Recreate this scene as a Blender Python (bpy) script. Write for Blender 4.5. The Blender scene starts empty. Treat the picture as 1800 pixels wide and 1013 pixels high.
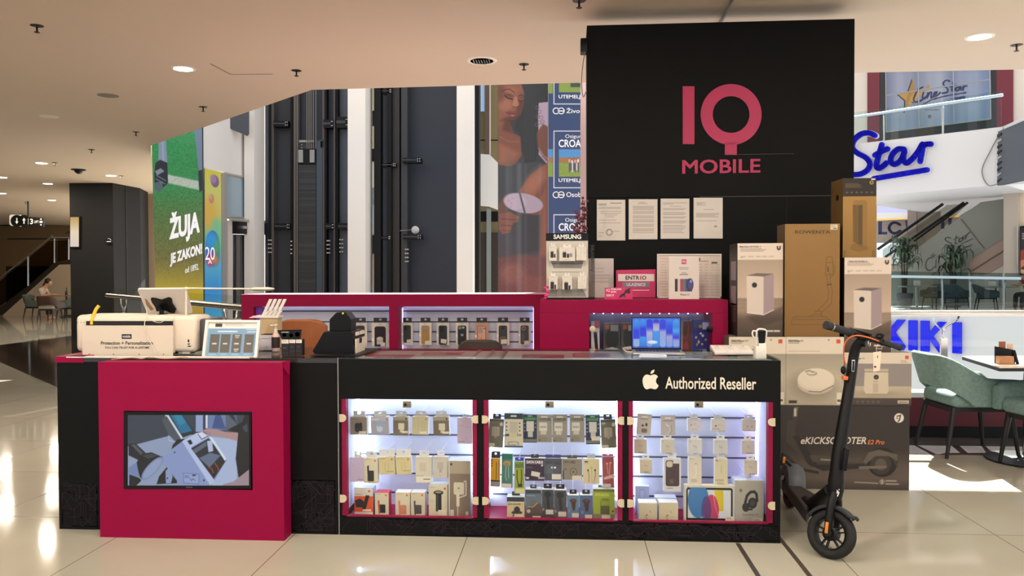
import bpy, bmesh, math, random
import numpy as np
from mathutils import Vector, Matrix
random.seed(7)
SC = bpy.context.scene
COL = SC.collection
PI = math.pi

# ---------------------------------------------------------------- camera
F = 1385.0
YAW, PITCH, ROLL = math.radians(4.0), math.radians(1.1), math.radians(-0.2)
CAM = Vector((0, 0, 1.45))
RM = Matrix.Rotation(YAW, 3, 'Z') @ Matrix.Rotation(PI/2 - PITCH, 3, 'X') @ Matrix.Rotation(ROLL, 3, 'Z')
cd = bpy.data.cameras.new('camera')
cd.sensor_width = 36.0
cd.lens = 36.0 * F / 1800.0
cd.clip_end = 200
cam = bpy.data.objects.new('camera', cd)
cam.matrix_world = Matrix.Translation(CAM) @ RM.to_4x4()
COL.objects.link(cam)
SC.camera = cam
# ---------------------------------------------------------------- exposure
SC.view_settings.view_transform = 'Standard'
SC.view_settings.look = 'None'
SC.view_settings.exposure = 0.0
SC.view_settings.gamma = 1.0
SC.view_settings.use_curve_mapping = False
# ---------------------------------------------------------------- daylight
w = bpy.data.worlds.new('daylight')
SC.world = w
w.use_nodes = True
wb = w.node_tree.nodes['Background']
wb.inputs[0].default_value = (0.97, 0.97, 1.0, 1)
wb.inputs[1].default_value = 1.25
sl = bpy.data.lights.new('sun', 'SUN')
sl.energy = 22.0
sl.angle = math.radians(0.6)
sl.color = (1.0, 0.96, 0.9)
sun = bpy.data.objects.new('sun', sl)
# the light comes down through the roof glass over the atrium, from behind and right
sun.rotation_euler = Vector((-0.20, -0.86, -1.0)).to_track_quat('-Z', 'Y').to_euler()
COL.objects.link(sun)

# ---------------------------------------------------------------- pixel -> place
def ray(px, py):
    return RM @ Vector(((px-900)/F, (506.5-py)/F, -1.0))
def at(px, py, Y):
    d = ray(px, py); return CAM + d*((Y-CAM.y)/d.y)
def atz(px, py, Z):
    d = ray(px, py); return CAM + d*((Z-CAM.z)/d.z)
def atd(px, py, D):
    return CAM + ray(px, py)*D
FW = Vector((-math.sin(YAW), math.cos(YAW), 0)); RT = Vector((math.cos(YAW), math.sin(YAW), 0))
class Plane:
    """a vertical surface; p(px,py) -> point on it, n = normal towards the viewer"""
    def __init__(s, o, n):
        s.o = Vector(o); s.n = Vector(n).normalized()
        if s.n.dot(CAM - s.o) < 0: s.n = -s.n
    def p(s, px, py, lift=0.0):
        d = ray(px, py); t = (s.o - CAM).dot(s.n)/d.dot(s.n)
        return CAM + d*t + s.n*lift
def PY(Y): return Plane((0, Y, 0), (0, -1, 0))

# ---------------------------------------------------------------- materials
def lin(c):
    c = c/255.0
    return c/12.92 if c <= 0.04045 else ((c+0.055)/1.055)**2.4
def S(r, g=None, b=None):
    if g is None:
        if isinstance(r, str):
            h = r.lstrip('#'); r, g, b = int(h[0:2], 16), int(h[2:4], 16), int(h[4:6], 16)
        else: r, g, b = r
    return (lin(r), lin(g), lin(b))
MATS = {}
def M(name, col=None, rough=0.5, metal=0.0, emit=0.0, bump=0.0, scale=60.0, var=0.0, spec=0.5, trans=0.0, alpha=1.0):
    if name in MATS: return MATS[name]
    m = bpy.data.materials.new(name); m.use_nodes = True
    nt = m.node_tree; b = nt.nodes['Principled BSDF']
    c = S(col) if not (isinstance(col, tuple) and max(col) <= 1.0) else col
    b.inputs['Base Color'].default_value = (*c, 1)
    b.inputs['Roughness'].default_value = rough
    b.inputs['Metallic'].default_value = metal
    b.inputs['Specular IOR Level'].default_value = spec
    b.inputs['Transmission Weight'].default_value = trans
    b.inputs['Alpha'].default_value = alpha
    if emit:
        b.inputs['Emission Color'].default_value = (*c, 1); b.inputs['Emission Strength'].default_value = emit
    tc = nt.nodes.new('ShaderNodeTexCoord'); nz = nt.nodes.new('ShaderNodeTexNoise')
    nt.links.new(tc.outputs['Object'], nz.inputs['Vector']); nz.inputs['Scale'].default_value = scale; nz.inputs['Detail'].default_value = 3
    if var:
        mx = nt.nodes.new('ShaderNodeMix'); mx.data_type = 'RGBA'
        mx.inputs[6].default_value = (*[max(0, x*(1-var)) for x in c], 1)
        mx.inputs[7].default_value = (*[min(1, x*(1+var)) for x in c], 1)
        nt.links.new(nz.outputs['Fac'], mx.inputs[0]); nt.links.new(mx.outputs[2], b.inputs['Base Color'])
    if bump:
        bp = nt.nodes.new('ShaderNodeBump'); bp.inputs['Strength'].default_value = bump; bp.inputs['Distance'].default_value = 0.01
        nt.links.new(nz.outputs['Fac'], bp.inputs['Height']); nt.links.new(bp.outputs['Normal'], b.inputs['Normal'])
    if not var and not bump:
        mr = nt.nodes.new('ShaderNodeMapRange')
        mr.inputs[3].default_value = max(0, rough-0.04); mr.inputs[4].default_value = min(1, rough+0.04)
        nt.links.new(nz.outputs['Fac'], mr.inputs[0]); nt.links.new(mr.outputs[0], b.inputs['Roughness'])
    MATS[name] = m
    return m
def glass_mat(name, tint=(1, 1, 1), refl=1.0, rough=0.0, ior=1.45):
    if name in MATS: return MATS[name]
    m = bpy.data.materials.new(name); m.use_nodes = True
    nt = m.node_tree; nt.nodes.clear()
    out = nt.nodes.new('ShaderNodeOutputMaterial'); mix = nt.nodes.new('ShaderNodeMixShader')
    t = nt.nodes.new('ShaderNodeBsdfTransparent'); t.inputs[0].default_value = (*tint, 1)
    g = nt.nodes.new('ShaderNodeBsdfGlossy'); g.inputs['Roughness'].default_value = rough
    fr = nt.nodes.new('ShaderNodeFresnel'); fr.inputs[0].default_value = ior
    mu = nt.nodes.new('ShaderNodeMath'); mu.operation = 'MULTIPLY'; mu.inputs[1].default_value = refl
    ge = nt.nodes.new('ShaderNodeNewGeometry'); iv = nt.nodes.new('ShaderNodeMath'); iv.operation = 'SUBTRACT'; iv.inputs[0].default_value = 1.0; nt.links.new(ge.outputs['Backfacing'], iv.inputs[1]); m2_ = nt.nodes.new('ShaderNodeMath'); m2_.operation = 'MULTIPLY'; nt.links.new(fr.outputs[0], m2_.inputs[0]); nt.links.new(iv.outputs[0], m2_.inputs[1]); nt.links.new(m2_.outputs[0], mu.inputs[0]); nt.links.new(mu.outputs[0], mix.inputs[0])
    nt.links.new(t.outputs[0], mix.inputs[1]); nt.links.new(g.outputs[0], mix.inputs[2]); nt.links.new(mix.outputs[0], out.inputs[0])
    MATS[name] = m
    return m
def print_mat(name, emit=0.0, rough=0.45, spec=0.4):
    """printed paper / lit screen: the picture is stored in the mesh colour attribute"""
    if name in MATS: return MATS[name]
    m = bpy.data.materials.new(name); m.use_nodes = True
    nt = m.node_tree; b = nt.nodes['Principled BSDF']
    a = nt.nodes.new('ShaderNodeAttribute'); a.attribute_name = 'art'
    b.inputs['Roughness'].default_value = rough; b.inputs['Specular IOR Level'].default_value = spec
    if emit:
        b.inputs['Base Color'].default_value = (0.01, 0.01, 0.01, 1)
        nt.links.new(a.outputs['Color'], b.inputs['Emission Color']); b.inputs['Emission Strength'].default_value = emit
    else:
        nt.links.new(a.outputs['Color'], b.inputs['Base Color'])
    MATS[name] = m
    return m
PRINT = print_mat('printed_card'); POSTER = print_mat('printed_poster', rough=0.3); SCREEN = print_mat('lit_screen', emit=0.85, rough=0.2)
BANNER = print_mat('glowing_banner_print', emit=0.8, rough=0.3)  # emission put in to make the banner prints look brighter

# ---------------------------------------------------------------- pictures for printed things
class Art:
    """a small picture on a grid; colours are sRGB 0-255, coordinates are free units"""
    def __init__(s, x0, y0, x1, y1, nx, bg, ny=None):
        s.b = (x0, y0, x1, y1); s.nx = nx; s.ny = ny or max(2, int(round(nx*(y1-y0)/(x1-x0))))
        gx = np.linspace(x0, x1, s.nx); gy = np.linspace(y0, y1, s.ny)
        s.X, s.Y = np.meshgrid(gx, gy)
        s.px = (x1-x0)/(s.nx-1)
        s.I = np.ones((s.ny, s.nx, 3))*np.array(s.c(bg))
    def c(s, c):
        if isinstance(c, str):
            h = c.lstrip('#'); return np.array([int(h[i:i+2], 16) for i in (0, 2, 4)], float)
        return np.array(c, float)
    def mixin(s, a, c):
        s.I = s.I*(1-a[..., None]) + s.c(c)*a[..., None]; return s
    def soft(s, d, w=None):                       # d = signed distance, inside < 0
        w = w or s.px; return np.clip(0.5 - d/w, 0, 1)
    def r(s, x0, y0, x1, y1, c, a=1.0, w=None):
        d = np.maximum(np.maximum(x0-s.X, s.X-x1), np.maximum(y0-s.Y, s.Y-y1)); return s.mixin(s.soft(d, w)*a, c)
    def e(s, cx, cy, rx, ry, c, a=1.0, rot=0.0, w=None):
        t = math.radians(rot); dx, dy = s.X-cx, s.Y-cy
        u = (dx*math.cos(t)+dy*math.sin(t))/rx; v = (-dx*math.sin(t)+dy*math.cos(t))/ry
        return s.mixin(s.soft((np.sqrt(u*u+v*v)-1)*min(rx, ry), w)*a, c)
    def ring(s, cx, cy, r0, r1, c, a=1.0):
        d = np.sqrt((s.X-cx)**2+(s.Y-cy)**2); return s.mixin(s.soft(np.maximum(r0-d, d-r1))*a, c)
    def dist(s, p, q):
        ax, ay = p; bx, by = q; vx, vy = bx-ax, by-ay; L = vx*vx+vy*vy+1e-12
        t = np.clip(((s.X-ax)*vx+(s.Y-ay)*vy)/L, 0, 1); return np.sqrt((s.X-ax-t*vx)**2+(s.Y-ay-t*vy)**2)
    def l(s, pts, wd, c, a=1.0, w=None):
        d = None
        for p, q in zip(pts[:-1], pts[1:]):
            k = s.dist(p, q); d = k if d is None else np.minimum(d, k)
        return s.mixin(s.soft(d-wd/2, w)*a, c)
    def p(s, pts, c, a=1.0, w=None):
        ins = np.zeros(s.X.shape, bool); d = None; n = len(pts)
        for i in range(n):
            (ax, ay), (bx, by) = pts[i], pts[(i+1) % n]
            k = s.dist((ax, ay), (bx, by)); d = k if d is None else np.minimum(d, k)
            if ay != by:
                cr = (ay > s.Y) != (by > s.Y); xi = ax + (s.Y-ay)*(bx-ax)/(by-ay); ins ^= cr & (s.X < xi)
        return s.mixin(s.soft(np.where(ins, -d, d), w)*a, c)
    def grad(s, pts, axis='y', x0=None, x1=None):
        G = s.Y if axis == 'y' else s.X
        t = [q[0] for q in pts]; cs = np.array([s.c(q[1]) for q in pts])
        col = np.stack([np.interp(G, t, cs[:, k]) for k in range(3)], -1)
        s.I = col; return s
    def noise(s, amt, seed=1, mask=None):
        rs = np.random.RandomState(seed); n = rs.rand(s.ny, s.nx, 1)*2-1
        k = n*amt if mask is None else n*amt*mask[..., None]
        s.I = s.I + k; return s
    def txt(s, x0, x1, y, n, c, th=1.2, seed=3, a=0.75):       # rows of unreadably small print
        rs = random.Random(seed)
        for i in range(n):
            yy = y + i*th*2.2
            s.r(x0, yy, x0+(x1-x0)*rs.uniform(0.55, 1), yy+th, c, a)
        return s
    def lin(s):
        I = np.clip(s.I, 0, 255)/255.0
        return np.where(I <= 0.04045, I/12.92, ((I+0.055)/1.055)**2.4)

# ---------------------------------------------------------------- lettering
_G = {}
def glyphs(t, bold=0.0, res=3, shear=0.0):
    k = (t, bold, res, shear)
    if k in _G: return _G[k]
    cu = bpy.data.curves.new('lettering', 'FONT'); cu.body = t; cu.size = 1; cu.offset = bold; cu.resolution_u = res; cu.shear = shear; cu.fill_mode = 'FRONT'
    cu.dimensions = '2D'
    o = bpy.data.objects.new('lettering', cu); COL.objects.link(o)
    dg = bpy.context.evaluated_depsgraph_get()
    me = bpy.data.meshes.new_from_object(o.evaluated_get(dg), depsgraph=dg)
    V = np.array([v.co[:2] for v in me.vertices]); Fc = [tuple(p.vertices) for p in me.polygons]
    if len(V):
        V = V - V.min(0); V = V/np.maximum(V.max(0), 1e-9)
    bpy.data.objects.remove(o); bpy.data.curves.remove(cu); bpy.data.meshes.remove(me)
    _G[k] = (V, Fc); return _G[k]

# ---------------------------------------------------------------- mesh building
MW = {}
class MB:
    def __init__(s): s.v = []; s.f = []; s.fm = []; s.sm = []; s.mats = []; s.c = {}; s.bev = None
    def mi(s, m):
        if m not in s.mats: s.mats.append(m)
        return s.mats.index(m)
    def add(s, V, Fc, m, smooth=False):
        b = len(s.v); i = s.mi(m)
        s.v.extend([tuple(x) for x in V])
        for f in Fc: s.f.append(tuple(b+k for k in f)); s.fm.append(i); s.sm.append(smooth)
        return s
    def box(s, a, b, m):
        x0, x1 = sorted((a[0], b[0])); y0, y1 = sorted((a[1], b[1])); z0, z1 = sorted((a[2], b[2]))
        V = [(x0, y0, z0), (x1, y0, z0), (x1, y1, z0), (x0, y1, z0), (x0, y0, z1), (x1, y0, z1), (x1, y1, z1), (x0, y1, z1)]
        return s.add(V, [(0, 3, 2, 1), (4, 5, 6, 7), (0, 1, 5, 4), (1, 2, 6, 5), (2, 3, 7, 6), (3, 0, 4, 7)], m)
    def rbox(s, a, b, m, r=0.01, seg=2, mat=None):
        """rounded box; mat = optional 4x4"""
        bm = bmesh.new(); bmesh.ops.create_cube(bm, size=1)
        A, B = Vector(a), Vector(b)
        for v in bm.verts: v.co = Vector(((A.x+B.x)/2+v.co.x*abs(B.x-A.x), (A.y+B.y)/2+v.co.y*abs(B.y-A.y), (A.z+B.z)/2+v.co.z*abs(B.z-A.z)))
        r = min(r, 0.49*min(abs(B.x-A.x), abs(B.y-A.y), abs(B.z-A.z)))
        if r > 0: bmesh.ops.bevel(bm, geom=list(bm.edges), offset=r, segments=seg, profile=0.5, affect='EDGES')
        return s.bm(bm, m, mat, True)
    def bm(s, bm, m, mat=None, smooth=False):
        bm.verts.index_update()
        V = [(mat @ v.co if mat else v.co.copy()) for v in bm.verts]; Fc = [tuple(v.index for v in f.verts) for f in bm.faces]
        bm.free(); return s.add(V, Fc, m, smooth)
    def obox(s, c, sz, R, m, r=0.0, seg=2):
        h = Vector(sz)/2; T = Matrix.Translation(Vector(c)) @ R.to_4x4()
        if r: return s.rbox(-h, h, m, r, seg, T)
        k = MB(); k.box(-h, h, m); return s.add([T @ Vector(v) for v in k.v], k.f, m)
    def quad(s, a, b, c, d, m): return s.add([a, b, c, d], [(0, 1, 2, 3)], m)
    def prism(s, pts, n, th, m, smooth=False):
        """pts: planar 3D outline, extruded by n*th"""
        P = [Vector(p) for p in pts]; k = len(P); off = Vector(n)*th
        Q = [p+off for p in P]
        return s.add(P+Q, [tuple(range(k)), tuple(reversed(range(k, 2*k)))] + [(i, i+k, (i+1) % k+k, (i+1) % k) for i in range(k)], m, smooth)
    def poly(s, pts, pl, m, lift=0.0, th=0.0):
        """outline given on surface pl, raised by lift, thickness th (towards the viewer)"""
        P = [pl.p(x, y, lift) for x, y in pts]
        if th: return s.prism(P, pl.n, th, m)
        return s.add(P, [tuple(range(len(P)))], m)
    def rect(s, x0, y0, x1, y1, pl, m, lift=0.0, th=0.0): return s.poly([(x0, y1), (x1, y1), (x1, y0), (x0, y0)], pl, m, lift, th)
    def tube(s, pts, r, m, n=8, cap=True, close=False):
        P = [Vector(p) for p in pts]; k = len(P); rs = r if isinstance(r, (list, tuple)) else [r]*k
        V = []; prev = None
        for i in range(k):
            if close: t = (P[(i+1) % k]-P[i-1])
            else: t = (P[min(i+1, k-1)]-P[max(i-1, 0)])
            t = t.normalized() if t.length > 1e-9 else Vector((0, 0, 1))
            if prev is None:
                a = Vector((0, 0, 1)) if abs(t.z) < 0.9 else Vector((1, 0, 0)); u = t.cross(a).normalized()
            else:
                u = (prev - t*prev.dot(t)); u = u.normalized() if u.length > 1e-6 else t.orthogonal().normalized()
            prev = u; w_ = t.cross(u)
            for j in range(n):
                an = 2*PI*j/n; V.append(P[i]+(u*math.cos(an)+w_*math.sin(an))*rs[i])
        Fc = []
        for i in range(k if close else k-1):
            for j in range(n):
                a, b = i*n+j, i*n+(j+1) % n; c, d = ((i+1) % k)*n+(j+1) % n, ((i+1) % k)*n+j
                Fc.append((a, b, c, d))
        if cap and not close: Fc += [tuple(reversed(range(n))), tuple(range((k-1)*n, k*n))]
        return s.add(V, Fc, m, True)
    def lathe(s, prof, m, n=24, T=None, cap=True):
        """prof: (r,z) list around local z; T 4x4"""
        V = []; Fc = []; k = len(prof); T = T or Matrix.Identity(4)
        for r, z in prof:
            for j in range(n): V.append(T @ Vector((r*math.cos(2*PI*j/n), r*math.sin(2*PI*j/n), z)))
        for i in range(k-1):
            for j in range(n): Fc.append((i*n+j, i*n+(j+1) % n, (i+1)*n+(j+1) % n, (i+1)*n+j))
        if cap and prof[0][0] > 1e-6: Fc.append(tuple(reversed(range(n))))
        if cap and prof[-1][0] > 1e-6: Fc.append(tuple(range((k-1)*n, k*n)))
        return s.add(V, Fc, m, True)
    def ell(s, c, rad, m, R=None, n=12):
        prof = [(math.sin(PI*i/n), -math.cos(PI*i/n)) for i in range(n+1)]
        T = Matrix.Translation(Vector(c)) @ ((R or Matrix.Identity(3)).to_4x4()) @ Matrix.Diagonal((*rad, 1))
        prof[0] = (1e-7, -1); prof[-1] = (1e-7, 1)
        return s.lathe(prof, m, n*2, T)
    def text3(s, t, o, u, v, m, bold=0.0, th=0.0, n=None, shear=0.0):
        """t fitted to the parallelogram o (lower left), u (width), v (height)"""
        V, Fc = glyphs(t, bold, 3, shear)
        if not len(V): return s
        o, u, v = Vector(o), Vector(u), Vector(v); n = (u.cross(v)).normalized() if n is None else n
        P = [o+u*a+v*b+n*th for a, b in V]; k = len(P)
        if not th: return s.add(P, Fc, m)
        B = [o+u*a+v*b for a, b in V]; ed = {}
        for f in Fc:
            for a, b in zip(f, f[1:]+f[:1]):
                if (b, a) in ed: del ed[(b, a)]
                else: ed[(a, b)] = 1
        return s.add(P+B, list(Fc)+[(b, a, a+k, b+k) for a, b in ed], m)
    def text(s, t, x0, y0, x1, y1, pl, m, lift=0.0015, bold=0.0, th=0.0, slope=0.0, shear=0.0):
        o = pl.p(x0, y1, lift); u = pl.p(x1, y1+slope*(x1-x0), lift)-o; v = pl.p(x0, y0, lift)-o
        return s.text3(t, o, u, v, m, bold, th, pl.n, shear)
    def art(s, A, p00, p10, p11, p01, m):
        """picture on the quad: p00 upper left, p10 upper right, p11 lower right, p01 lower left"""
        p00, p10, p11, p01 = [np.array(p) for p in (p00, p10, p11, p01)]
        u = np.linspace(0, 1, A.nx)[None, :, None]; v = np.linspace(0, 1, A.ny)[:, None, None]
        V = ((1-u)*(1-v)*p00 + u*(1-v)*p10 + u*v*p11 + (1-u)*v*p01).reshape(-1, 3)
        b = len(s.v); L = A.lin().reshape(-1, 3); nx, ny = A.nx, A.ny
        i = (np.arange(ny-1)[:, None]*nx + np.arange(nx-1)[None, :]).reshape(-1)
        Fc = np.stack([i+nx, i+nx+1, i+1, i], -1).tolist()
        s.add(V.tolist(), Fc, m); s.c[b] = L
        return s
    def artp(s, A, x0, y0, x1, y1, pl, m, lift=0.001):
        return s.art(A, pl.p(x0, y0, lift), pl.p(x1, y0, lift), pl.p(x1, y1, lift), pl.p(x0, y1, lift), m)
    def mesh(s, name, inv=None):
        me = bpy.data.meshes.new(name)
        V = s.v if inv is None else [inv @ Vector(v) for v in s.v]
        me.from_pydata([tuple(v) for v in V], [], s.f)
        for m in s.mats: me.materials.append(m)
        me.polygons.foreach_set('material_index', s.fm); me.polygons.foreach_set('use_smooth', s.sm)
        if any(s.sm):
            try: me.set_sharp_from_angle(angle=math.radians(42))
            except Exception: pass
        if s.c:
            at_ = me.attributes.new('art', 'FLOAT_COLOR', 'POINT'); arr = np.ones((len(V), 4), np.float32)
            for b, L in s.c.items(): arr[b:b+len(L), :3] = L
            at_.data.foreach_set('color', arr.reshape(-1))
        me.update(); return me
    def build(s, name, parent=None, label=None, cat=None, group=None, kind=None, local=False, bevel=0.0):
        if parent is None:
            A = np.array([tuple(v) for v in s.v]); lo, hi = A.min(0), A.max(0)
            T = Matrix.Translation(Vector(((lo[0]+hi[0])/2, (lo[1]+hi[1])/2, lo[2])))
            o = bpy.data.objects.new(name, s.mesh(name, T.inverted())); o.matrix_world = T; MW[o] = T
        else:
            inv = None if local else MW[parent].inverted()
            o = bpy.data.objects.new(name, s.mesh(name, inv)); o.parent = parent; MW[o] = MW[parent].copy()
        COL.objects.link(o)
        if bevel:
            md = o.modifiers.new('bevel', 'BEVEL'); md.width = bevel; md.segments = 2; md.limit_method = 'ANGLE'; md.angle_limit = math.radians(50)
        tag(o, label, cat, group, kind)
        return o
def tag(o, label=None, cat=None, group=None, kind=None):
    if label: o['label'] = label
    if cat: o['category'] = cat
    if group: o['group'] = group
    if kind: o['kind'] = kind
    return o
def thing(name, label, cat, loc, rotz=0.0, group=None, R=None):
    o = bpy.data.objects.new(name, None); o.empty_display_size = 0.05
    T = Matrix.Translation(Vector(loc)) @ (R.to_4x4() if R else Matrix.Rotation(rotz, 4, 'Z'))
    o.matrix_world = T; COL.objects.link(o); MW[o] = T
    return tag(o, label, cat, group)
def dup(root, loc, rotz=0.0, label=None, group=None):
    def cp(o, par):
        c = o.copy(); COL.objects.link(c)
        if par: c.parent = par
        for ch in list(o.children): cp(ch, c)
        return c
    r = cp(root, None); T = Matrix.Translation(Vector(loc)) @ Matrix.Rotation(rotz, 4, 'Z'); r.matrix_world = T; MW[r] = T
    if label: r['label'] = label
    if group: r['group'] = group
    return r
def arc(c, r, a0, a1, u, v, n=8):
    return [Vector(c)+Vector(u)*(r*math.cos(a0+(a1-a0)*i/n))+Vector(v)*(r*math.sin(a0+(a1-a0)*i/n)) for i in range(n+1)]
def bez(p, n=12):
    """smooth curve through points (Catmull-Rom)"""
    P = [Vector(q) for q in p]; out = []
    for i in range(len(P)-1):
        a, b, c, d = P[max(i-1, 0)], P[i], P[i+1], P[min(i+2, len(P)-1)]
        for k in range(n):
            t = k/n; out.append(0.5*((2*b)+(c-a)*t+(2*a-5*b+4*c-d)*t*t+(3*b-a-3*c+d)*t**3))
    return out+[P[-1]]
X3, Y3, Z3 = Vector((1, 0, 0)), Vector((0, 1, 0)), Vector((0, 0, 1))
# ================================================================ SETTING
HC = 3.5
black = M('black_laminate', (6, 6, 6), 0.55, var=0.12, scale=6, spec=0.18)
pink = M('magenta_laminate', (140, 4, 58), 0.5, var=0.03, scale=4, spec=0.15)
white = M('white_plastic', (226, 218, 208), 0.4)
wallw = M('white_wall_paint', (226, 224, 220), 0.7, bump=0.05, scale=120)
steel = M('brushed_steel', (190, 190, 190), 0.25, 1.0)
chrome = M('chrome', (215, 215, 215), 0.1, 1.0)
blackp = M('black_plastic', (10, 10, 11), 0.4, spec=0.25)
darkg = M('charcoal_panel', (48, 54, 62), 0.55, var=0.06, scale=3)
wine = M('wine_red_panel', (104, 26, 42), 0.5)

# ---- floor : polished tiles with thin joints
def floor_mat():
    m = bpy.data.materials.new('polished_floor_tiles'); m.use_nodes = True
    nt = m.node_tree; b = nt.nodes['Principled BSDF']; N = nt.nodes.new; K = nt.links.new
    tc = N('ShaderNodeTexCoord'); sx = N('ShaderNodeSeparateXYZ'); K(tc.outputs['Object'], sx.inputs[0])
    def joint(out, off, pitch, wd):
        a = N('ShaderNodeMath'); a.operation = 'ADD'; a.inputs[1].default_value = -off; K(out, a.inputs[0])
        mo = N('ShaderNodeMath'); mo.operation = 'PINGPONG'; mo.inputs[1].default_value = pitch/2; K(a.outputs[0], mo.inputs[0])
        lt = N('ShaderNodeMath'); lt.operation = 'LESS_THAN'; lt.inputs[1].default_value = wd/2; K(mo.outputs[0], lt.inputs[0])
        return lt.outputs[0]
    x0 = atz(885, 960, 0).x; y0 = atz(1590, 940, 0).y
    jx = joint(sx.outputs[0], x0, 0.965, 0.005); jy = joint(sx.outputs[1], y0, 1.03, 0.005)
    mxx = N('ShaderNodeMath'); mxx.operation = 'MAXIMUM'; K(jx, mxx.inputs[0]); K(jy, mxx.inputs[1])
    nz = N('ShaderNodeTexNoise'); nz.inputs['Scale'].default_value = 1.3; nz.inputs['Detail'].default_value = 4; K(tc.outputs['Object'], nz.inputs['Vector'])
    m1 = N('ShaderNodeMix'); m1.data_type = 'RGBA'; K(nz.outputs['Fac'], m1.inputs[0])
    m1.inputs[6].default_value = (*S(164, 158, 142), 1); m1.inputs[7].default_value = (*S(178, 174, 160), 1)
    m2 = N('ShaderNodeMix'); m2.data_type = 'RGBA'; K(mxx.outputs[0], m2.inputs[0]); K(m1.outputs[2], m2.inputs[6]); m2.inputs[7].default_value = (*S(112, 98, 80), 1)
    K(m2.outputs[2], b.inputs['Base Color']); b.inputs['Roughness'].default_value = 0.06; b.inputs['Specular IOR Level'].default_value = 0.65
    return m
FM = floor_mat()
pL = [atz(265, 520, 0), atz(424, 520, 0)]
EDGE_Y = at(1700, 762, 7.1).y
def at0(p): return (p[0], p[1])
# edge of the atrium, seen in the ceiling: px points on the ceiling plane
CE = [atz(265, 256, HC), atz(548, 158, HC), atz(1030, 145, HC), atz(1503, 128, HC), atz(1800, 122, HC)]
e_dir = (CE[4]-CE[3]).normalized()
far_r = CE[4]+e_dir*8
far_l = CE[0]+(CE[0]-CE[1]).normalized()*2.5
out = [(-24, -4), (12, -4), (12, 7.15), (1.6, 7.15), (1.2, 7.6), (CE[1].x+0.15, 7.9), (CE[1].x-0.1, 8.0)]
out += [(CE[0].x-0.1, CE[0].y-0.2), (CE[0].x-0.2, 37), (-24, 37)]
b = MB(); b.prism([Vector((x, y, 0)) for x, y in out], (0, 0, -1), 0.3, FM); b.build('floor', kind='structure')
# dark stone band across the corridor on the left
stone = M('black_marble_floor', (38, 32, 28), 0.08, var=0.35, scale=3)
b = MB(); q = [(-60, 616), (0, 606), (130, 590), (260, 596), (260, 735), (98, 679), (0, 636), (-60, 612)]
q = [atz(0, 607, 0), atz(132, 590, 0), atz(250, 590, 0), atz(250, 740, 0), atz(98, 680, 0), atz(0, 637, 0)]
b.prism([Vector((p.x, p.y, 0.001)) for p in q], (0, 0, 1), 0.003, stone); b.build('trim_1', kind='structure')
# dark stone strip along the railing on the right, and the two metal joint strips
b = MB(); b.box((2.2, 6.42, 0.0), (7.5, 7.1, 0.004), M('grey_marble_strip', (70, 66, 66), 0.12, var=0.3, scale=5)); b.build('trim_2', kind='structure')
for nm, px in (('trim_3', 1315), ('trim_4', 1401)):
    p = atz(px, 985, 0); b = MB(); b.box((p.x-0.011, -1, 0.0), (p.x+0.011, 4.9 if px > 1350 else 4.25, 0.003), M('dark_joint_strip', (60, 52, 46), 0.4)); b.build(nm, kind='structure')

# ---- ceiling
cm = M('ceiling_paint', (200, 182, 162), 0.85, bump=0.03, scale=200)
co = [(-24, -4), (12, -4), (far_r.x, far_r.y)] + [at0(CE[i]) for i in (3, 2, 1, 0)] + [at0(at(264.5, 256, 13.45)), at0(at(345, 256, 13.6)), at0(at(345, 256, 37.0)), (-24, 37)]
b = MB(); b.prism([Vector((x, y, HC)) for x, y in co], (0, 0, 1), 0.25, cm); b.build('ceiling', kind='structure')
# access panel seam in the ceiling, joint above the black wall
seam = M('ceiling_seam', (120, 98, 80), 0.8)
b = MB()
for a, c in (((370, 112), (406, 131)), ((406, 131), (480, 130))):
    p, q = atz(*a, HC), atz(*c, HC); n = (q-p).normalized().cross(Z3)*0.006
    b.prism([p-n-Z3*0.002, q-n-Z3*0.002, q+n-Z3*0.002, p+n-Z3*0.002], (0, 0, 1), 0.001, seam)
b.build('trim_5', kind='structure')
b = MB(); b.tube([atz(1264, 42, HC)+Vector((0, 0.1, -0.02)), atz(1290, -10, HC)-Z3*0.02], 0.012, M('ceiling_rail', (120, 112, 104), 0.5)); b.build('trim_6', kind='structure')

# ---- left corridor walls
taupe = M('taupe_wall', (140, 114, 80), 0.75, bump=0.05, scale=80)
yb = 31.5
b = MB(); pa, pb = at(-40, 480, yb), at(250, 480, yb+0.6)
b.prism([Vector((-24, pa.y-0.8, 0)), Vector((pa.x, pa.y, 0)), Vector((pb.x, pb.y, 0)), Vector((pb.x+2.5, pb.y+0.3, 0)), Vector((pb.x+2.5, pb.y+1.0, 0)), Vector((-24, pb.y+1.0, 0))], Z3, HC, taupe); b.build('wall_back', kind='structure')
b = MB(); b.box((-24.3, -4, 0), (-24, 37, HC), taupe); b.build('wall_left', kind='structure')
# wall seen between the pillar and the green banner
b = MB(); p0, p1 = at(243, 480, 19.5), at(275, 480, 19.5)
b.box((p0.x-0.6, 19.5, 0), (p1.x+0.4, 20.0, HC), M('beige_wall', (176, 156, 134), 0.7)); b.build('wall_corridor', kind='structure')

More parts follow.
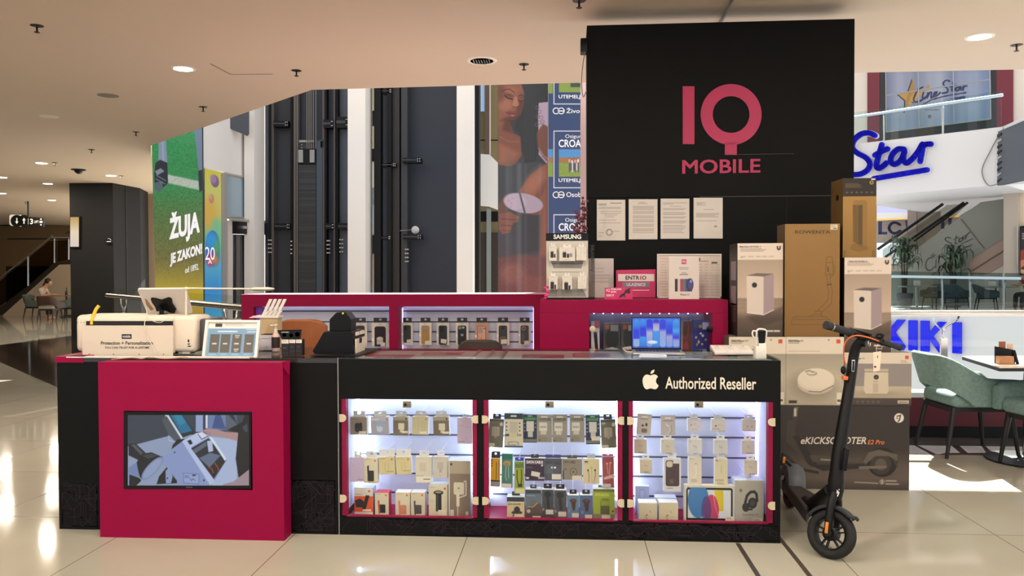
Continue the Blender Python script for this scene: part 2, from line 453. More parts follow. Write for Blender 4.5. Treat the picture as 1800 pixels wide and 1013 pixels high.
# ---- dark pillar with a lit picture frame edge and a no-smoking sign
pc = M('anthracite_pillar', (27, 26, 25), 0.6, var=0.05, scale=2, spec=0.2)
pp = Plane(atz(124, 322, HC), FW); a0 = pp.p(124, 480); a1 = pp.p(200, 480); a2 = at(248, 480, a1.y+1.1)
b = MB(); b.prism([Vector((a0.x, a0.y, 0)), Vector((a1.x, a1.y, 0)), Vector((a2.x, a2.y, 0)), Vector((a2.x-0.3, a2.y+0.9, 0)), Vector((a0.x, a0.y+2, 0))], Z3, HC, pc)
s0 = Vector((a1.x, a1.y, 0)).lerp(Vector((a2.x, a2.y, 0)), 0.46); b.box((s0.x-0.01, s0.y-0.012, 0.02), (s0.x+0.01, s0.y+0.01, HC-0.02), M('pillar_seam', (22, 22, 22), 0.6)); b.build('column_pillar', label='wide anthracite pillar beside the corridor stairs, reaching the ceiling', cat='pillar')
b = MB(); c = pp.p(193, 424, 0.02); T = Matrix.Translation(c) @ Matrix.Rotation(PI/2, 4, 'X'); b.lathe([(0.075, -0.02), (0.075, 0.02), (0.001, 0.021)], blackp, 24, T)
b.text3('-', c+Vector((-0.05, -0.022, -0.02)), X3*0.1, Z3*0.015, M('sign_white', (235, 235, 230), 0.5), 0.02)
b.tube(arc(c+Vector((0, -0.024, 0)), 0.055, 0.3, 2.0, X3, Z3), 0.005, M('sign_white'), 6); b.build('no_smoking_sign', label='small round black no-smoking sign on the dark pillar', cat='sign')
b = MB(); A = Art(0, 0, 10, 40, 8, '#e8c98a').grad([(0, '#c9a45c'), (20, '#f1dfc0'), (40, '#e6d2cc')]); pq = Plane(pp.p(127, 400)+pp.n*0.003, pp.n)
b.rect(124.3, 380, 142, 436, pq, blackp, 0, 0.03); b.artp(A, 125, 382, 140, 434, pq, SCREEN, 0.035); b.build('light_box', label='narrow glowing cream light box on the left side of the dark pillar', cat='light box')

# ---- ceiling fittings
lamp_e = M('lamp_glow', (1.0, 0.93, 0.82), 0.4, emit=14)
ringm = M('lamp_ring', (232, 224, 210), 0.4)
dim = M('dim_lens', (206, 200, 188), 0.3, emit=0.15)
grille = M('grey_grille', (120, 116, 108), 0.7)
def downlight(px, py, label, lit=True, rad=0.105, energy=26, xy=None, grid=False):
    c = atz(px, py, HC) if xy is None else Vector((*xy, HC))
    t = thing('ceiling_light', label, 'ceiling light', c, group='round recessed ceiling lights')
    r = MB(); r.lathe([(rad*0.86, -0.004), (rad, -0.006), (rad*1.12, -0.003), (rad*1.14, 0.0)], ringm, 28, Matrix.Translation(c), False); r.build('trim_ring', t)
    d = MB(); d.lathe([(0.001, -0.003), (rad*0.88, -0.003)], lamp_e if lit else (dim if not grid else grille), 28, Matrix.Translation(c)); d.build('diffuser', t)
    if grid:
        g = MB()
        for k in range(7):
            o = -0.075+k*0.025; g.box(c+Vector((o-0.005, -0.07, -0.012)), c+Vector((o+0.005, 0.07, -0.004)), steel)
        g.build('louvre', t)
    if lit and energy:
        l = bpy.data.lights.new('lamp', 'AREA'); l.shape = 'DISK'; l.size = rad*1.76; l.energy = energy*(1.55 if c.x < -2.6 else 1.0); l.color = (1.0, 0.90, 0.76); l.spread = PI
        o = bpy.data.objects.new('lamp', l); o.location = c-Z3*0.008; COL.objects.link(o)
LW = 38
downlight(322, 121, 'bright round ceiling light nearest the camera on the left, beside the thin ceiling seam', energy=LW)
downlight(1722, 65, 'round ceiling light at the upper right, beyond the black wall', energy=LW)
downlight(73, 287, 'lit ceiling light above the wayfinding sign, nearest of the corridor lights', energy=LW)
downlight(3, 312, 'lit ceiling light cut by the left picture edge, upper one', energy=LW)
downlight(84, 323, 'lit ceiling light second in the row above the wayfinding sign', energy=LW)
downlight(91, 352, 'lit ceiling light third in the row, closest to the brown back wall', energy=LW)
downlight(3, 340, 'lit ceiling light cut by the left picture edge, lower one', energy=LW)
downlight(195, 309, 'lit ceiling light right above the dark pillar', energy=LW)
downlight(255, 350, 'small lit ceiling light between the dark pillar and the green banner', energy=0, rad=0.09)
downlight(847, 107, 'unlit louvred ceiling light left of the black wall', lit=False, grid=True, rad=0.13)
downlight(86, 205, 'faint pale ceiling light at the upper left, unlit', lit=False, rad=0.1)
c = atz(190, 168, HC); b = MB(); b.lathe([(0.001, -0.004), (0.105, -0.004), (0.115, -0.002), (0.115, 0)], grille, 28, Matrix.Translation(c)); b.build('ceiling_speaker', label='grey round ceiling speaker at the upper left', cat='speaker')
# the other lamps of this ceiling, over and behind the viewpoint
for i, (x, y) in enumerate([(-3.2, 1.0), (-0.9, 1.0), (1.6, 1.0), (3.8, 1.0), (-2.0, -1.6), (0.6, -1.6), (2.9, -1.6), (-5.4, 2.2), (5.4, 2.4), (0.2, 3.3), (-1.9, 3.3), (-7.5, 6.0), (2.4, 3.0)]):
    downlight(0, 0, 'recessed ceiling light overhead, outside the picture', xy=(x, y), energy=LW)
sprm = M('sprinkler_bronze', (46, 34, 30), 0.4, 0.6)
sp0 = None
for px, py, lab in ((65, 45, 'dark ceiling sprinkler in the upper left corner, the largest one'), (521, 124, 'dark sprinkler beside the thin ceiling seam'), (921, 113, 'dark sprinkler right of the unlit louvred ceiling light'),
                    (357, 188, 'dark sprinkler below the bright round light at left'), (239, 232, 'dark sprinkler just above the green banner'), (161, 263, 'small sprinkler left of the green banner, over the corridor'),
                    (1018, 1, 'dark sprinkler cut by the top picture edge near the black wall'), (1787, 79, 'dark sprinkler at the upper right picture edge'), (96, 286, 'small sprinkler beside the nearest corridor ceiling light'), (213, 309, 'small sprinkler right of the light over the dark pillar'), (45, 355, 'tiny sprinkler near the brown corridor wall')):
    c = atz(px, py, HC)
    if sp0 is None:
        sp0 = thing('sprinkler', lab, 'sprinkler', c, group='ceiling fire sprinklers')
        d = MB(); d.lathe([(0.012, -0.002), (0.05, -0.003), (0.05, 0)], sprm, 20, Matrix.Translation(c)); d.build('escutcheon', sp0)
        d = MB(); d.lathe([(0.008, -0.052), (0.008, 0.0)], sprm, 10, Matrix.Translation(c)); d.lathe([(0.02, -0.058), (0.024, -0.054), (0.006, -0.05)], sprm, 12, Matrix.Translation(c)); d.build('nozzle', sp0)
    else: dup(sp0, c, 0, lab)
c = atz(138, 298, HC); b = MB(); b.lathe([(0.001, -0.09), (0.04, -0.08), (0.07, -0.05), (0.08, -0.02), (0.13, -0.015), (0.13, 0)], blackp, 20, Matrix.Translation(c)); b.build('security_camera', label='black dome camera under the ceiling above the dark pillar', cat='camera')
# ================================================================ KIOSK FURNITURE
YF = 4.27; ZT = 0.985
fp = PY(YF)
def X_(px, Y, py=700): return at(px, py, Y).x
def Z_(py, Y, px=900): return at(px, py, Y).z
circ = M('circuit_print', (46, 32, 42), 0.5, spec=0.2)
slatm = M('white_slat_board', (204, 206, 220), 0.45)
groove = M('slat_groove', (70, 72, 88), 0.5)
led = M('led_light', (0.72, 0.82, 1.0), 0.4, emit=32)
ledv = M('led_light_violet', (0.62, 0.5, 1.0), 0.4, emit=9)
cglass = glass_mat('clear_glass', (0.97, 0.985, 0.98), 0.55)
cream = M('cream_cap', (196, 182, 152), 0.45)
def circuits(b, x0, x1, z0, z1, y, n, seed):
    rs = random.Random(seed)
    for _ in range(n):
        x, z = rs.uniform(x0, x1), rs.uniform(z0, z1); pts = [(x, z)]; d = rs.choice([0, 90, 45, 135, 180])
        for k in range(rs.randint(3, 6)):
            L = rs.uniform(0.02, 0.12); x2 = min(x1, max(x0, x+L*math.cos(math.radians(d)))); z2 = min(z1, max(z0, z+L*math.sin(math.radians(d)))); pts.append((x2, z2)); x, z = x2, z2
            d = rs.choice([d+45, d-45, d+90, d-90])
        for (xa, za), (xb, zb) in zip(pts[:-1], pts[1:]):
            t = Vector((xb-xa, 0, zb-za))
            if t.length < 0.004: continue
            t.normalize(); nn = Vector((-t.z, 0, t.x))*0.0012
            p, q = Vector((xa, y, za)), Vector((xb, y, zb)); b.quad(p-nn, q-nn, q+nn, p+nn, circ)
        b.lathe([(0.0025, 0), (0.0045, 0)], circ, 8, Matrix.Translation((x, y, z)) @ Matrix.Rotation(PI/2, 4, 'X'))

# ---- long black display counter with three lit showcases
cx0, cx1 = X_(594.5, YF), X_(1372, YF, 800)
CD = 0.56; YB = YF+CD
dc = thing('display_counter', 'long black counter with three lit glass showcases, in front of the black wall', 'counter', ((cx0+cx1)/2, YF, 0))
zb_, zt_ = Z_(913, YF, 850), Z_(703.5, YF, 850)
bays = [(X_(600, YF), X_(838, YF)), (X_(850, YF), X_(1094, YF)), (X_(1105, YF), X_(1359, YF))]
SY = YF+0.36
b = MB()
b.box((cx0, YF, zt_), (cx1, YF+0.03, ZT-0.008), black)                      # fascia
b.box((cx0, YF+0.03, zt_), (cx1, YB, zt_+0.018), black)
zfl = Z_(911.5, YF+0.12, 850); b.box((cx0, YF, 0.0), (cx1, YF+0.03, zb_), black); b.box((cx0, YF+0.03, 0.0), (cx1, YB, zfl-0.0125), black)
ed = [cx0, bays[0][0], bays[0][1], bays[1][0], bays[1][1], bays[2][0], bays[2][1], cx1]
for i in range(0, 8, 2): b.box((ed[i], YF, zb_), (ed[i+1], YF+0.03, zt_), black); b.box((ed[i], YF+0.03, zfl-0.0125), (ed[i+1], YB-0.015, zt_), black)
b.box((cx0, YB-0.015, zfl-0.0125), (cx1, YB, ZT-0.008), black)
b.box((cx0, YF+0.03, zt_), (cx0+0.02, YB, ZT-0.008), black); b.box((cx1-0.02, YF+0.03, zt_), (cx1, YB, ZT-0.008), black)
circuits(b, cx0+0.02, cx1-0.02, 0.012, zb_-0.01, YF-0.0008, 74, 4)
b.build('body', dc)
b = MB(); b.box((cx0+0.02, YF+0.03, ZT-0.022), (cx1-0.02, YB-0.015, ZT-0.014), M('pale_tray', (216, 206, 208), 0.5))
for xx in (0.30, 0.335, 0.37, 0.66, 0.70): 
    X = cx0+(cx1-cx0)*xx; b.box((X, YF+0.03, ZT-0.014), (X+0.02, YB-0.02, ZT-0.009), M('aluminium_rail', (196, 196, 198), 0.3, 0.8))
b.build('tray', dc)
b = MB(); b.box((cx0+0.002, YF+0.001, ZT-0.008), (cx1-0.002, YB, ZT), glass_mat('counter_glass', (0.82, 0.88, 0.86), 1.0, 0.02, 1.5)); b.build('glass_top', dc)
b = MB(); b.box((cx0-0.002, YF-0.004, 0.0), (cx0+0.003, YF+0.002, ZT), M('edge_metal', (150, 146, 142), 0.4, 0.6)); b.build('edge_strip', dc)
for i, (x0, x1) in enumerate(bays):
    f = MB(); wd = 0.024
    for xa in (x0, x1-wd): f.box((xa, YF+0.002, zb_), (xa+wd, YF+0.05, zt_), pink)
    f.box((x0, YF+0.03, zfl-0.0125), (x1, YF+0.36, zfl-0.0005), pink); f.box((x0, YF+0.002, zb_), (x1, YF+0.029, zb_+0.006), pink)
    f.build('bay_frame', dc)
    s = MB(); s.box((x0, SY, zfl), (x1, SY+0.012, zt_), slatm)
    s.box((x0, YF+0.05, zb_+0.012), (x0+0.006, SY, zt_), slatm); s.box((x1-0.006, YF+0.05, zb_+0.012), (x1, SY, zt_), slatm)
    gy = [732, 766, 801, 835, 869, 898]
    for y in gy:
        z = Z_(y, SY, 900) + (0.002 if i == 2 else 0.0); s.box((x0+0.006, SY-0.0025, z-0.005), (x1-0.006, SY+0.001, z+0.005), groove)
    sw = s.build('slat_wall', dc)
    l = MB(); l.box((x0+0.03, SY-0.05, zt_-0.012), (x1-0.03, SY-0.036, zt_-0.004), led)
    l.build('led_strip', dc)
    for sgn, xa in ((1, x0+0.008), (-1, x1-0.016)):
        l = MB(); l.box((xa, SY-0.05, zb_+0.03), (xa+0.008, SY-0.036, zt_-0.03), ledv if (i == 2 and sgn == -1) else led); l.build('led_strip', dc)
    mid = (x0+x1)/2
    for sgn, (xa, xb) in ((1, (x0+0.004, mid-0.001)), (-1, (mid+0.001, x1-0.004))):
        g = MB(); g.box((xa, YF-0.005, zb_+0.004), (xb, YF+0.0005, zt_-0.004), cglass); d = g.build('glass_door', dc)
        ex = xa if sgn == 1 else xb
        for zz in (Z_(737, YF, 850), Z_(880, YF, 850)):
            h = MB(); prof = [(0.021*math.cos(a), 0.021*math.sin(a)) for a in [k*PI/8-PI/2 for k in range(9)]]
            pts = [Vector((ex+sgn*(0.004+px_), YF-0.006, zz+pz_)) for px_, pz_ in prof] + [Vector((ex-sgn*0.012, YF-0.006, zz+0.021)), Vector((ex-sgn*0.012, YF-0.006, zz-0.021))]
            h.prism(pts, (0, -1, 0), 0.010, cream); h.build('hinge', d)
    k = MB(); px_l = (716, 966, 1228)[i]; c = at(px_l, 711, YF-0.006)
    k.rbox(c+Vector((-0.023, -0.012, -0.017)), c+Vector((0.023, 0.004, 0.017)), M('lock_metal', (128, 118, 96), 0.35, 0.7), 0.003)
    k.lathe([(0.008, 0), (0.008, 0.004), (0.001, 0.005)], blackp, 12, Matrix.Translation(c+Vector((-0.008, -0.012, 0))) @ Matrix.Rotation(PI/2, 4, 'X')); k.build('lock', dc)
# emblem and lettering on the fascia
gold = M('champagne_lettering', (222, 214, 196), 0.4)
b = MB(); E = fp
def epx(u, v): return (1129.5+u*28.0, 650.0+v*34.5)       # unit box -> px
body = [(0.50, 0.30), (0.62, 0.26), (0.74, 0.24), (0.86, 0.27), (0.96, 0.36), (0.87, 0.45), (0.83, 0.55), (0.85, 0.66), (0.92, 0.75), (1.0, 0.80), (0.95, 0.90), (0.87, 1.0-0.03), (0.78, 1.0), (0.68, 0.985), (0.55, 0.955), (0.45, 0.955), (0.33, 0.99), (0.24, 1.0), (0.14, 0.95), (0.06, 0.84), (0.01, 0.68), (0.0, 0.52), (0.04, 0.40), (0.12, 0.30), (0.24, 0.25), (0.36, 0.26)]
b.poly([epx(*q) for q in reversed(body)], E, gold, 0.001, 0.003)
leaf = [(0.50, 0.215), (0.51, 0.13), (0.57, 0.055), (0.65, 0.015), (0.745, 0.0), (0.735, 0.08), (0.69, 0.15), (0.61, 0.20)]
b.poly([epx(*q) for q in reversed(leaf)], E, gold, 0.001, 0.003); b.build('emblem', dc, 'pale fruit-shaped emblem with a bite')
b = MB(); b.text('Authorized Reseller', 1169.5, 662.5, 1329, 683.5, E, gold, 0.001, 0.012, 0.003, slope=0.012); b.build('lettering', dc, 'pale lettering on the black fascia')
for k, (u0, u1, v0, v1, c, lab) in enumerate(((0.05, 0.16, 0.1, 0.5, '#a06068', 'reddish leaflet under the glass top, nearest the black machine'), (0.17, 0.27, 0.45, 0.85, '#b48c90', 'pale pink leaflet under the glass top, second from the left'), (0.42, 0.52, 0.15, 0.6, '#8c4a56', 'dark red leaflet under the glass top, right of the three metal rails'), (0.54, 0.63, 0.3, 0.8, '#a86a72', 'reddish leaflet under the glass top, left of the two metal rails'), (0.76, 0.86, 0.15, 0.55, '#c9ccce', 'grey-white leaflet under the glass top, in front of the laptop'))):
    b = MB(); W_ = cx1-cx0; A = Art(0, 0, 60, 40, 30, c).txt(6, 50, 8, 5, '#d8c8c8', 2, k).r(36, 10, 54, 30, '#6c4048', 0.6); za = ZT-0.0125
    b.art(A, (cx0+W_*u0, YF+0.05+0.46*v1, za), (cx0+W_*u1, YF+0.05+0.46*v1, za), (cx0+W_*u1, YF+0.05+0.46*v0, za), (cx0+W_*u0, YF+0.05+0.46*v0, za), PRINT); b.build('leaflet', label=lab, cat='leaflet', group='leaflets under the counter glass')

# ---- left counter block
lx0, lx1 = X_(101, YF), X_(593, YF)
lc = thing('service_counter', 'black counter block on the left carrying the white machine and the pink screen cabinet', 'counter', ((lx0+lx1)/2, YF, 0))
b = MB(); b.box((lx0, YF, 0), (lx1, YF+0.62, ZT-0.03), black); circuits(b, lx0+0.02, X_(168, YF), 0.02, 0.26, YF-0.0008, 22, 8); circuits(b, X_(512, YF), lx1-0.02, 0.02, 0.30, YF-0.0008, 34, 9); b.build('body', lc)
b = MB(); b.box((lx0, YF-0.004, ZT-0.03), (lx1, YF+0.62, ZT-0.004), M('dark_worktop', (40, 38, 38), 0.12)); b.build('worktop', lc)
b = MB(); b.box((lx0-0.004, YF-0.005, ZT-0.034), (lx0+0.16, YF+0.62, ZT), pink); b.box((lx0+0.06, YF-0.008, ZT-0.006), (X_(440, YF), YF+0.05, ZT), white); b.build('edge_board', lc)

# ---- pink screen cabinet and its television
TY = 4.15; tp = PY(TY)
tx0, tx1 = X_(173, TY), X_(497.5, TY); ttop = Z_(637.5, TY, 335)
tc_ = thing('screen_cabinet', 'magenta cabinet front with the television, standing before the left black counter', 'cabinet', ((tx0+tx1)/2, TY, 0))
b = MB(); v0, v1 = X_(217.5, TY), X_(442.5, TY); vz0, vz1 = Z_(860, TY, 330), Z_(723.5, TY, 330)
b.box((tx0, TY, 0), (tx1, YF-0.012, vz0), pink); b.box((tx0, TY, vz1), (tx1, YF-0.012, ttop), pink); b.box((tx0, TY, vz0), (v0, YF-0.012, vz1), pink); b.box((v1, TY, vz0), (tx1, YF-0.012, vz1), pink); b.box((v0, TY+0.06, vz0), (v1, YF-0.012, vz1), pink); b.build('body', tc_)
b = MB(); p = [Vector((tx1-0.012, TY-0.004, ttop)), Vector((tx1+0.022, TY+0.03, ttop-0.07)), Vector((tx1+0.008, TY+0.09, ttop-0.0))]
b.prism(p, (0.002, 0.001, 0.003), 1.0, pink); b.build('loose_foil_corner', tc_)
tv = thing('television', 'flat screen set into the magenta cabinet, showing a machine being used', 'television', tp.p(330, 859))
b = MB(); b.rect(218, 724, 442, 859.5, tp, blackp, -0.03, 0.034); b.text('TESLA', 327, 855.5, 339, 857.8, tp, M('grey_print', (120, 120, 120), 0.5), 0.0045, 0.01); b.build('housing', tv, bevel=0.002)
A = Art(160, 98, 1580, 906, 250, '#3a4250')
A.p([(160, 450), (640, 335), (1500, 300), (1500, 906), (160, 906)], '#8f9dbb').p([(160, 98), (1000, 98), (1000, 300), (640, 338), (160, 460)], '#333c4a')
A.r(960, 98, 1045, 290, '#93a6cf').r(1045, 98, 1075, 260, '#343a44').r(1075, 98, 1100, 250, '#d5ddf0').r(1105, 98, 1310, 270, '#6a7fae').p([(1190, 98), (1250, 98), (1310, 260), (1150, 250)], '#3f5286').r(1310, 98, 1440, 280, '#58606a').p([(1340, 98), (1400, 98), (1440, 200)], '#263050')
A.p([(1100, 345), (1440, 380), (1440, 906), (1150, 906)], '#aab9d8')
A.p([(600, 98), (800, 98), (960, 300), (800, 360)], '#22262c').p([(595, 98), (640, 98), (810, 360), (790, 378)], '#d2d9e6').p([(560, 150), (620, 110), (790, 375), (720, 400), (640, 320)], '#4a525c').p([(660, 98), (795, 98), (920, 280), (790, 310)], '#1d6f95').p([(700, 98), (790, 98), (850, 180), (770, 220)], '#2b8fb0', 0.7)
A.l([(640, 330), (650, 390), (720, 405)], 6, '#c5cede').p([(675, 490), (690, 440), (745, 380), (830, 370), (800, 400)], '#15171c')
A.p([(800, 400), (960, 310), (1110, 345), (1320, 600), (1180, 850), (1130, 906), (750, 906), (560, 600)], '#8898c6')
A.p([(800, 400), (850, 392), (1180, 850), (1130, 906)], '#b6c3e6').p([(800, 400), (960, 310), (1110, 350), (900, 470)], '#bac7e6')
A.p([(905, 480), (1110, 365), (1320, 610), (1170, 830)], '#242830').p([(920, 500), (1080, 400), (1090, 450), (950, 540)], '#5b6478').p([(1000, 590), (1130, 530), (1250, 560), (1120, 700)], '#606e86').p([(1060, 680), (1130, 700), (1290, 610), (1170, 830)], '#2c221f')
A.l([(1110, 690), (1150, 720), (1165, 760)], 8, '#c2562f').l([(1180, 650), (1215, 690), (1225, 730)], 8, '#c2562f').p([(1090, 395), (1150, 390), (1165, 510), (1110, 525)], '#b4c0dc').p([(860, 395), (900, 378), (925, 425), (890, 440)], '#12141a').p([(955, 310), (1040, 290), (1100, 340), (1030, 375)], '#d4dcf0').l([(985, 318), (1030, 375), (1100, 340)], 8, '#20252e')
A.p([(1110, 345), (1150, 355), (1320, 605), (1300, 625)], '#d9e1f2')
A.p([(530, 800), (620, 695), (650, 740), (740, 850), (740, 880), (500, 890)], '#16181c').p([(605, 740), (640, 700), (690, 800), (670, 880), (610, 880)], '#8d9cc2').e(712, 525, 9, 9, '#1a2030').e(628, 822, 9, 9, '#1a2030').e(1055, 846, 10, 10, '#1a2030')
A.p([(808, 762), (1000, 772), (1000, 890), (818, 880)], '#5b678c').p([(814, 768), (994, 778), (994, 884), (824, 874)], '#93a3cf').r(920, 780, 958, 796, '#1c2438').txt(826, 900, 790, 3, '#38446a', 5).l([(890, 820), (910, 850), (930, 825), (950, 850)], 5, '#1c2438')
A.p([(170, 430), (250, 420), (370, 530), (300, 620), (170, 560)], '#17191f').p([(200, 440), (240, 430), (350, 540), (320, 560)], '#565d6a', 0.8).p([(265, 640), (330, 540), (440, 525), (575, 580), (330, 840), (290, 790)], '#15171c').p([(330, 560), (440, 540), (520, 565), (400, 600)], '#4e5562', 0.6).e(450, 710, 175, 62, '#7f8db2', 1, -46).e(450, 710, 150, 46, '#95a3c6', 0.8, -46)
A.p([(170, 700), (260, 640), (300, 800), (170, 820)], '#7484b0').p([(180, 780), (300, 820), (320, 850), (260, 906), (175, 906)], '#14161a')
A.p([(1040, 275), (1090, 255), (1200, 262), (1300, 290), (1455, 300), (1440, 395), (1250, 345), (1130, 335)], '#b08c8c').l([(1040, 285), (1130, 300)], 12, '#a67e80').l([(1050, 300), (1130, 322)], 10, '#9a7276')
A.p([(1325, 270), (1500, 180), (1530, 98), (1580, 98), (1580, 720), (1460, 830), (1425, 600), (1455, 300)], '#14151a').p([(1500, 240), (1560, 190), (1565, 290), (1530, 290)], '#3d4050').p([(1280, 890), (1400, 860), (1580, 720), (1580, 906), (1280, 906)], '#a08a94')
b = MB(); b.artp(A, 225.5, 729.5, 438.5, 853.5, tp, SCREEN, 0.0052); b.build('screen', tv)

# ---- back counter, left part (pink, two lit bays)
BY = 6.9; bp_ = PY(BY)
bx0, bx1 = X_(424, BY, 520), X_(962, BY, 520); bzt = Z_(518, BY, 690)
bc = thing('display_counter', 'low magenta back counter with lit bays of phone cases, left of the black wall', 'counter', ((bx0+bx1)/2, BY, 0))
b = MB(); BB = [(446, 684), (699.5, 938)]; bz1 = Z_(539, BY, 690); bz0 = Z_(664, BY, 690); e = [bx0] + [X_(x, BY, 560) for q in BB for x in q] + [bx1]
b.box((bx0, BY, bz1), (bx1, BY+0.45, bzt), pink); b.box((bx0, BY, 0), (bx1, BY+0.45, bz0), pink)
for i in (0, 2, 4): b.box((e[i], BY, bz0), (e[i+1], BY+0.45, bz1), pink)
b.box((bx0, BY+0.40, bz0), (bx1, BY+0.45, bz1), pink); b.build('body', bc)
b = MB(); b.box((bx0, BY-0.004, bzt), (bx1, BY+0.45, bzt+0.004), M('pale_edge', (206, 150, 160), 0.4)); b.build('edge_strip', bc)
BS = BY+0.20
for i in (0, 1):
    xa, xb = e[1+2*i], e[2+2*i]
    s = MB(); s.box((xa, BS, bz0), (xb, BS+0.012, bz1), slatm)
    for y in (547, 566, 583.5, 601, 619): z = Z_(y, BS, 820); s.box((xa, BS-0.003, z-0.006), (xb, BS+0.001, z+0.006), groove)
    s.build('slat_wall', bc)
    l = MB(); l.box((xa+0.02, BS-0.03, bz1-0.006), (xb-0.02, BS-0.018, bz1-0.001), M('led_light_soft', (0.62, 0.66, 1.0), 0.4, emit=3.5)); l.build('led_strip', bc)
    for xx in (xa+0.003, xb-0.011): l = MB(); l.box((xx, BS-0.03, bz0+0.03), (xx+0.004, BS-0.018, bz1-0.02), M('led_light_soft')); l.build('led_strip', bc)

# ---- back cabinet, right part (pink, one showcase)
RY = 5.55; rp = PY(RY)
rx0, rx1 = X_(949, RY, 530), X_(1280, RY, 530); rzt = Z_(527.5, RY, 1110)
rc = thing('display_cabinet', 'taller magenta cabinet with a dim showcase, directly before the black wall', 'cabinet', ((rx0+rx1)/2, RY, 0))
b = MB(); ox0, ox1 = X_(1036, RY, 580), X_(1252, RY, 580); oz1, oz0 = Z_(551, RY, 1140), Z_(632, RY, 1140)
b.box((rx0, RY, oz1), (rx1, RY+0.62, rzt), pink); b.box((rx0, RY, 0), (rx1, RY+0.62, oz0), pink); b.box((rx0, RY, oz0), (ox0, RY+0.62, oz1), pink); b.box((ox1, RY, oz0), (rx1, RY+0.62, oz1), pink)
b.build('body', rc, bevel=0.002)
b = MB(); b.box((ox0, RY+0.34, oz0), (ox1, RY+0.36, oz1), M('grey_back_board', (150, 142, 168), 0.5)); b.build('back_board', rc)
b = MB(); zz = Z_(585, RY, 1140); b.box((ox0, RY+0.06, zz-0.003), (ox1, RY+0.12, zz+0.003), cglass); b.build('glass_shelf', rc)
b = MB()
for k in range(13): x = ox0+(ox1-ox0)*(k+0.5)/13; b.rbox((x-0.003, RY+0.015, oz1-0.004), (x+0.003, RY+0.022, oz1-0.001), led, 0.001, 1)
b.box((ox0+0.02, RY+0.31, oz1-0.006), (ox1-0.02, RY+0.322, oz1-0.001), M('led_light_soft')); b.build('led_strip', rc)  # rear strip is a hidden extra, added to brighten the showcase inside
b = MB(); b.box((ox0+0.003, RY-0.004, oz0+0.003), (ox1-0.003, RY+0.001, oz1-0.004), cglass); gd = b.build('glass_door', rc)
for px, py, mm in ((1041.5, 578.5, cream), (1247, 578.5, blackp)):
    c = rp.p(px, py, 0.006); b = MB(); b.lathe([(0.022, 0), (0.022, 0.008), (0.018, 0.011), (0.001, 0.011)], mm, 20, Matrix.Translation(c) @ Matrix.Rotation(PI/2, 4, 'X')); b.build('hinge', gd)

# ---- black wall with the logo
WY = 6.22; wp = PY(WY)
wx0, wx1 = X_(1032, WY, 300), X_(1501, WY, 300); wzt = Z_(39, WY, 1267)
wm = M('black_wall_board', (9, 9, 8), 0.6, var=0.1, scale=2, spec=0.15)
bw = thing('partition_wall', 'tall black advertising wall carrying the magenta logo and four notices', 'partition', ((wx0+wx1)/2, WY, 0))
b = MB(); zs = Z_(345, WY, 1350); b.box((wx0, WY, zs+0.0015), (wx1, WY+0.3, wzt), wm); b.box((wx0, WY+0.004, 0), (wx1, WY+0.3, zs-0.0015), wm)
xs = X_(1383, WY, 370); b.box((xs-0.001, WY+0.0035, 0.6), (xs+0.001, WY+0.005, zs-0.002), M('seam_black', (10, 10, 10), 0.6))
b.box((X_(1230, WY, 345), WY+0.0005, zs-0.0015), (wx1, WY+0.01, zs+0.0015), M('seam_grey', (96, 88, 84), 0.5)); x2 = [X_(q, WY, 271) for q in (1296, 1395)]; z2 = Z_(271, WY, 1345); b.box((x2[0], WY-0.0006, z2-0.001), (x2[1], WY+0.001, z2+0.001), M('seam_grey'))  # short upper grey strip paints the highlight along a seam
b.box((wx0+0.02, WY+0.05, wzt), (wx0+0.05, WY+0.25, wzt+0.0), wm)
b.build('board', bw)
lg = M('magenta_logo', (180, 22, 80), 0.45)
b = MB(); b.rect(1200, 152, 1220.5, 253.5, wp, lg, 0.0005, 0.004)
N = 72; c0 = (1285, 201.5)
outer = [(c0[0]+53.5*math.cos(2*PI*k/N), c0[1]+53.5*math.sin(2*PI*k/N)) for k in range(N)]; inner = [(c0[0]+32.3*math.cos(2*PI*k/N), c0[1]+32.3*math.sin(2*PI*k/N)) for k in range(N)]
O1 = [wp.p(*q, 0.0045) for q in outer]; I1 = [wp.p(*q, 0.0045) for q in inner]; O0 = [wp.p(*q, 0.0005) for q in outer]; I0 = [wp.p(*q, 0.0005) for q in inner]
V = O1+I1+O0+I0; Fc = []
for k in range(N):
    j = (k+1) % N; Fc += [(k, N+k, N+j, j), (2*N+k, k, j, 2*N+j), (N+k, 3*N+k, 3*N+j, N+j)]
b.add(V, Fc, lg); b.rect(1274, 250, 1295, 272.5, wp, lg, 0.0005, 0.004); b.build('emblem', bw, 'magenta emblem of a bar and a ring')
b = MB(); [b.text('MOBILE', 1199+dx, 281.5+dy, 1335+dx, 305+dy, wp, lg, 0.0005+0.0004*k, 0.0, 0.004, slope=-0.016) for k, (dx, dy) in enumerate(((0, 0), (1.4, 0), (0, 1), (1.4, 1)))]; b.build('lettering', bw, 'magenta lettering under the emblem')
b = MB(); b.rbox(wp.p(1027, 86)+Vector((-0.03, -0.03, -0.03)), wp.p(1033, 75)+Vector((-0.001, 0.08, 0.03)), blackp, 0.008); b.build('wall_camera', label='small black camera box on the upper left edge of the black wall', cat='camera')
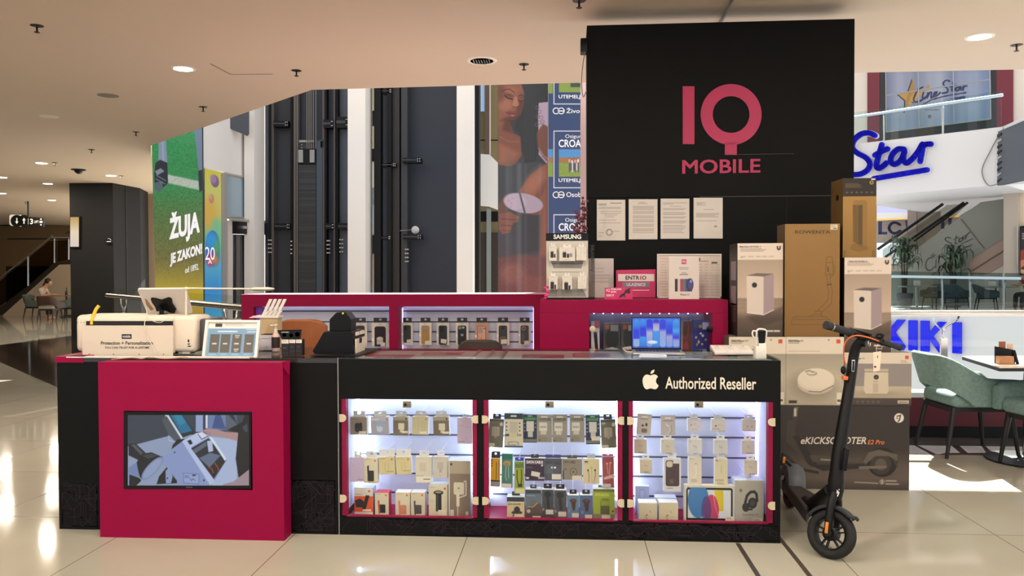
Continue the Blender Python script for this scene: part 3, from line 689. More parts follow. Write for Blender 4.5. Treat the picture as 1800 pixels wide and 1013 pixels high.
# notices
for i, (x0, y0, x1, y1, lab) in enumerate(((1049, 351.5, 1099, 423, 'white notice with a round stamp at its foot, leftmost on the black wall'), (1105, 350.5, 1155.5, 421, 'white notice densely filled with paragraphs, second from the left on the black wall'),
                                    (1161, 349.5, 1211.5, 420, 'white notice with spaced paragraphs, third from the left on the black wall'), (1219, 348, 1270, 419.5, 'white notice with few lines of text, rightmost on the black wall'))):
    A = Art(0, 0, 50, 71, 64, '#d9d0c6'); rs = random.Random(i+5)
    def ln(y, xa=5, xb=45, k=0): A.r(xa, y, xb-rs.uniform(0, 8)*k, y+0.7, '#6e6964', 0.75)
    if i == 0:
        A.r(3, 6, 17, 10, '#a8a29c').r(24, 5, 44, 6, '#4c4846'); A.r(3, 12, 43, 16, '#b4aea6', 0.8); ln(19.5, 4, 44); ln(23, 6, 42); ln(26, 14, 36); ln(29.5, 15, 31); ln(35, 3, 34); ln(40, 3, 42); A.ring(22, 57, 4, 6, '#8d8882'); ln(55, 28, 40); ln(57.5, 3, 12); ln(63, 3, 9)
    elif i == 1:
        ln(5, 18, 28); ln(7, 16, 33); [ln(y, 7, 44) for y in (12, 14, 16, 18, 21, 23, 25, 29, 31, 33, 36, 38, 40, 44, 46, 48, 52, 54, 56, 59)]
    elif i == 2:
        ln(7, 4, 46); ln(9, 4, 22); ln(13, 16, 36); [ln(y, 4, 45, 1) for y in (17, 19, 24, 26, 28, 32, 34, 39, 41, 43, 47, 49, 52, 54, 57, 60)]
    else:
        [ln(y, 5, 22, 1) for y in (8, 10, 12)]; ln(20, 17, 35); [ln(y, 4, 45, 1) for y in (27, 29, 31, 33, 40)]; A.e(38, 50, 2.5, 1.5, '#8a8078')
    b = MB(); b.rect(x0, y0, x1, y1, wp, M('notice_paper', (222, 214, 204), 0.5), 0.006, 0.002); b.artp(A, x0+0.4, y0+0.4, x1-0.4, y1-0.4, wp, PRINT, 0.009)
    b.build('notice', label=lab, cat='notice', group='white notices on the black wall')
# ================================================================ GOODS IN THE SHOWCASES
card = M('card_white', (226, 222, 214), 0.5)
hookm = M('hook_steel', (206, 206, 212), 0.4)
def draw(A, ops):
    for o in ops:
        k, a = o[0], o[1:]
        if k == 'r': A.r(*a)
        elif k == 'e': A.e(*a)
        elif k == 'p': A.p(*a)
        elif k == 'l': A.l(*a)
        elif k == 't': A.txt(*a)
        elif k == 'rr':                    # rounded rectangle x0 y0 x1 y1 rad col
            x0, y0, x1, y1, rd, c = a
            q = []
            for cx, cy, s in ((x1-rd, y0+rd, -90), (x1-rd, y1-rd, 0), (x0+rd, y1-rd, 90), (x0+rd, y0+rd, 180)):
                q += [(cx+rd*math.cos(math.radians(s+t)), cy+rd*math.sin(math.radians(s+t))) for t in (0, 30, 60, 90)]
            A.p(q, c)
SIDE = {}
def side(c):
    if c not in SIDE: SIDE[c] = M('carton_'+c.lstrip('#'), c, 0.5)
    return SIDE[c]
def pack(name, label, x0, y0, x1, y1, Y, t, bg, ops, sidec='#dcd8d2', tab=None, tilt=0.0, stand=None, back=None, words=None, group=None, cat='package', res=1.5, tabc='#e4e0da', rnd=0.0):
    """a boxed or carded article: front at depth Y, t thick, px outline; art units are 0..100 x 0..h"""
    Wd, H = x1-x0, y1-y0
    p00, p11 = at(x0, y0, Y), at(x1, y1, Y)
    w_, h_ = p11.x-p00.x, p00.z-p11.z
    z0 = p11.z
    if stand is not None: h_ = p00.z-stand; z0 = stand
    cx = (p00.x+p11.x)/2
    R = Matrix.Rotation(math.radians(-tilt), 4, 'Y')
    piv = Vector((cx, Y, z0+h_ if tab else z0)); T = Matrix.Translation(piv) @ R @ Matrix.Translation(-piv)
    h100 = 100.0*H/Wd
    A = Art(0, 0, 100, h100, max(10, int(Wd*res)), bg); draw(A, ops)
    m = MB(); sm = side(sidec)
    if rnd: m.rbox((cx-w_/2, Y+0.0008, z0), (cx+w_/2, Y+t, z0+h_), sm, rnd, 2, T)
    else:
        k = MB(); k.box((cx-w_/2, Y+0.0008, z0), (cx+w_/2, Y+t, z0+h_), sm); m.add([T @ Vector(v) for v in k.v], k.f, sm)
    q = [T @ Vector(v) for v in ((cx-w_/2+rnd*0.5, Y, z0+h_-rnd*0.5), (cx+w_/2-rnd*0.5, Y, z0+h_-rnd*0.5), (cx+w_/2-rnd*0.5, Y, z0+rnd*0.5), (cx-w_/2+rnd*0.5, Y, z0+rnd*0.5))]
    m.art(A, *q, PRINT)
    if words:
        for tx, ux0, uy0, ux1, uy1, c in words:
            f = lambda u, v: q[0]+(q[1]-q[0])*(u/100)+(q[3]-q[0])*(v/h100)+Vector((0, -0.0006, 0))
            m.text3(tx, f(ux0, uy1), f(ux1, uy1)-f(ux0, uy1), f(ux0, uy0)-f(ux0, uy1), side(c), 0.02)
    if not tab: return m.build(name, label=label, cat=cat, group=group)
    root = thing(name, label, cat, (cx, Y, z0), group=group)
    m.build('carton', root)
    tw, th = tab
    g = MB(); tm = side(tabc); zt0 = z0+h_
    yt = Y+t*0.5
    k = MB(); a, c_ = cx-w_*tw/2, cx+w_*tw/2; hs = min(0.012, w_*0.1)
    k.box((a, yt-0.0008, zt0-0.001), (c_, yt+0.0008, zt0+th*0.45), tm); k.box((a, yt-0.0008, zt0+th*0.45), (cx-hs, yt+0.0008, zt0+th), tm); k.box((cx+hs, yt-0.0008, zt0+th*0.45), (c_, yt+0.0008, zt0+th), tm); k.box((cx-hs, yt-0.0008, zt0+th*0.8), (cx+hs, yt+0.0008, zt0+th), tm)
    g.add([T @ Vector(v) for v in k.v], k.f, tm); g.build('hang_tab', root)
    if back:                                # the peg it hangs from belongs to the slat wall
        hk = MB(); z = zt0+th*0.78
        hk.tube([(cx, back[1], z+0.004), (cx, yt-0.012, z), (cx, yt-0.016, z+0.006)], 0.0015, hookm, 6); hk.build('peg_hook', back[0])
    return root
slats = [o for o in dc.children if o.name.startswith('slat_wall')]
HB = [(o, SY) for o in slats]
YI = YF+0.12
G1, G2, G3 = 'packaged goods in the left showcase', 'packaged goods in the middle showcase', 'packaged goods in the right showcase'
red = '#d4533a'
# -------- left showcase
def L(name, lab, x0, y0, x1, y1, bg, ops, t=0.04, tab=(0.7, 0.03), Y=YI, **k): return pack(name, lab, x0, y0, x1, y1, Y, t, bg, ops, tab=tab, back=HB[0] if tab else None, group=G1, **k)
ear = [('rr', 27, 40, 72, 92, 14, '#2d2b2b'), ('e', 42, 50, 12, 14, '#1e1d1d'), ('e', 62, 46, 8, 12, '#1e1d1d'), ('t', 8, 60, 12, 2, '#4c463f'), ('e', 90, 16, 5, 5, red), ('r', 52, 86, 96, 104, '#d9d3c6')]
L('earbud_box', 'taupe box with black earbuds pictured, first on the top row, left showcase', 615.5, 733, 645, 764.6, '#8e8377', ear)
L('earbud_box', 'pale lilac-grey box with light blue earbuds, second on the top row, left showcase', 651.5, 733, 682.6, 765, '#a7a6b8', [('r', 0, 0, 100, 24, '#b9b6c6'), ('rr', 32, 40, 66, 86, 14, '#c6cfdf'), ('e', 44, 46, 9, 11, '#8fb2cc'), ('e', 60, 46, 8, 11, '#8fb2cc'), ('t', 6, 60, 10, 3, '#efeef4'), ('e', 92, 16, 5, 5, red)], tilt=2)
plug = [('r', 0, 0, 100, 24, '#a39884'), ('rr', 34, 42, 74, 84, 4, '#d8cfb2'), ('rr', 44, 82, 70, 104, 4, '#cfc6aa'), ('r', 58, 94, 98, 108, '#e0d9c6'), ('e', 86, 14, 6, 6, '#3a332c')]
L('charger_box', 'brown box with a cream plug, third on the top row, left showcase', 691, 733, 717.6, 766, '#786c5e', plug)
L('cable_box', 'cream box with two faint cables, fourth on the top row, left showcase', 724.6, 733, 752.6, 764.6, '#c9bd98', [('t', 8, 60, 10, 1, '#8c8160'), ('l', [(40, 30), (38, 90)], 2, '#a89c74'), ('l', [(60, 30), (64, 90)], 2, '#a89c74'), ('l', [(74, 34), (78, 84)], 2, '#a89c74'), ('e', 86, 14, 5, 5, '#8a7d68'), ('r', 48, 92, 95, 106, '#e2d9bf')], tilt=-1)
L('charger_box', 'brown box with a cream plug, fifth on the top row, left showcase', 761, 733, 789, 766, '#74685b', plug, tilt=2)
L('accessory_box', 'tall pinkish white box hanging at the right end of the top row, left showcase', 803.6, 735, 830, 780.6, '#cbb6cb', [('t', 8, 50, 8, 1, '#a892aa'), ('l', [(15, 50), (40, 52)], 2, '#b48aa4'), ('l', [(60, 60), (80, 64)], 2, '#b48aa4'), ('l', [(55, 130), (70, 150)], 3, '#a58fa8'), ('r', 4, 156, 50, 160, '#8f7b90')], tab=(0.3, 0.02))
L('accessory_box', 'tall pinkish white box at the left end of the middle row, left showcase', 616, 804.5, 640, 847.6, '#cdbcd6', [('l', [(15, 60), (35, 62)], 3, '#d48aa0'), ('l', [(50, 50), (75, 50)], 2, '#b7a8c4'), ('l', [(55, 140), (70, 155)], 3, '#a58fb8'), ('r', 50, 160, 92, 165, '#8f84a8')], tab=(0.5, 0.03))
def bank(c1, c2): return [('t', 8, 60, 8, 2, '#9a8e74'), ('rr', 26, 92, 72, 172, 6, c1), ('p', [(22, 60), (34, 52), (40, 160), (26, 160)], c2), ('e', 80, 20, 7, 7, red), ('r', 30, 176, 92, 184, '#b5a98e')]
L('power_bank_box', 'cream box with a black power bank, second on the middle row, left showcase', 640, 805.6, 664, 850, '#d6ccae', bank('#2f2c2c', '#262323'), tab=(0.8, 0.034))
cab = [('t', 8, 60, 9, 2, '#7c7050'), ('l', [(38, 40), (36, 90)], 2, '#a0925f'), ('l', [(58, 40), (60, 92)], 2, '#a0925f'), ('e', 84, 18, 6, 6, red), ('r', 44, 92, 92, 98, '#a0956f')]
L('cable_box', 'cream cable box tilted, third on the middle row, left showcase', 665.5, 803.5, 693.0, 834.4, '#cfc193', cab, tilt=3, tab=(1.0, 0.04))
L('cable_box', 'cream cable box tilted with a white side, fourth on the middle row, left showcase', 695.5, 803.5, 721.5, 834.4, '#c9bb8e', cab, tilt=3, tab=(1.0, 0.04))
L('charger_box', 'ivory box with a price strip below, fifth on the middle row, left showcase', 730.5, 803.5, 759, 849, '#cfc6b4', [('t', 8, 70, 10, 1, '#9a9282'), ('r', 24, 36, 66, 90, '#c3b9a2'), ('r', 4, 120, 100, 158, '#dcd5c6'), ('r', 48, 136, 90, 141, '#5c5650'), ('r', 0, 116, 50, 120, '#9a9282')], tab=(0.6, 0.032))
L('charger_box', 'grey-white box with a faint wall plug, sixth on the middle row, left showcase', 761.5, 803.5, 787.0, 841, '#c6bfb4', [('rr', 30, 36, 70, 84, 5, '#b4ada2'), ('r', 40, 84, 60, 110, '#aaa398'), ('t', 8, 80, 10, 1, '#968f84'), ('e', 46, 130, 3, 3, '#6c665e')], tab=(0.5, 0.032))
L('watch_charger_box', 'large taupe box with a white charger, standing at the right of the left showcase', 788, 810.5, 827, 910, '#857364', [('r', 0, 0, 100, 56, '#a89a84'), ('r', 0, 0, 6, 260, '#c9c0ae'), ('rr', 24, 94, 72, 148, 6, '#cfc7b0'), ('l', [(72, 90), (80, 88), (80, 150), (52, 160)], 6, '#cfc7b0'), ('r', 36, 140, 50, 200, '#d6cfba'), ('l', [(42, 200), (42, 262)], 4, '#cfc7b0'), ('e', 47, 120, 5, 4, '#8a8068'), ('r', 8, 10, 18, 20, '#4c443a'), ('r', 8, 215, 24, 252, '#cfc7b0'), ('r', 78, 222, 90, 238, '#c9c4b4'), ('r', 80, 240, 92, 250, '#cf6a52')], t=0.10, tab=None, stand=zfl, sidec='#cdd2e0', Y=YI-0.02)
L('watch_box', 'orange and white box with a black gadget, first of the standing row, left showcase', 622.8, 858, 655.7, 910, '#d8572c', [('r', 0, 0, 100, 46, '#d9d0c2'), ('t', 4, 56, 34, 2, '#6c5c50'), ('p', [(2, 70), (30, 60), (52, 76), (44, 110), (8, 108)], '#2b2a2c'), ('p', [(62, 40), (82, 42), (60, 122), (42, 120)], '#242426'), ('r', 0, 134, 100, 160, '#dcd3c4'), ('r', 44, 120, 90, 130, '#e6dfd2'), ('e', 80, 18, 6, 6, red)], t=0.08, tab=None, stand=zfl, sidec='#b9c4e6')
def bank2(c1, c2): return [('t', 8, 60, 8, 2, '#a3977c'), ('rr', 28, 88, 76, 152, 5, c1), ('p', [(20, 62), (32, 56), (38, 160), (26, 160)], c2), ('e', 80, 18, 7, 7, red), ('r', 34, 154, 84, 162, '#d9d0bc'), ('r', 10, 166, 90, 170, '#b5a98e')]
L('power_bank_box', 'cream box with a green power bank and orange loop, standing row, left showcase', 659, 866.5, 683.4, 910, '#d3c8ac', bank2('#23302e', '#c2502f'), t=0.07, tab=None, stand=zfl, sidec='#b3283e')
L('power_bank_box', 'cream box with a coral power bank, third of the standing row, left showcase', 694.8, 866, 720.7, 910, '#d2c7ae', bank2('#c98266', '#c98266'), t=0.07, tab=None, stand=zfl)
L('power_bank_box', 'cream box with a grey power bank, fourth of the standing row, left showcase', 722, 866, 747, 909.5, '#cec4aa', bank2('#4e4a48', '#4e4a48'), t=0.07, tab=None, stand=zfl)
L('shaver_box', 'cream box with a black shaver, fifth of the standing row, left showcase', 753.4, 853, 786.8, 910.6, '#cfc5aa', [('e', 52, 40, 26, 12, '#23211f'), ('e', 52, 38, 18, 6, '#8c867a'), ('r', 38, 50, 68, 140, '#2a2826'), ('r', 44, 52, 52, 138, '#4c4844'), ('r', 50, 132, 92, 160, '#ddd5bf'), ('e', 86, 18, 6, 6, red), ('t', 6, 46, 10, 2, '#8c8268'), ('t', 8, 30, 80, 5, '#b0a68c')], t=0.08, tab=None, stand=zfl, sidec='#d8d6d2')
# -------- middle showcase
def Mi(name, lab, x0, y0, x1, y1, bg, ops, t=0.03, tab=(0.55, 0.028), Y=YI, **k): return pack(name, lab, x0, y0, x1, y1, Y, t, bg, ops, tab=tab, back=HB[1] if tab else None, group=G2, **k)
olive = [('r', 0, 0, 100, 14, '#4a4a40'), ('rr', 20, 52, 74, 118, 10, '#a89e8e'), ('l', [(36, 58), (36, 112)], 3, '#8a8174'), ('l', [(52, 56), (52, 114)], 3, '#8a8174'), ('r', 40, 118, 56, 130, '#9a9082'), ('e', 84, 34, 12, 13, '#c7bfae'), ('r', 0, 168, 44, 190, '#c4bca8'), ('t', 6, 60, 24, 2, '#8f8a76')]
Mi('charger_pack', 'olive grey blister card with a plug, tilted, leftmost on the top row, middle showcase', 860.5, 737, 886, 787, '#6f6b5a', olive, tilt=-3, tabc='#1d1d1f')
Mi('charger_pack', 'white card with navy header, adapter and cable, second on the top row, middle showcase', 886.5, 727, 919.5, 787, '#cdc6b2', [('r', 0, 0, 100, 30, '#2a3340'), ('r', 34, 10, 66, 18, '#d5d8dc'), ('r', 28, 44, 72, 104, '#bab3a2'), ('r', 36, 104, 62, 130, '#c8bd92'), ('e', 12, 50, 4, 4, '#3a3a38'), ('e', 12, 70, 4, 4, '#3a3a38'), ('e', 12, 90, 4, 4, '#3a3a38'), ('e', 82, 52, 4, 4, '#3a3a38'), ('e', 82, 72, 4, 4, '#3a3a38'), ('e', 82, 92, 4, 4, '#3a3a38'), ('r', 4, 110, 26, 122, '#4c4a44'), ('rr', 16, 148, 80, 178, 12, '#aaa28c'), ('l', [(30, 164), (60, 158), (68, 170)], 4, '#e2dcc8'), ('r', 0, 174, 100, 184, '#3c4452')], words=[('1m', 68, 106, 90, 122, '#33332f')], tab=None, Y=YI-0.012)
grn = [('r', 0, 0, 100, 18, '#253a4a'), ('r', 4, 18, 96, 42, '#2f6a44'), ('r', 24, 48, 78, 122, '#ccc8c0'), ('r', 34, 118, 70, 164, '#bdb8b0'), ('e', 10, 64, 5, 5, '#9aa3b8'), ('e', 10, 92, 5, 5, '#9aa3b8'), ('e', 10, 118, 5, 5, '#9aa3b8'), ('e', 90, 64, 5, 5, '#9aa3b8'), ('e', 90, 92, 5, 5, '#9aa3b8'), ('r', 0, 178, 100, 200, '#77736a'), ('r', 34, 8, 66, 14, '#c9cdd4')]
gw = [('CHARGER', 10, 23, 90, 38, '#64a777')]
Mi('charger_pack', 'navy and green card with a white plug, third on the top row, middle showcase', 919.5, 729, 943.8, 778.6, '#252d48', grn, words=gw, tab=None)
chg = [('r', 28, 12, 72, 20, '#d8d4cc'), ('r', 14, 54, 68, 112, '#d2cec6'), ('r', 20, 78, 62, 92, '#a8a296'), ('r', 24, 112, 62, 136, '#c4bfb4'), ('t', 8, 90, 152, 3, '#6f685e', 5), ('r', 8, 170, 24, 182, '#6c655b')]
cw = [('CHARGER', 6, 24, 94, 42, '#413b35')]
for n, (a, c) in enumerate(((944.2, 970), (971, 997.2), (1001.7, 1027.5))):
    Mi('charger_pack', ('grey charger card right beside the navy and green one, top of middle showcase', 'grey charger card in the middle of the three alike, top of middle showcase', 'grey charger card left of the second navy and green one, top of middle showcase')[n], a, 729, c, 778, '#958c80', chg, words=cw, tab=None)
Mi('charger_pack', 'navy and green card with a price sticker, seventh on the top row, middle showcase', 1030, 730, 1055, 781.5, '#272e46', grn+[('r', 40, 150, 100, 180, '#d6d0c2')], words=gw, tab=None, tilt=1)
Mi('charger_pack', 'olive grey blister card with a plug, rightmost on the top row, middle showcase', 1055.5, 738, 1082, 788, '#6c6856', olive, tilt=3, tabc='#1d1d1f', words=[('20', 4, 18, 30, 30, '#d8d4c4')])
Mi('cable_pack', 'yellow and black narrow pack at the left end of the middle row, middle showcase', 862.5, 806, 879.5, 856, '#cf9a14', [('r', 0, 236, 100, 300, '#8c8378'), ('r', 0, 226, 100, 240, '#1d1b18'), ('l', [(62, 40), (60, 215)], 7, '#2a2418'), ('l', [(86, 20), (84, 215)], 5, '#4c3f18'), ('e', 12, 24, 7, 9, '#2a2418'), ('e', 12, 52, 7, 9, '#2a2418'), ('e', 12, 80, 7, 9, '#2a2418')], tabc='#23222c', tab=(0.95, 0.036), tilt=-1)
Mi('earphone_pack', 'teal green narrow pack with earphones, second on the middle row, middle showcase', 881, 798, 900.5, 858, '#47776b', [('r', 0, 0, 100, 50, '#1f6d60'), ('e', 48, 88, 34, 26, '#b78548'), ('e', 44, 96, 22, 14, '#7d8a5a'), ('l', [(40, 120), (36, 210), (50, 240)], 7, '#8fae9f'), ('l', [(62, 120), (66, 220)], 7, '#8fae9f'), ('r', 0, 270, 92, 310, '#c8c2b4')], tab=None, tilt=-1)
Mi('cable_pack', 'lime green narrow pack with a looped black cable, third on the middle row, middle showcase', 904.3, 811.5, 921.5, 868, '#8f9a36', [('r', 0, 0, 100, 56, '#6f8a3c'), ('r', 0, 56, 100, 62, '#2c2f1c'), ('l', [(28, 90), (26, 170), (40, 240), (66, 240), (74, 170), (72, 84)], 9, '#24261a'), ('r', 34, 230, 80, 262, '#33352a'), ('r', 8, 276, 100, 330, '#c9c98e')], words=[('ALLOY', 8, 20, 92, 48, '#20301a')], tabc='#36379a', tab=(0.9, 0.02))
Mi('cable_pack', 'dark purple cable box with a price sticker, fourth on the middle row, middle showcase', 923, 806, 957, 846, '#35263c', [('r', 4, 10, 96, 30, '#6c5f68'), ('t', 6, 50, 44, 2, '#8c7f90', 2), ('e', 88, 36, 5, 5, '#d6d0d8'), ('p', [(34, 66), (78, 74), (74, 98), (30, 90)], '#c9c0b2'), ('r', 4, 98, 20, 108, '#d0cbd0'), ('r', 68, 98, 100, 106, '#b9b4b8'), ('r', 18, 112, 100, 118, '#4a4046')], words=[('DATA CABLE', 8, 12, 92, 26, '#e6e0e4')], tabc='#20202c', tab=(0.4, 0.02), Y=YI-0.01)
Mi('cable_pack', 'slate blue cable box with a price sticker, fifth on the middle row, middle showcase', 957.4, 806, 987.6, 845.5, '#4a4a58', [('r', 6, 30, 50, 90, '#555b66'), ('e', 42, 54, 5, 5, '#d8d8dc'), ('e', 60, 54, 6, 6, '#d8d8dc'), ('r', 42, 92, 96, 124, '#cdc6ba')], words=[('DATA CABLE', 6, 18, 94, 36, '#2c2c36')], tabc='#3a3a7c', tab=(0.9, 0.018))
Mi('cable_pack', 'grey data cable box with a coiled cable, sixth on the middle row, middle showcase', 988.2, 807, 1023.2, 844, '#857b6d', [('e', 56, 66, 18, 20, '#5f574c'), ('e', 56, 66, 14, 16, '#8d8375'), ('e', 56, 66, 6, 7, '#5f574c'), ('r', 50, 84, 98, 106, '#cbc2b0'), ('r', 4, 60, 9, 106, '#3c362e'), ('t', 6, 40, 28, 1, '#5c5448')], words=[('DATA CABLE', 8, 8, 66, 22, '#2d2822'), ('2m', 6, 46, 22, 56, '#2d2822')], tabc='#4a4a44', tab=(0.5, 0.018))
Mi('earphone_pack', 'cream box with wired earphones, seventh on the middle row, middle showcase', 1025.2, 807, 1053.4, 850.8, '#cbbd98', [('r', 8, 14, 30, 22, '#3b352b'), ('t', 8, 50, 28, 1, '#8c8064', 3), ('e', 50, 56, 9, 9, '#b3b07c'), ('l', [(52, 64), (54, 140)], 2, '#8e8566'), ('l', [(30, 76), (36, 100), (36, 146)], 3, '#4c4232'), ('l', [(74, 74), (76, 100), (70, 140)], 3, '#4c4232'), ('e', 30, 72, 5, 7, '#3c3226'), ('e', 74, 70, 5, 7, '#3c3226'), ('t', 50, 92, 140, 3, '#9a8e6e', 3)], tabc='#b9bfc4', tab=(0.5, 0.028))
Mi('earphone_pack', 'pinkish red earphone pack, rightmost on the middle row, middle showcase', 1058.7, 803, 1079, 857.8, '#9a4a4c', [('r', 0, 0, 100, 14, '#a3506a'), ('l', [(40, 60), (48, 150)], 5, '#d8a9a0'), ('l', [(66, 56), (60, 160)], 5, '#d8a9a0'), ('e', 40, 60, 9, 7, '#d8a9a0'), ('e', 70, 54, 9, 7, '#d8a9a0'), ('p', [(10, 180), (96, 150), (96, 186), (10, 200)], '#caa9a0'), ('e', 46, 224, 16, 10, '#7a4a44'), ('r', 2, 236, 70, 268, '#c8b6a6')], tabc='#a84a78', tab=(0.95, 0.012), tilt=1)
Mi('car_holder_box', 'cream car holder box with a navy top, leftmost of the standing row, middle showcase', 891, 874, 921.7, 913, '#cfbf95', [('r', 0, 0, 100, 26, '#2f3f4d'), ('e', 58, 76, 18, 22, '#3c3a38'), ('e', 40, 90, 14, 8, '#4a4642'), ('e', 76, 90, 12, 8, '#4a4642'), ('l', [(40, 92), (36, 112)], 6, '#3c3a38'), ('r', 44, 100, 92, 122, '#ddd2b2')], words=[('CAR HOLDER', 6, 36, 80, 46, '#4c432c')], t=0.07, tab=(0.45, 0.022), stand=zfl, tabc='#2b3848')
Mi('phone_mount_box', 'grey-blue magnetic mount box, second of the standing row, middle showcase', 923.5, 861, 951, 913, '#5d6d7c', [('r', 0, 0, 100, 24, '#3b4148'), ('p', [(0, 130), (60, 80), (100, 90), (100, 190), (0, 190)], '#5a4a44'), ('e', 50, 84, 24, 22, '#6a665e'), ('l', [(20, 110), (50, 110), (78, 84)], 5, '#a7a094'), ('e', 20, 138, 12, 12, '#b3aa98'), ('t', 8, 80, 36, 2, '#c9ccd0'), ('r', 0, 156, 100, 195, '#4a4844'), ('r', 46, 168, 100, 192, '#c4bcac')], t=0.06, tab=(0.4, 0.02), stand=zfl, tabc='#3a3c3e', tilt=0)
drk = [('e', 50, 36, 30, 26, '#23262a'), ('p', [(34, 50), (62, 50), (70, 150), (46, 150)], '#2a2d31'), ('r', 4, 150, 20, 170, '#7f8a80'), ('r', 34, 162, 100, 200, '#c2baaa'), ('l', [(4, 10), (4, 190)], 3, '#70757a')]
Mi('phone_mount_box', 'dark box with glossy highlights, third of the standing row, middle showcase', 952.5, 861, 972.8, 910, '#41454a', drk, t=0.06, tab=(0.7, 0.026), stand=zfl, tabc='#1d1e20')
Mi('phone_mount_box', 'dark box with a holder arm, fourth of the standing row, middle showcase', 974, 862, 995.5, 910, '#46494c', drk, t=0.06, tab=(0.7, 0.026), stand=zfl, tabc='#1d1e20')
carc = [('e', 50, 44, 30, 16, '#4d352e'), ('p', [(28, 44), (74, 44), (66, 122), (46, 122)], '#4d352e'), ('e', 52, 42, 14, 8, '#6d4c40'), ('e', 18, 128, 9, 9, '#8fa0a0'), ('r', 40, 146, 98, 180, '#c9c2b2'), ('r', 0, 124, 100, 132, '#4a5c70', 0.5)]
Mi('car_charger_box', 'blue box with a brown car charger, fifth of the standing row, middle showcase', 997.2, 871, 1017.8, 912.5, '#5b7890', carc, t=0.06, tab=(0.6, 0.024), stand=zfl, tabc='#1f2024')
Mi('car_charger_box', 'blue box with a brown car charger, sixth of the standing row beside the lime box', 1019.4, 871, 1041.5, 912.5, '#4e6488', carc, t=0.06, tab=(0.6, 0.024), stand=zfl, tabc='#1f2024')
Mi('speaker_box', 'lime green speaker box, rightmost of the standing row, middle showcase', 1042.5, 860, 1080.5, 914.5, '#97a53a', [('r', 0, 0, 100, 12, '#5f6a3a'), ('r', 34, 54, 76, 116, '#57583a'), ('r', 36, 48, 76, 76, '#8b9c2e'), ('e', 56, 48, 20, 6, '#6f7a3c'), ('r', 0, 114, 100, 150, '#7d7a66'), ('r', 40, 118, 80, 140, '#ccc5ae'), ('e', 92, 100, 4, 4, '#2c2f1c')], words=[('SPEAKER', 8, 20, 76, 32, '#c8d35e')], t=0.08, tab=(0.5, 0.012), stand=zfl, tabc='#5d6a34')
# -------- right showcase
def R_(name, lab, x0, y0, x1, y1, bg, ops, t=0.035, tab=(0.6, 0.024), Y=YI, **k): return pack(name, lab, x0, y0, x1, y1, Y, t, bg, ops, tab=tab, back=HB[2] if tab else None, group=G3, **k)
R_('earbud_pack', 'beige card with grey earbuds and case, tilted, leftmost on the top row, right showcase', 1118.5, 728, 1143.5, 764.6, '#c4bab0', [('r', 30, 16, 70, 24, '#eceae8'), ('r', 22, 34, 74, 37, '#4c453e'), ('e', 40, 82, 8, 8, '#55493f'), ('e', 66, 74, 8, 12, '#55493f'), ('rr', 34, 102, 74, 132, 8, '#7f715f')], tab=None, t=0.006, tilt=-4)
R_('earphone_pack', 'beige card with white wired earphones, second on the top row, right showcase', 1161.5, 730, 1187, 765, '#bdb3b2', [('r', 30, 16, 70, 24, '#eceae8'), ('r', 16, 38, 84, 42, '#6c645e'), ('l', [(36, 60), (48, 78), (58, 70)], 5, '#ece6e2'), ('l', [(62, 80), (66, 96), (50, 130), (34, 136)], 4, '#e2dcd8'), ('l', [(70, 70), (76, 110), (60, 136)], 3, '#8c8480')], tab=None, t=0.006)
def wb_(s): return [('e', 14, 14, 4, 4, '#9a928a'), ('l', [(40, 42), (44, 56)], 4, '#8f867c'), ('l', [(54, 46), (58, 60)], 4, '#8f867c'), ('l', [(46, 58), (44, 84)], 2, '#b4aa9e'), ('l', [(58, 62), (62, 90)], 2, '#b4aa9e'), ('t', 36, 96, 100, 2, '#5f5850', 4, s), ('r', 74, 116, 100, 119, '#5f5850')]
R_('adapter_box', 'small white box with a faint red dot, third on the top row, right showcase', 1209, 737, 1232, 759, '#d2c9ce', [('e', 26, 46, 6, 6, '#b0706c'), ('r', 46, 32, 66, 46, '#c2b8be'), ('r', 70, 50, 92, 66, '#c9c0c6'), ('t', 30, 96, 76, 2, '#a69ca2', 3)])
R_('adapter_box', 'small white box with a dark dot and cable, fourth on the top row, right showcase', 1251, 737, 1275, 759.5, '#d0c8c4', [('e', 30, 50, 6, 6, '#4c4642'), ('l', [(44, 50), (54, 40), (70, 44), (82, 52)], 3, '#b2aaa6'), ('r', 4, 72, 60, 75, '#8c847e'), ('r', 50, 86, 96, 89, '#8c847e')])
R_('adapter_box', 'small greyish box with two dots, rightmost on the top row, right showcase', 1305, 738, 1329, 758.5, '#c2b9b6', [('e', 36, 52, 8, 7, '#9a918c'), ('e', 68, 52, 8, 7, '#a3948a'), ('r', 6, 76, 60, 79, '#8c847e')])
for x0, x1, y0, y1, bg, lab in ((1115, 1136.7, 773, 797.5, '#c3b3a0', 'tan earphone box, leftmost on the second row, right showcase'), (1162, 1185.6, 773, 798, '#cbc4b6', 'ivory earphone box, second on the second row, right showcase'), (1210, 1234, 773, 798.5, '#cfcac8', 'pale grey earphone box, third on the second row, right showcase'),
                                 (1255.5, 1279.4, 774, 799.5, '#c6c4c2', 'light grey earphone box, fourth on the second row, right showcase'), (1304.8, 1326, 775, 799, '#c9bdb4', 'beige earphone box, rightmost on the second row, right showcase'), (1125, 1146, 808.5, 833, '#c3b59e', 'tan earphone box beside the dark phone case, third row, right showcase'), (1308.5, 1331.5, 810, 835.5, '#c6bcae', 'beige earphone box at the right end of the third row, right showcase')):
    R_('earphone_box', lab, x0, y0, x1, y1, bg, wb_(int(x0)))
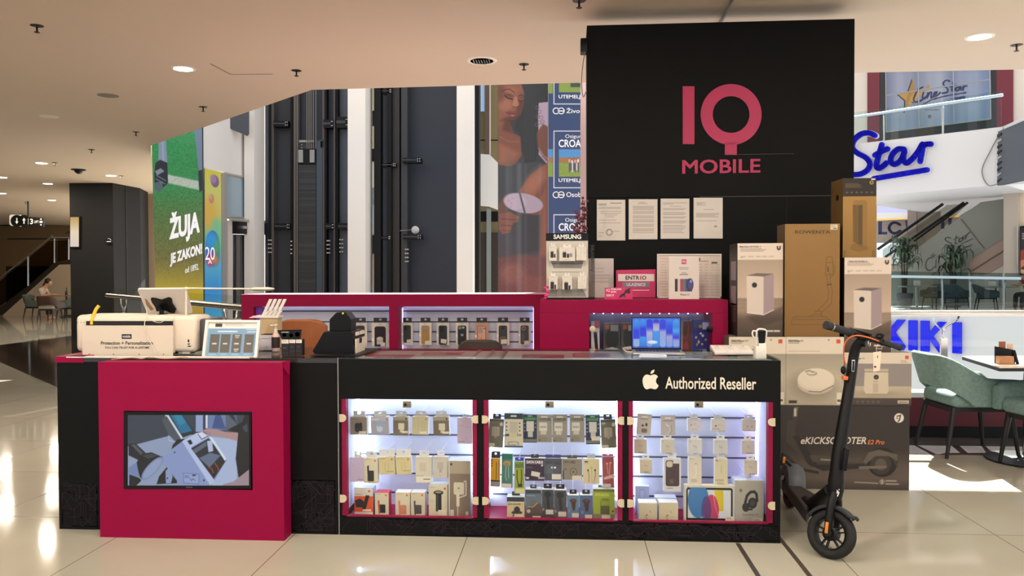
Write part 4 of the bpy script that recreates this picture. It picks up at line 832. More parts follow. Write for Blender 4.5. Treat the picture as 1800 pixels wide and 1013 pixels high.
R_('phone_case_box', 'white box with a dark brown phone case, third row, right showcase', 1166.5, 806.5, 1197, 864.8, '#c9c6c8', [('rr', 12, 10, 90, 160, 12, '#1f1b1c'), ('rr', 15, 13, 87, 157, 10, '#4a3b3c'), ('r', 54, 0, 100, 28, '#c9c6c8'), ('rr', 16, 14, 52, 50, 12, '#c4b8a0'), ('t', 36, 66, 122, 3, '#8f8082', 4), ('r', 20, 170, 54, 173, '#4c4646')], sidec='#c6cadc', tab=(0.5, 0.03), t=0.03)
R_('cable_box', 'tall ivory box with a white cable, beside the dark phone case in the right showcase', 1210.5, 804, 1233.2, 852.5, '#cabfae', [('e', 16, 14, 4, 4, '#6c645a'), ('t', 22, 60, 12, 2, '#8f8678'), ('l', [(56, 60), (60, 130), (40, 160)], 3, '#e8e2d6'), ('r', 50, 48, 62, 54, '#6f675c'), ('t', 20, 80, 172, 3, '#7c7366', 4)], tab=(0.6, 0.022))
R_('cable_box', 'tall ivory box with a short cable, above the tablet box in the right showcase', 1256.5, 807, 1279, 855, '#c7bda0', [('e', 16, 14, 5, 5, '#3c352c'), ('t', 22, 60, 14, 2, '#7f7666'), ('l', [(50, 50), (52, 80), (50, 110)], 4, '#9a9078'), ('r', 6, 160, 70, 175, '#b09a80'), ('t', 20, 90, 185, 3, '#6f664e', 4)], tab=(0.6, 0.022))
R_('accessory_box', 'bluish white box leaning behind the two ivory boxes, lower left of the right showcase', 1116.5, 855, 1141, 912, '#b4bcd6', [('rr', 30, 24, 70, 110, 12, '#a4aecb'), ('rr', 36, 34, 64, 100, 10, '#bcc4dc'), ('t', 20, 70, 150, 2, '#8f9abc', 5)], tab=None, t=0.03, Y=YI+0.14, stand=zfl, sidec='#d4daec')
wbx = [('l', [(36, 66), (48, 60)], 4, '#9a7f6c'), ('l', [(60, 40), (66, 48)], 4, '#a08c78'), ('e', 44, 62, 4, 4, '#c0564c'), ('l', [(40, 72), (44, 82)], 3, '#7a6c5c'), ('t', 56, 96, 92, 2, '#6c6250', 4)]
R_('earphone_box', 'ivory cube box, front left of the pair on the right showcase floor', 1123, 884.5, 1155, 917.5, '#c7bd9f', wbx, tab=None, t=0.08, stand=zfl, sidec='#dfe1ea', Y=YI-0.03)
R_('earphone_box', 'white box hidden behind the two ivory cube boxes, right showcase', 1152, 875, 1189, 905, '#d2d0d0', [('t', 10, 80, 20, 2, '#9a98a0')], tab=None, t=0.07, stand=zfl, sidec='#dfe1ea', Y=YI+0.06)
R_('earphone_box', 'ivory cube box beside the tablet box on the right showcase floor', 1158.5, 884, 1192, 917.5, '#c6bb9a', wbx, tab=None, t=0.08, stand=zfl, sidec='#dfe1ea', Y=YI-0.03)
# tablet box and headphones
A_ops = [('rr', 3.5, 4, 97, 66, 5, '#1b1a1a'), ('r', 7, 8, 93, 62, '#c9ccd2'), ('e', 28, 28, 21, 34, '#3f73a8', 1, 0), ('r', 6, 0, 9, 8, '#1b1a1a'), ('p', [(60, 8), (78, 8), (78, 48), (64, 48)], '#c6b12c'), ('e', 54, 47, 15, 30, '#b23a5e'), ('e', 44, 46, 10, 26, '#443a78', 0.7), ('l', [(58, 18), (62, 40), (70, 62)], 1.2, '#e0889c'),
         ('r', 0, 62.5, 100, 66, '#1b1a1a'), ('r', 0, 66, 100, 72, '#c4bba8'), ('r', 0, 0, 3.5, 72, '#c4bba8'), ('r', 96.5, 0, 100, 72, '#c4bba8'), ('r', 0, 0, 100, 3.5, '#c4bba8'), ('r', 82, 58, 99, 66, '#d8cfba'), ('t', 84, 97, 60, 2, '#6c6450', 1)]
R_('tablet_box', 'white tablet box with blue, pink and yellow circles, leaning in the right showcase', 1203, 853.5, 1291, 917, '#c9ccd2', A_ops, tab=None, t=0.045, stand=zfl, sidec='#c9c2b4', Y=YI-0.02, res=1.4, tilt=0)
R_('headphone_box', 'grey rounded box with black headphones, at the right of the right showcase', 1290.5, 843, 1343.5, 917.5, '#a39d92', [('e', 20, 33, 5, 5, '#3a3733'), ('e', 20, 33, 2.5, 2.5, '#a39d92'), ('l', [(36, 72), (42, 50), (54, 38), (68, 36), (76, 44), (78, 66)], 9, '#2c2a29'), ('e', 62, 74, 16, 18, '#2c2a29'), ('e', 62, 74, 9, 11, '#474442'), ('e', 38, 88, 13, 15, '#2f2d2c'), ('r', 36, 92, 62, 98, '#2c2a29'), ('r', 64, 124, 98, 138, '#c6bfb0'), ('t', 66, 96, 127, 2, '#5c564e', 2)], words=[('Sound Mobile Pro', 26, 108, 84, 116, '#7c766c')], tab=(0.26, 0.016), t=0.10, stand=zfl, sidec='#c4cae0', Y=YI-0.02, rnd=0.012)

# -------- phone cases in the back counter
cs = None
bsl = [o for o in bc.children if o.name.startswith('slat_wall')]
PYc = BY+0.12
def case(x0, x1, label, bg, cc, ops, y0=567.5, y1=606.7, bi=1):
    base = [('r', 0, 0, 100, 8, bg), ('rr', 16, 22, 84, 178, 14, cc)]
    pack('phone_case_box', label, x0, y0, x1, y1, PYc, 0.02, bg, base+ops+[('r', 0, 92, 12, 112, '#f0ece6'), ('e', 50, 10, 10, 2, '#8a857e')], tab=(0.8, 0.045), back=(bsl[bi], BS), tabc='#26262a', group='phone case boxes in the back counter', words=None, res=1.6)
stk = ('p', [(46, 150), (84, 146), (84, 176), (46, 178)], '#d2ccc2')
case(705.7, 725.6, 'phone case box with a plain dark case, leftmost right bay, back counter', '#cfcac2', '#33373c', [('rr', 20, 28, 50, 70, 10, '#1f2226'), stk])
case(737, 758.6, 'phone case box with a tan case, second right bay, back counter', '#d2cdc5', '#a5814e', [('rr', 20, 30, 58, 76, 12, '#8a8478'), stk])
case(767.5, 789.6, 'phone case box with a smooth black case, third right bay, back counter', '#d0cbc3', '#2b2e33', [('rr', 20, 28, 56, 74, 12, '#17191c'), ('p', [(34, 128), (80, 134), (76, 168), (32, 160)], '#d8d2c8')])
case(801, 823.5, 'box with a black phone case and bright camera rings, fourth right bay, back counter', '#d2cdc5', '#25282d', [('e', 34, 40, 11, 11, '#c9b88a'), ('e', 34, 40, 6, 6, '#25282d'), ('e', 60, 38, 10, 9, '#a9b0bc'), ('e', 50, 96, 12, 10, '#8d96a6'), stk])
case(835, 858.3, 'peach lattice phone case box, fifth right bay, back counter', '#b9917c', '#8a5a4a', [('rr', 22, 28, 78, 172, 8, '#d2a48f'), ('rr', 26, 34, 60, 80, 6, '#9c9488'), ('l', [(50, 92), (50, 170)], 3, '#b4483c'), ('l', [(28, 128), (74, 128)], 3, '#b4483c'), ('l', [(30, 104), (72, 156)], 2, '#b4483c'), ('r', 64, 40, 78, 48, '#6c4a3c')])
case(873, 895.3, 'phone case box with a dark case and a card pocket, sixth right bay, back counter', '#cfcac2', '#3b3f44', [('e', 50, 40, 14, 16, '#26292d'), ('rr', 24, 108, 76, 172, 16, '#6c5c54'), ('p', [(34, 134), (82, 130), (82, 166), (34, 168)], '#d2ccc2')])
case(911.5, 933, 'phone case box with a grey case and ring stand, rightmost right bay, back counter', '#cbc6c0', '#43444a', [('e', 42, 46, 16, 18, '#8c8078'), ('e', 42, 46, 9, 10, '#43444a'), ('r', 26, 90, 46, 160, '#565a62'), stk])
case(622, 645, 'phone case box half hidden behind the black machine, left bay, back counter', '#cfcac2', '#3a3236', [stk], bi=0)
case(653.5, 683, 'phone case box with a dark case and pale motif, right end of the left bay', '#d2ccc4', '#241a1e', [('e', 48, 96, 20, 12, '#cfc8c2'), ('p', [(30, 100), (66, 100), (70, 130), (28, 130)], '#b9b2ac'), ('r', 52, 118, 80, 152, '#cfc8be')], y1=609, bi=0)
b = MB(); p0, p1 = at(447, 554, BY+0.1), at(463, 540, BY+0.1); b.box((p0.x, BY+0.05, bz0), (p1.x, BY+0.13, p1.z), M('violet_carton', (120, 52, 170), 0.45)); b.build('carton', label='violet carton at the left end of the left bay, back counter', cat='box')

# -------- goods in the right pink cabinet
Yc = RY+0.14
def C_(name, lab, x0, y0, x1, y1, bg, ops, **k): pack(name, lab, x0, y0, x1, y1, Yc, 0.09, bg, ops, stand=oz0, group='goods in the magenta cabinet', **k)
C_('speaker_box', 'narrow white and red box with a dark speaker, left end of the magenta cabinet showcase', 1039, 565, 1053.8, 612, '#d6cfd6', [('r', 30, 0, 100, 60, '#c04a6a'), ('r', 0, 0, 40, 70, '#b8bce4'), ('p', [(30, 110), (70, 100), (86, 250), (50, 270)], '#22242c'), ('e', 50, 110, 22, 16, '#3a3c46')])
hp = [('r', 0, 0, 100, 100, '#4a4644'), ('e', 50, 70, 42, 50, '#2b2c2e'), ('r', 40, 6, 88, 34, '#8e8a8a'), ('p', [(0, 116), (50, 108), (100, 118), (100, 170), (0, 170)], '#b9b4b2'), ('r', 10, 148, 40, 154, '#6c6866'), ('e', 92, 148, 4, 8, '#2b2c2e'), ('r', 6, 4, 30, 26, '#a4583c')]
C_('headphone_box', 'dark box with round headphones, second in the magenta cabinet showcase', 1062, 569, 1090, 612, '#4a4644', hp)
C_('headphone_box', 'dark olive box with headphones, half hidden by the laptop', 1093.3, 569, 1120, 612, '#4c463c', hp)
C_('headphone_box', 'brown box with an orange-red headphone, right of the laptop', 1200, 565, 1215.5, 612, '#5c2f2e', [('e', 30, 60, 40, 90, '#7d3d33'), ('e', 30, 60, 28, 74, '#4a2426'), ('e', 40, 220, 26, 60, '#8c2f3a')])
C_('toy_box', 'blue box with gold sparkles, right end of the magenta cabinet showcase', 1216.5, 562, 1246, 612, '#2c2f7c', [('r', 62, 12, 100, 44, '#b6bae8'), ('e', 50, 30, 10, 8, '#a08c4c'), ('e', 24, 80, 7, 6, '#b29c58'), ('e', 40, 100, 6, 8, '#c9b878'), ('e', 64, 72, 8, 6, '#c8c4d4'), ('e', 82, 90, 7, 6, '#a08c4c'), ('e', 60, 110, 6, 5, '#b29c58'), ('e', 30, 112, 5, 6, '#a08c4c'), ('e', 52, 62, 7, 5, '#d8d4e0'), ('r', 0, 150, 100, 156, '#7f86d8'), ('r', 0, 0, 100, 8, '#3b40a0')])
# ================================================================ THINGS ON THE COUNTERS
offw = M('ivory_plastic', (222, 208, 190), 0.4)
offw2 = M('ivory_plate', (214, 200, 182), 0.45)
ink = M('black_ink', (30, 28, 28), 0.5)
ZW = ZT
# ---- white cutting machine
my = 4.40; mp = PY(my-0.03)
mc = thing('cutting_machine', 'long white machine lettered Protection and Personalization, on the left counter', 'machine', (X_(240, my), my, ZW))
x0, x1 = X_(133, my), X_(306, my); zb2, zt2 = ZW+0.012, Z_(554, my, 240)
b = MB(); b.rbox((x0, my, zb2), (x1, my+0.24, zt2), offw, 0.03, 4); b.build('body', mc)
b = MB(); b.rbox((X_(304, my), my-0.005, zb2), (X_(347.5, my), my+0.2, zt2-0.004), offw, 0.026, 4)
for k, (w1, yy) in enumerate(((3, 597), (4, 604), (6, 608))): b.rect(330, yy, 330+w1, yy+(5 if k == 0 else 2), PY(my-0.005), ink, 0.001)
b.build('end_cap', mc)
b = MB(); b.rect(145.5, 572.5, 304.5, 626.5, mp, offw2, 0.0, 0.003); b.box((X_(145.5, my-0.03), my-0.029, zb2), (X_(304.5, my-0.03), my+0.002, Z_(573, my-0.03, 240)), offw2)
for px in (157.6, 200, 245, 288): b.lathe([(0.003, 0), (0.003, 0.002)], ink, 8, Matrix.Translation(mp.p(px, 623, 0.003)) @ Matrix.Rotation(PI/2, 4, 'X'))
b.rect(214.5, 587.5, 232, 596, mp, ink, 0.0032); b.text('mobile', 216.5, 589.2, 230, 593.6, mp, M('sign_white'), 0.0045, 0.01)
b.text('Protection + Personalization', 178, 600.2, 269.5, 606.2, mp, ink, 0.004, 0.02); b.text('YOU CAN TRUST FOR A LIFETIME', 184.6, 609.3, 263, 613.2, mp, ink, 0.004, 0.018)
b.build('front_plate', mc, 'ivory plate with black lettering')
b = MB(); b.rect(152, 564.5, 304, 572, PY(my-0.002), M('slot_black', (12, 11, 11), 0.6), 0.0, 0.004)
for px in (136.6, 142.8, 148.5): b.lathe([(0.0022, 0), (0.0022, 0.002)], ink, 8, Matrix.Translation(PY(my).p(px, 567, 0.001)) @ Matrix.Rotation(PI/2, 4, 'X'))
b.build('paper_slot', mc)
b = MB(); b.rbox((X_(346, my), my+0.03, zb2), (X_(368, my), my+0.21, zt2-0.02), M('dark_grey_plastic', (74, 70, 74), 0.5), 0.02, 2); b.build('side_tray', mc, 'dark grey side tray')
b = MB()
for px in (160, 300): b.lathe([(0.02, 0), (0.02, 0.02)], blackp, 14, Matrix.Translation((X_(px, my), my+0.05, ZW)))
b.build('foot', mc)
# yellow handle
b = MB(); q = [(161, 571, 4.395), (162, 563, 4.40), (165, 553, 4.41), (169, 544, 4.42), (174, 537.5, 4.43)]
b.tube(bez([at(x, y, d) for x, y, d in q], 5), 0.0098, M('yellow_grip', (226, 184, 40), 0.4), 10); b.build('tool_handle', label='bent yellow tool handle sticking out of the white machine', cat='tool')
# tablet on its mount
def quadplane(pts): 
    P = [Vector(p) for p in pts]; n = (P[1]-P[0]).cross(P[2]-P[0]); return Plane(P[0], n)
c4 = [at(241, 509, 4.42), at(326.5, 508, 4.42), at(338, 551.5, 4.55), at(259, 552.3, 4.55)]
qp = quadplane(c4[:3]); tb = thing('tablet', 'white tablet seen from behind on a black mount, above the white machine', 'tablet', at(300, 556, 4.5))
def rpoly(pts, r, n=4):
    out = []; k = len(pts)
    for i in range(k):
        a, c, d = Vector((*pts[i-1], 0)), Vector((*pts[i], 0)), Vector((*pts[(i+1) % k], 0))
        u, v = (a-c).normalized(), (d-c).normalized(); s0, e0 = c+u*r, c+v*r
        for j in range(n+1):
            t = j/n; q = s0*(1-t)**2+c*2*t*(1-t)+e0*t*t; out.append((q.x, q.y))
    return out
b = MB(); b.prism([qp.p(*q) for q in rpoly([(241, 509), (326.5, 508), (338, 551.5), (259, 552.3)], 3)], -qp.n, 0.014, M('white_tablet', (224, 216, 206), 0.3)); b.poly([(254.4, 524), (259, 527.5), (270.5, 544), (265, 546), (257, 536)], qp, M('tablet_recess', (150, 118, 92), 0.5), 0.001); b.build('shell', tb, bevel=0.002)
cr = lambda q: (90+q[0]/5.625, 490+q[1]/5.625)
b = MB(); b.poly(rpoly([cr(q) for q in ((990, 185), (1040, 190), (1090, 205), (1165, 180), (1195, 195), (1200, 240), (1240, 300), (1225, 328), (1180, 322), (1135, 300), (1050, 310), (1035, 265), (1005, 225))], 1.2), qp, blackp, 0.001, 0.012); b.build('mount_plate', tb)
b = MB(); pm = qp.p(*cr((1090, 270)), 0.012); b.tube([pm, at(284, 547, 4.46), at(284, 556, 4.47)], 0.013, blackp, 10); b.rbox(at(276, 558, 4.44), at(296, 551, 4.52), blackp, 0.004); b.build('mount_arm', tb)
wc = M('white_cable', (214, 204, 190), 0.5)
b = MB(); b.tube(bez([at(257, 540, 4.43), at(258, 556, 4.38), at(254, 570, 4.355), at(258, 590, 4.355), at(266, 605, 4.355), at(274, 622, 4.355)], 6), 0.0022, wc, 6); b.tube(bez([at(258, 557, 4.38), at(270, 565, 4.365), at(283, 567, 4.36), at(293, 560, 4.36), at(305, 562, 4.37), at(306, 570, 4.37)], 6), 0.0018, wc, 6); b.build('charging_cable', label='thin white cable trailing from the tablet down the white machine', cat='cable')
b = MB(); b.tube(bez([atz(196, 632, ZW+0.004), atz(230, 629, ZW+0.004), atz(250, 630.5, ZW+0.004), atz(262, 628, ZW+0.004), atz(290, 630.5, ZW+0.004), atz(330, 628, ZW+0.004)], 6), 0.003, M('pinkish_cable', (190, 150, 130), 0.5), 6); b.build('power_cable', label='cable lying on the left counter in front of the white machine', cat='cable')
# white desk lamp
ly = 4.43
dl = thing('desk_lamp', 'slim white desk lamp with a long level arm over the white machine', 'lamp', at(328, 625, ly))
b = MB(); pz = at(328, 625, ly); b.rbox((pz.x-0.02, ly-0.02, ZW), (pz.x+0.03, ly+0.05, ZW+0.03), offw, 0.006); b.build('clamp', dl)
b = MB(); b.tube([(pz.x, ly, ZW+0.02), at(327, 508, ly)], 0.0062, offw, 10); b.build('pole', dl)
b = MB(); b.ell(at(327, 508, ly), (0.014, 0.012, 0.012), offw, None, 6); b.tube([at(327, 507, ly), at(440, 508, ly+0.12)], 0.005, offw, 8); b.build('arm', dl)
b = MB(); hc = at(461, 508.3, ly+0.15); b.lathe([(0.001, -0.010), (0.05, -0.010), (0.068, -0.004), (0.072, 0.0), (0.066, 0.006), (0.04, 0.011), (0.001, 0.012)], offw, 28, Matrix.Translation(hc)); b.build('lamp_head', dl)
# framed price list
f4 = [(363, 563.4), (458.8, 563.8), (452.5, 631.0), (356, 631.0)]
fy = [4.40, 4.40, 4.325, 4.325]
fq = quadplane([at(f4[0][0], f4[0][1], 4.40), at(f4[1][0], f4[1][1], 4.40), at(f4[3][0], f4[3][1], 4.325)])
fr = thing('framed_price_list', 'white framed blue price list leaning on the left counter', 'sign', at(405, 631, 4.33))
def lerpq(u, v): 
    a = (f4[0][0]+(f4[1][0]-f4[0][0])*u, f4[0][1]+(f4[1][1]-f4[0][1])*u); c = (f4[3][0]+(f4[2][0]-f4[3][0])*u, f4[3][1]+(f4[2][1]-f4[3][1])*u)
    return (a[0]+(c[0]-a[0])*v, a[1]+(c[1]-a[1])*v)
b = MB(); o4 = [(0, 0), (1, 0), (1, 1), (0, 1)]; i4 = [(0.05, 0.06), (0.95, 0.06), (0.95, 0.945), (0.05, 0.945)]
for k in range(4):
    j = (k+1) % 4; b.poly([lerpq(*o4[k]), lerpq(*o4[j]), lerpq(*i4[j]), lerpq(*i4[k])][::-1], fq, white, 0.0, 0.012)
b.poly([lerpq(*q) for q in o4][::-1], fq, white, -0.008, 0.008); b.build('frame', fr)
A = Art(0, 0, 100, 70, 120, '#dcd8d0'); A.r(0, 12, 100, 70, '#7f9fba').r(2, 13, 98, 69, '#6f93b2')
A.r(14, 2, 28, 9, '#2c2826').txt(33, 86, 2.4, 3, '#8a8680', 0.9).r(20, 17, 60, 19.5, '#c6d4de').r(78, 13.5, 98, 15, '#b9c8d4').r(80, 18, 99, 20, '#b9c8d4')
for x in (6, 28, 51, 76): A.r(x, 24, x+19, 62, '#57544f').r(x+5, 42, x+14, 45, '#c3beb4')
A.r(56, 26, 66, 28, '#c3beb4').r(57, 30, 64, 31.5, '#c3beb4').r(56, 54, 66, 56, '#c3beb4').r(57, 58, 64, 59.5, '#c3beb4')
for x in (6, 30, 53, 77): A.txt(x, x+16, 64, 2, '#a9bfd0', 0.8, int(x))
b = MB(); b.art(A, *[fq.p(*lerpq(*q), 0.002) for q in i4], PRINT); b.build('price_sheet', fr)
b = MB(); b.prism([fq.p(*lerpq(0.42, 0.1), -0.009), fq.p(*lerpq(0.58, 0.1), -0.009), Vector((at(420, 631, 4.47).x, 4.47, ZW)), Vector((at(398, 631, 4.47).x, 4.47, ZW))], (0, -1, 0.2), 0.003, white); b.build('easel_leg', fr)
# three little boxes with their header card
for i, (xa, xb_, lab) in enumerate(((494.7, 507.6, 'small black and white box, left of the three under the black header card'), (508, 519.4, 'small black and white box, middle of the three under the black header card'), (519.8, 531, 'small black and white box, right of the three under the black header card'))):
    pack('bottle_box', lab, xa, 597, xb_, 628.7, 4.36, 0.045, '#1b191a', [('r', 0, 0, 100, 62, '#d8cfc2'), ('t', 12, 88, 14, 3, '#8c857c', 4), ('t', 20, 80, 120, 2, '#8c857c', 4), ('r', 0, 200, 100, 206, '#4a4646')], stand=ZW, sidec='#1d1b1c', group='small boxes by the header card', res=2)
hd = PY(4.40); b = MB(); b.poly([(487, 580.5), (530.5, 579.5), (528.5, 596.8), (496, 597.2)][::-1], hd, blackp, 0, 0.002)
for cx_, cy_, r_ in ((500, 589, 3.6), (512, 590, 3.4), (523, 588, 4.2)):
    b.lathe([(r_*0.0032*0.7, 0), (r_*0.0032, 0)], M('header_print', (170, 164, 156), 0.5), 14, Matrix.Translation(hd.p(cx_, cy_, 0.003)) @ Matrix.Rotation(PI/2, 4, 'X'))
b.rect(495, 583.5, 508, 585, hd, M('header_print'), 0.003); b.box((X_(497, 4.40), 4.401, ZW), (X_(527, 4.40), 4.404, ZW+0.12), blackp); b.build('display_card', label='black header card with round pictures behind the three small boxes', cat='sign')
# pump bottle
pb = at(485, 614, 4.62); bo = thing('pump_bottle', 'clear pump bottle with a dark label behind the three small boxes', 'bottle', (pb.x, 4.62, ZW))
T = Matrix.Translation((pb.x, 4.62, ZW)); b = MB(); b.lathe([(0.022, 0), (0.024, 0.006), (0.024, 0.09), (0.014, 0.108), (0.012, 0.115)], M('pinkish_bottle', (206, 176, 168), 0.15), 20, T); b.build('flask', bo)
b = MB(); b.lathe([(0.0246, 0.02), (0.0246, 0.085)], M('dark_label', (48, 34, 34), 0.5), 20, T); b.build('label_band', bo)
b = MB(); b.lathe([(0.013, 0.113), (0.013, 0.13), (0.005, 0.132), (0.005, 0.15), (0.012, 0.152), (0.012, 0.16), (0.001, 0.162)], offw, 16, T); b.tube([T @ Vector((0, 0, 0.156)), T @ Vector((-0.03, -0.01, 0.153))], 0.005, offw, 8); b.build('pump', bo)
# paper box behind the framed list, tan box with a stepped top holding white cards
p0, p1 = at(455, 614, 4.66), at(477, 589, 4.66); b = MB(); b.rbox((p0.x, 4.66, ZW), (p1.x, 4.76, p1.z), M('lilac_white_carton', (206, 198, 206), 0.5), 0.003); b.box((p0.x-0.002, 4.658, p1.z-0.022), (p1.x+0.002, 4.762, p1.z), M('lilac_white_carton')); b.build('lidded_box', label='small pale lidded box to the right of the framed price list', cat='box')
by_ = 4.78; p0, p1 = at(457, 600, by_), at(487.5, 559, by_)
tbx = thing('card_holder', 'tan cardboard holder with white leaning cards, behind the framed price list', 'holder', ((p0.x+p1.x)/2, by_, ZW))
b = MB(); b.box((p0.x, by_, ZW), (p1.x, by_+0.08, p1.z), M('tan_cardboard', (196, 168, 126), 0.6)); b.build('body', tbx)
b = MB(); q0, q1 = at(437, 561, by_-0.004), at(489, 556.5, by_-0.004); b.prism([Vector((q0.x, by_-0.006, p1.z)), Vector((q1.x, by_-0.006, p1.z)), Vector((q1.x, by_-0.006, p1.z+0.013)), Vector((q0.x+0.03, by_-0.006, p1.z+0.013))], (0, 1, 0), 0.09, white); b.build('ledge', tbx)
for row, (n, xb0, yb0, dx, dy, pit, yy) in enumerate(((4, 458.5, 557, 14.5, -31, 8.3, by_+0.05), (4, 461, 557.5, 9, -11, 7.2, by_+0.015))):
    for k in range(n):
        a = at(xb0+k*pit, yb0, yy); c = at(xb0+k*pit+dx, yb0+dy, yy); wv = Vector((0.020 if row == 0 else 0.017, 0, 0))
        m = MB(); m.prism([a, a+wv, c+wv, c], (0, 1, 0), 0.012, white); 
        ord_ = ('leftmost', 'second from left', 'third from left', 'rightmost')[k]
        m.build('folded_card', label='%s white leaning card, %s in the %s row of the tan holder' % (('tall', 'short')[row], ord_, ('rear', 'front')[row]), cat='card', group='white leaning cards in the tan holder', bevel=0.001)
# black applying machine
ay = 4.44; ap = PY(ay)
am = thing('film_machine', 'squat black machine with a gabled top and white side, at the counter joint', 'machine', at(588, 625, ay))
blk = M('glossy_black', (8, 8, 9), 0.35, spec=0.2)
b = MB(); b.poly(rpoly([(549, 618), (569, 583.5), (619, 583.5), (623, 625), (556, 625.5)], 2)[::-1], ap, blk, 0, -0.23); b.build('body', am, bevel=0.003)
b = MB(); b.poly(rpoly([(579, 583), (579, 562), (591, 549.5), (607, 549), (616.5, 561), (616.5, 583)], 1.5)[::-1], PY(ay+0.05), blk, 0, -0.12); b.build('gabled_top', am, bevel=0.003)
xr = X_(622, ay)+0.004; b = MB(); zA, zB, zC = Z_(622, ay, 622), Z_(606, ay, 622), Z_(585, ay, 622); b.box((xr, ay+0.02, zA), (xr+0.006, ay+0.22, zB+0.03), offw); b.box((xr, ay+0.03, zC-0.02), (xr+0.006, ay+0.10, zC), offw); b.box((xr, ay+0.13, zC-0.02), (xr+0.006, ay+0.21, zC), offw); b.box((xr+0.006, ay+0.09, zB), (xr+0.008, ay+0.14, zB+0.03), blk); b.build('side_panel', am, 'white side panel')
b = MB(); b.rbox(at(601, 553, ay+0.03), at(605, 549.5, ay+0.05), M('yellow_button', (210, 200, 60), 0.4), 0.002); b.build('button', am, 'small yellow button')
b = MB(); q = [atz(541, 629.5, ZW), atz(560, 616, ZW), atz(654, 612.5, ZW), atz(628, 629, ZW)]; q = [Vector((X_(545, 4.34), 4.34, ZW)), Vector((X_(630, 4.34), 4.34, ZW)), Vector((X_(630, 4.34)+0.03, 4.76, ZW)), Vector((X_(545, 4.34)+0.02, 4.76, ZW))]; b.prism(q, Z3, 0.004, M('dark_mat', (20, 20, 20), 0.5, spec=0.2)); b.build('counter_mat', label='thin dark mat under the black machine with the gabled top', cat='mat')
# chairs behind the counter
def back_chair(px0, px1, pyt, Y, mat, name, label, seat_z):
    a, c = at(px0, pyt, Y), at(px1, pyt, Y); cx = (a.x+c.x)/2; w_ = c.x-a.x; zt2 = a.z
    t = thing(name, label, 'chair', (cx, Y, 0))
    b = MB(); n = 14; V = []; Fc = []
    for i in range(n+1):
        u = -1+2*i/n; yy = Y-0.05*(1-u*u)
        for j in range(9):
            v = j/8; z = seat_z+0.05+(zt2-seat_z-0.05)*v
            z -= 0.05*(abs(u)**5)*v
            V.append((cx+u*w_/2*(1-0.0*v), yy, z))
    k = len(V); V += [(x, y+0.05, z) for x, y, z in V]
    for i in range(n):
        for j in range(8):
            a_ = i*9+j; Fc.append((a_, a_+9, a_+10, a_+1)); Fc.append((k+a_, k+a_+1, k+a_+10, k+a_+9))
    for i in range(n): Fc.append((i*9+8, (i+1)*9+8, k+(i+1)*9+8, k+i*9+8)); Fc.append((i*9, k+i*9, k+(i+1)*9, (i+1)*9))
    for j in range(8): Fc.append((j, j+1, k+j+1, k+j)); Fc.append((n*9+j, k+n*9+j, k+n*9+j+1, n*9+j+1))
    b.add(V, Fc, mat, True); b.build('backrest', t, bevel=0.012)
    b = MB(); b.rbox((cx-w_/2, Y, seat_z-0.06), (cx+w_/2, Y+0.42, seat_z+0.03), mat, 0.03, 3); b.build('seat', t)
    b = MB(); b.lathe([(0.03, 0.06), (0.03, seat_z-0.05)], blackp, 14, Matrix.Translation((cx, Y+0.2, 0))); b.tube([(cx, Y+0.0, seat_z-0.05), (cx, Y+0.03, seat_z+0.15)], 0.02, blackp, 8); b.build('column', t)
    b = MB()
    for q in range(5): an = 2*PI*q/5+0.3; b.tube([(cx, Y+0.2, 0.09), (cx+0.28*math.cos(an), Y+0.2+0.28*math.sin(an), 0.06)], 0.016, blackp, 8); b.lathe([(0.022, 0.0), (0.026, 0.02), (0.022, 0.045)], blackp, 10, Matrix.Translation((cx+0.28*math.cos(an), Y+0.2+0.28*math.sin(an), 0)))
    b.build('star_base', t)
back_chair(488, 573, 561, 5.3, M('rust_leather', (150, 84, 44), 0.5, var=0.1, scale=20), 'office_chair', 'rust brown padded chair back showing behind the left counter', 0.72)
back_chair(805, 882, 597, 5.7, M('dark_brown_mesh', (58, 48, 42), 0.7, var=0.3, scale=150), 'office_chair', 'dark brown chair back showing just above the counter glass', 0.55)

# ---- laptop
lp0 = atz(1110, 614, ZW+0.012); lp1 = atz(1197, 614.5, ZW+0.012); ang = math.atan2(lp1.y-lp0.y, lp1.x-lp0.x); LWd = (lp1-lp0).length; LD = 0.215
lt = thing('laptop', 'open laptop with a blue striped screen on the glass counter', 'laptop', (*((lp0+lp1)/2).xy, ZW), ang)
alu = M('laptop_aluminium', (176, 172, 170), 0.3, 0.7)
b = MB(); b.rbox((-LWd/2, -LD, 0.0), (LWd/2, 0, 0.011), alu, 0.004); b.build('base', lt, local=True)
b = MB()
for r_ in range(5):
    for k in range(13): x = -LWd*0.44+k*LWd*0.88/13; y = -0.03-r_*0.021; b.box((x+0.0015, y-0.0165, 0.011), (x+LWd*0.88/13-0.0015, y, 0.0122), blackp)
b.build('keyboard', lt, local=True)
b = MB(); b.box((-0.055, -LD+0.012, 0.0108), (0.055, -LD+0.078, 0.0114), M('trackpad', (160, 156, 154), 0.3, 0.5)); b.build('trackpad', lt, local=True)
htop = at(1150, 557.8, lp0.y).z-ZW; tl = 0.02
b = MB(); b.rbox((-LWd/2, -0.004+tl*0, 0.008), (LWd/2, 0.003, htop), blackp, 0.003); b.build('lid', lt, local=True)
A = Art(0, 0, 100, 62, 130, '#3a6ff0')
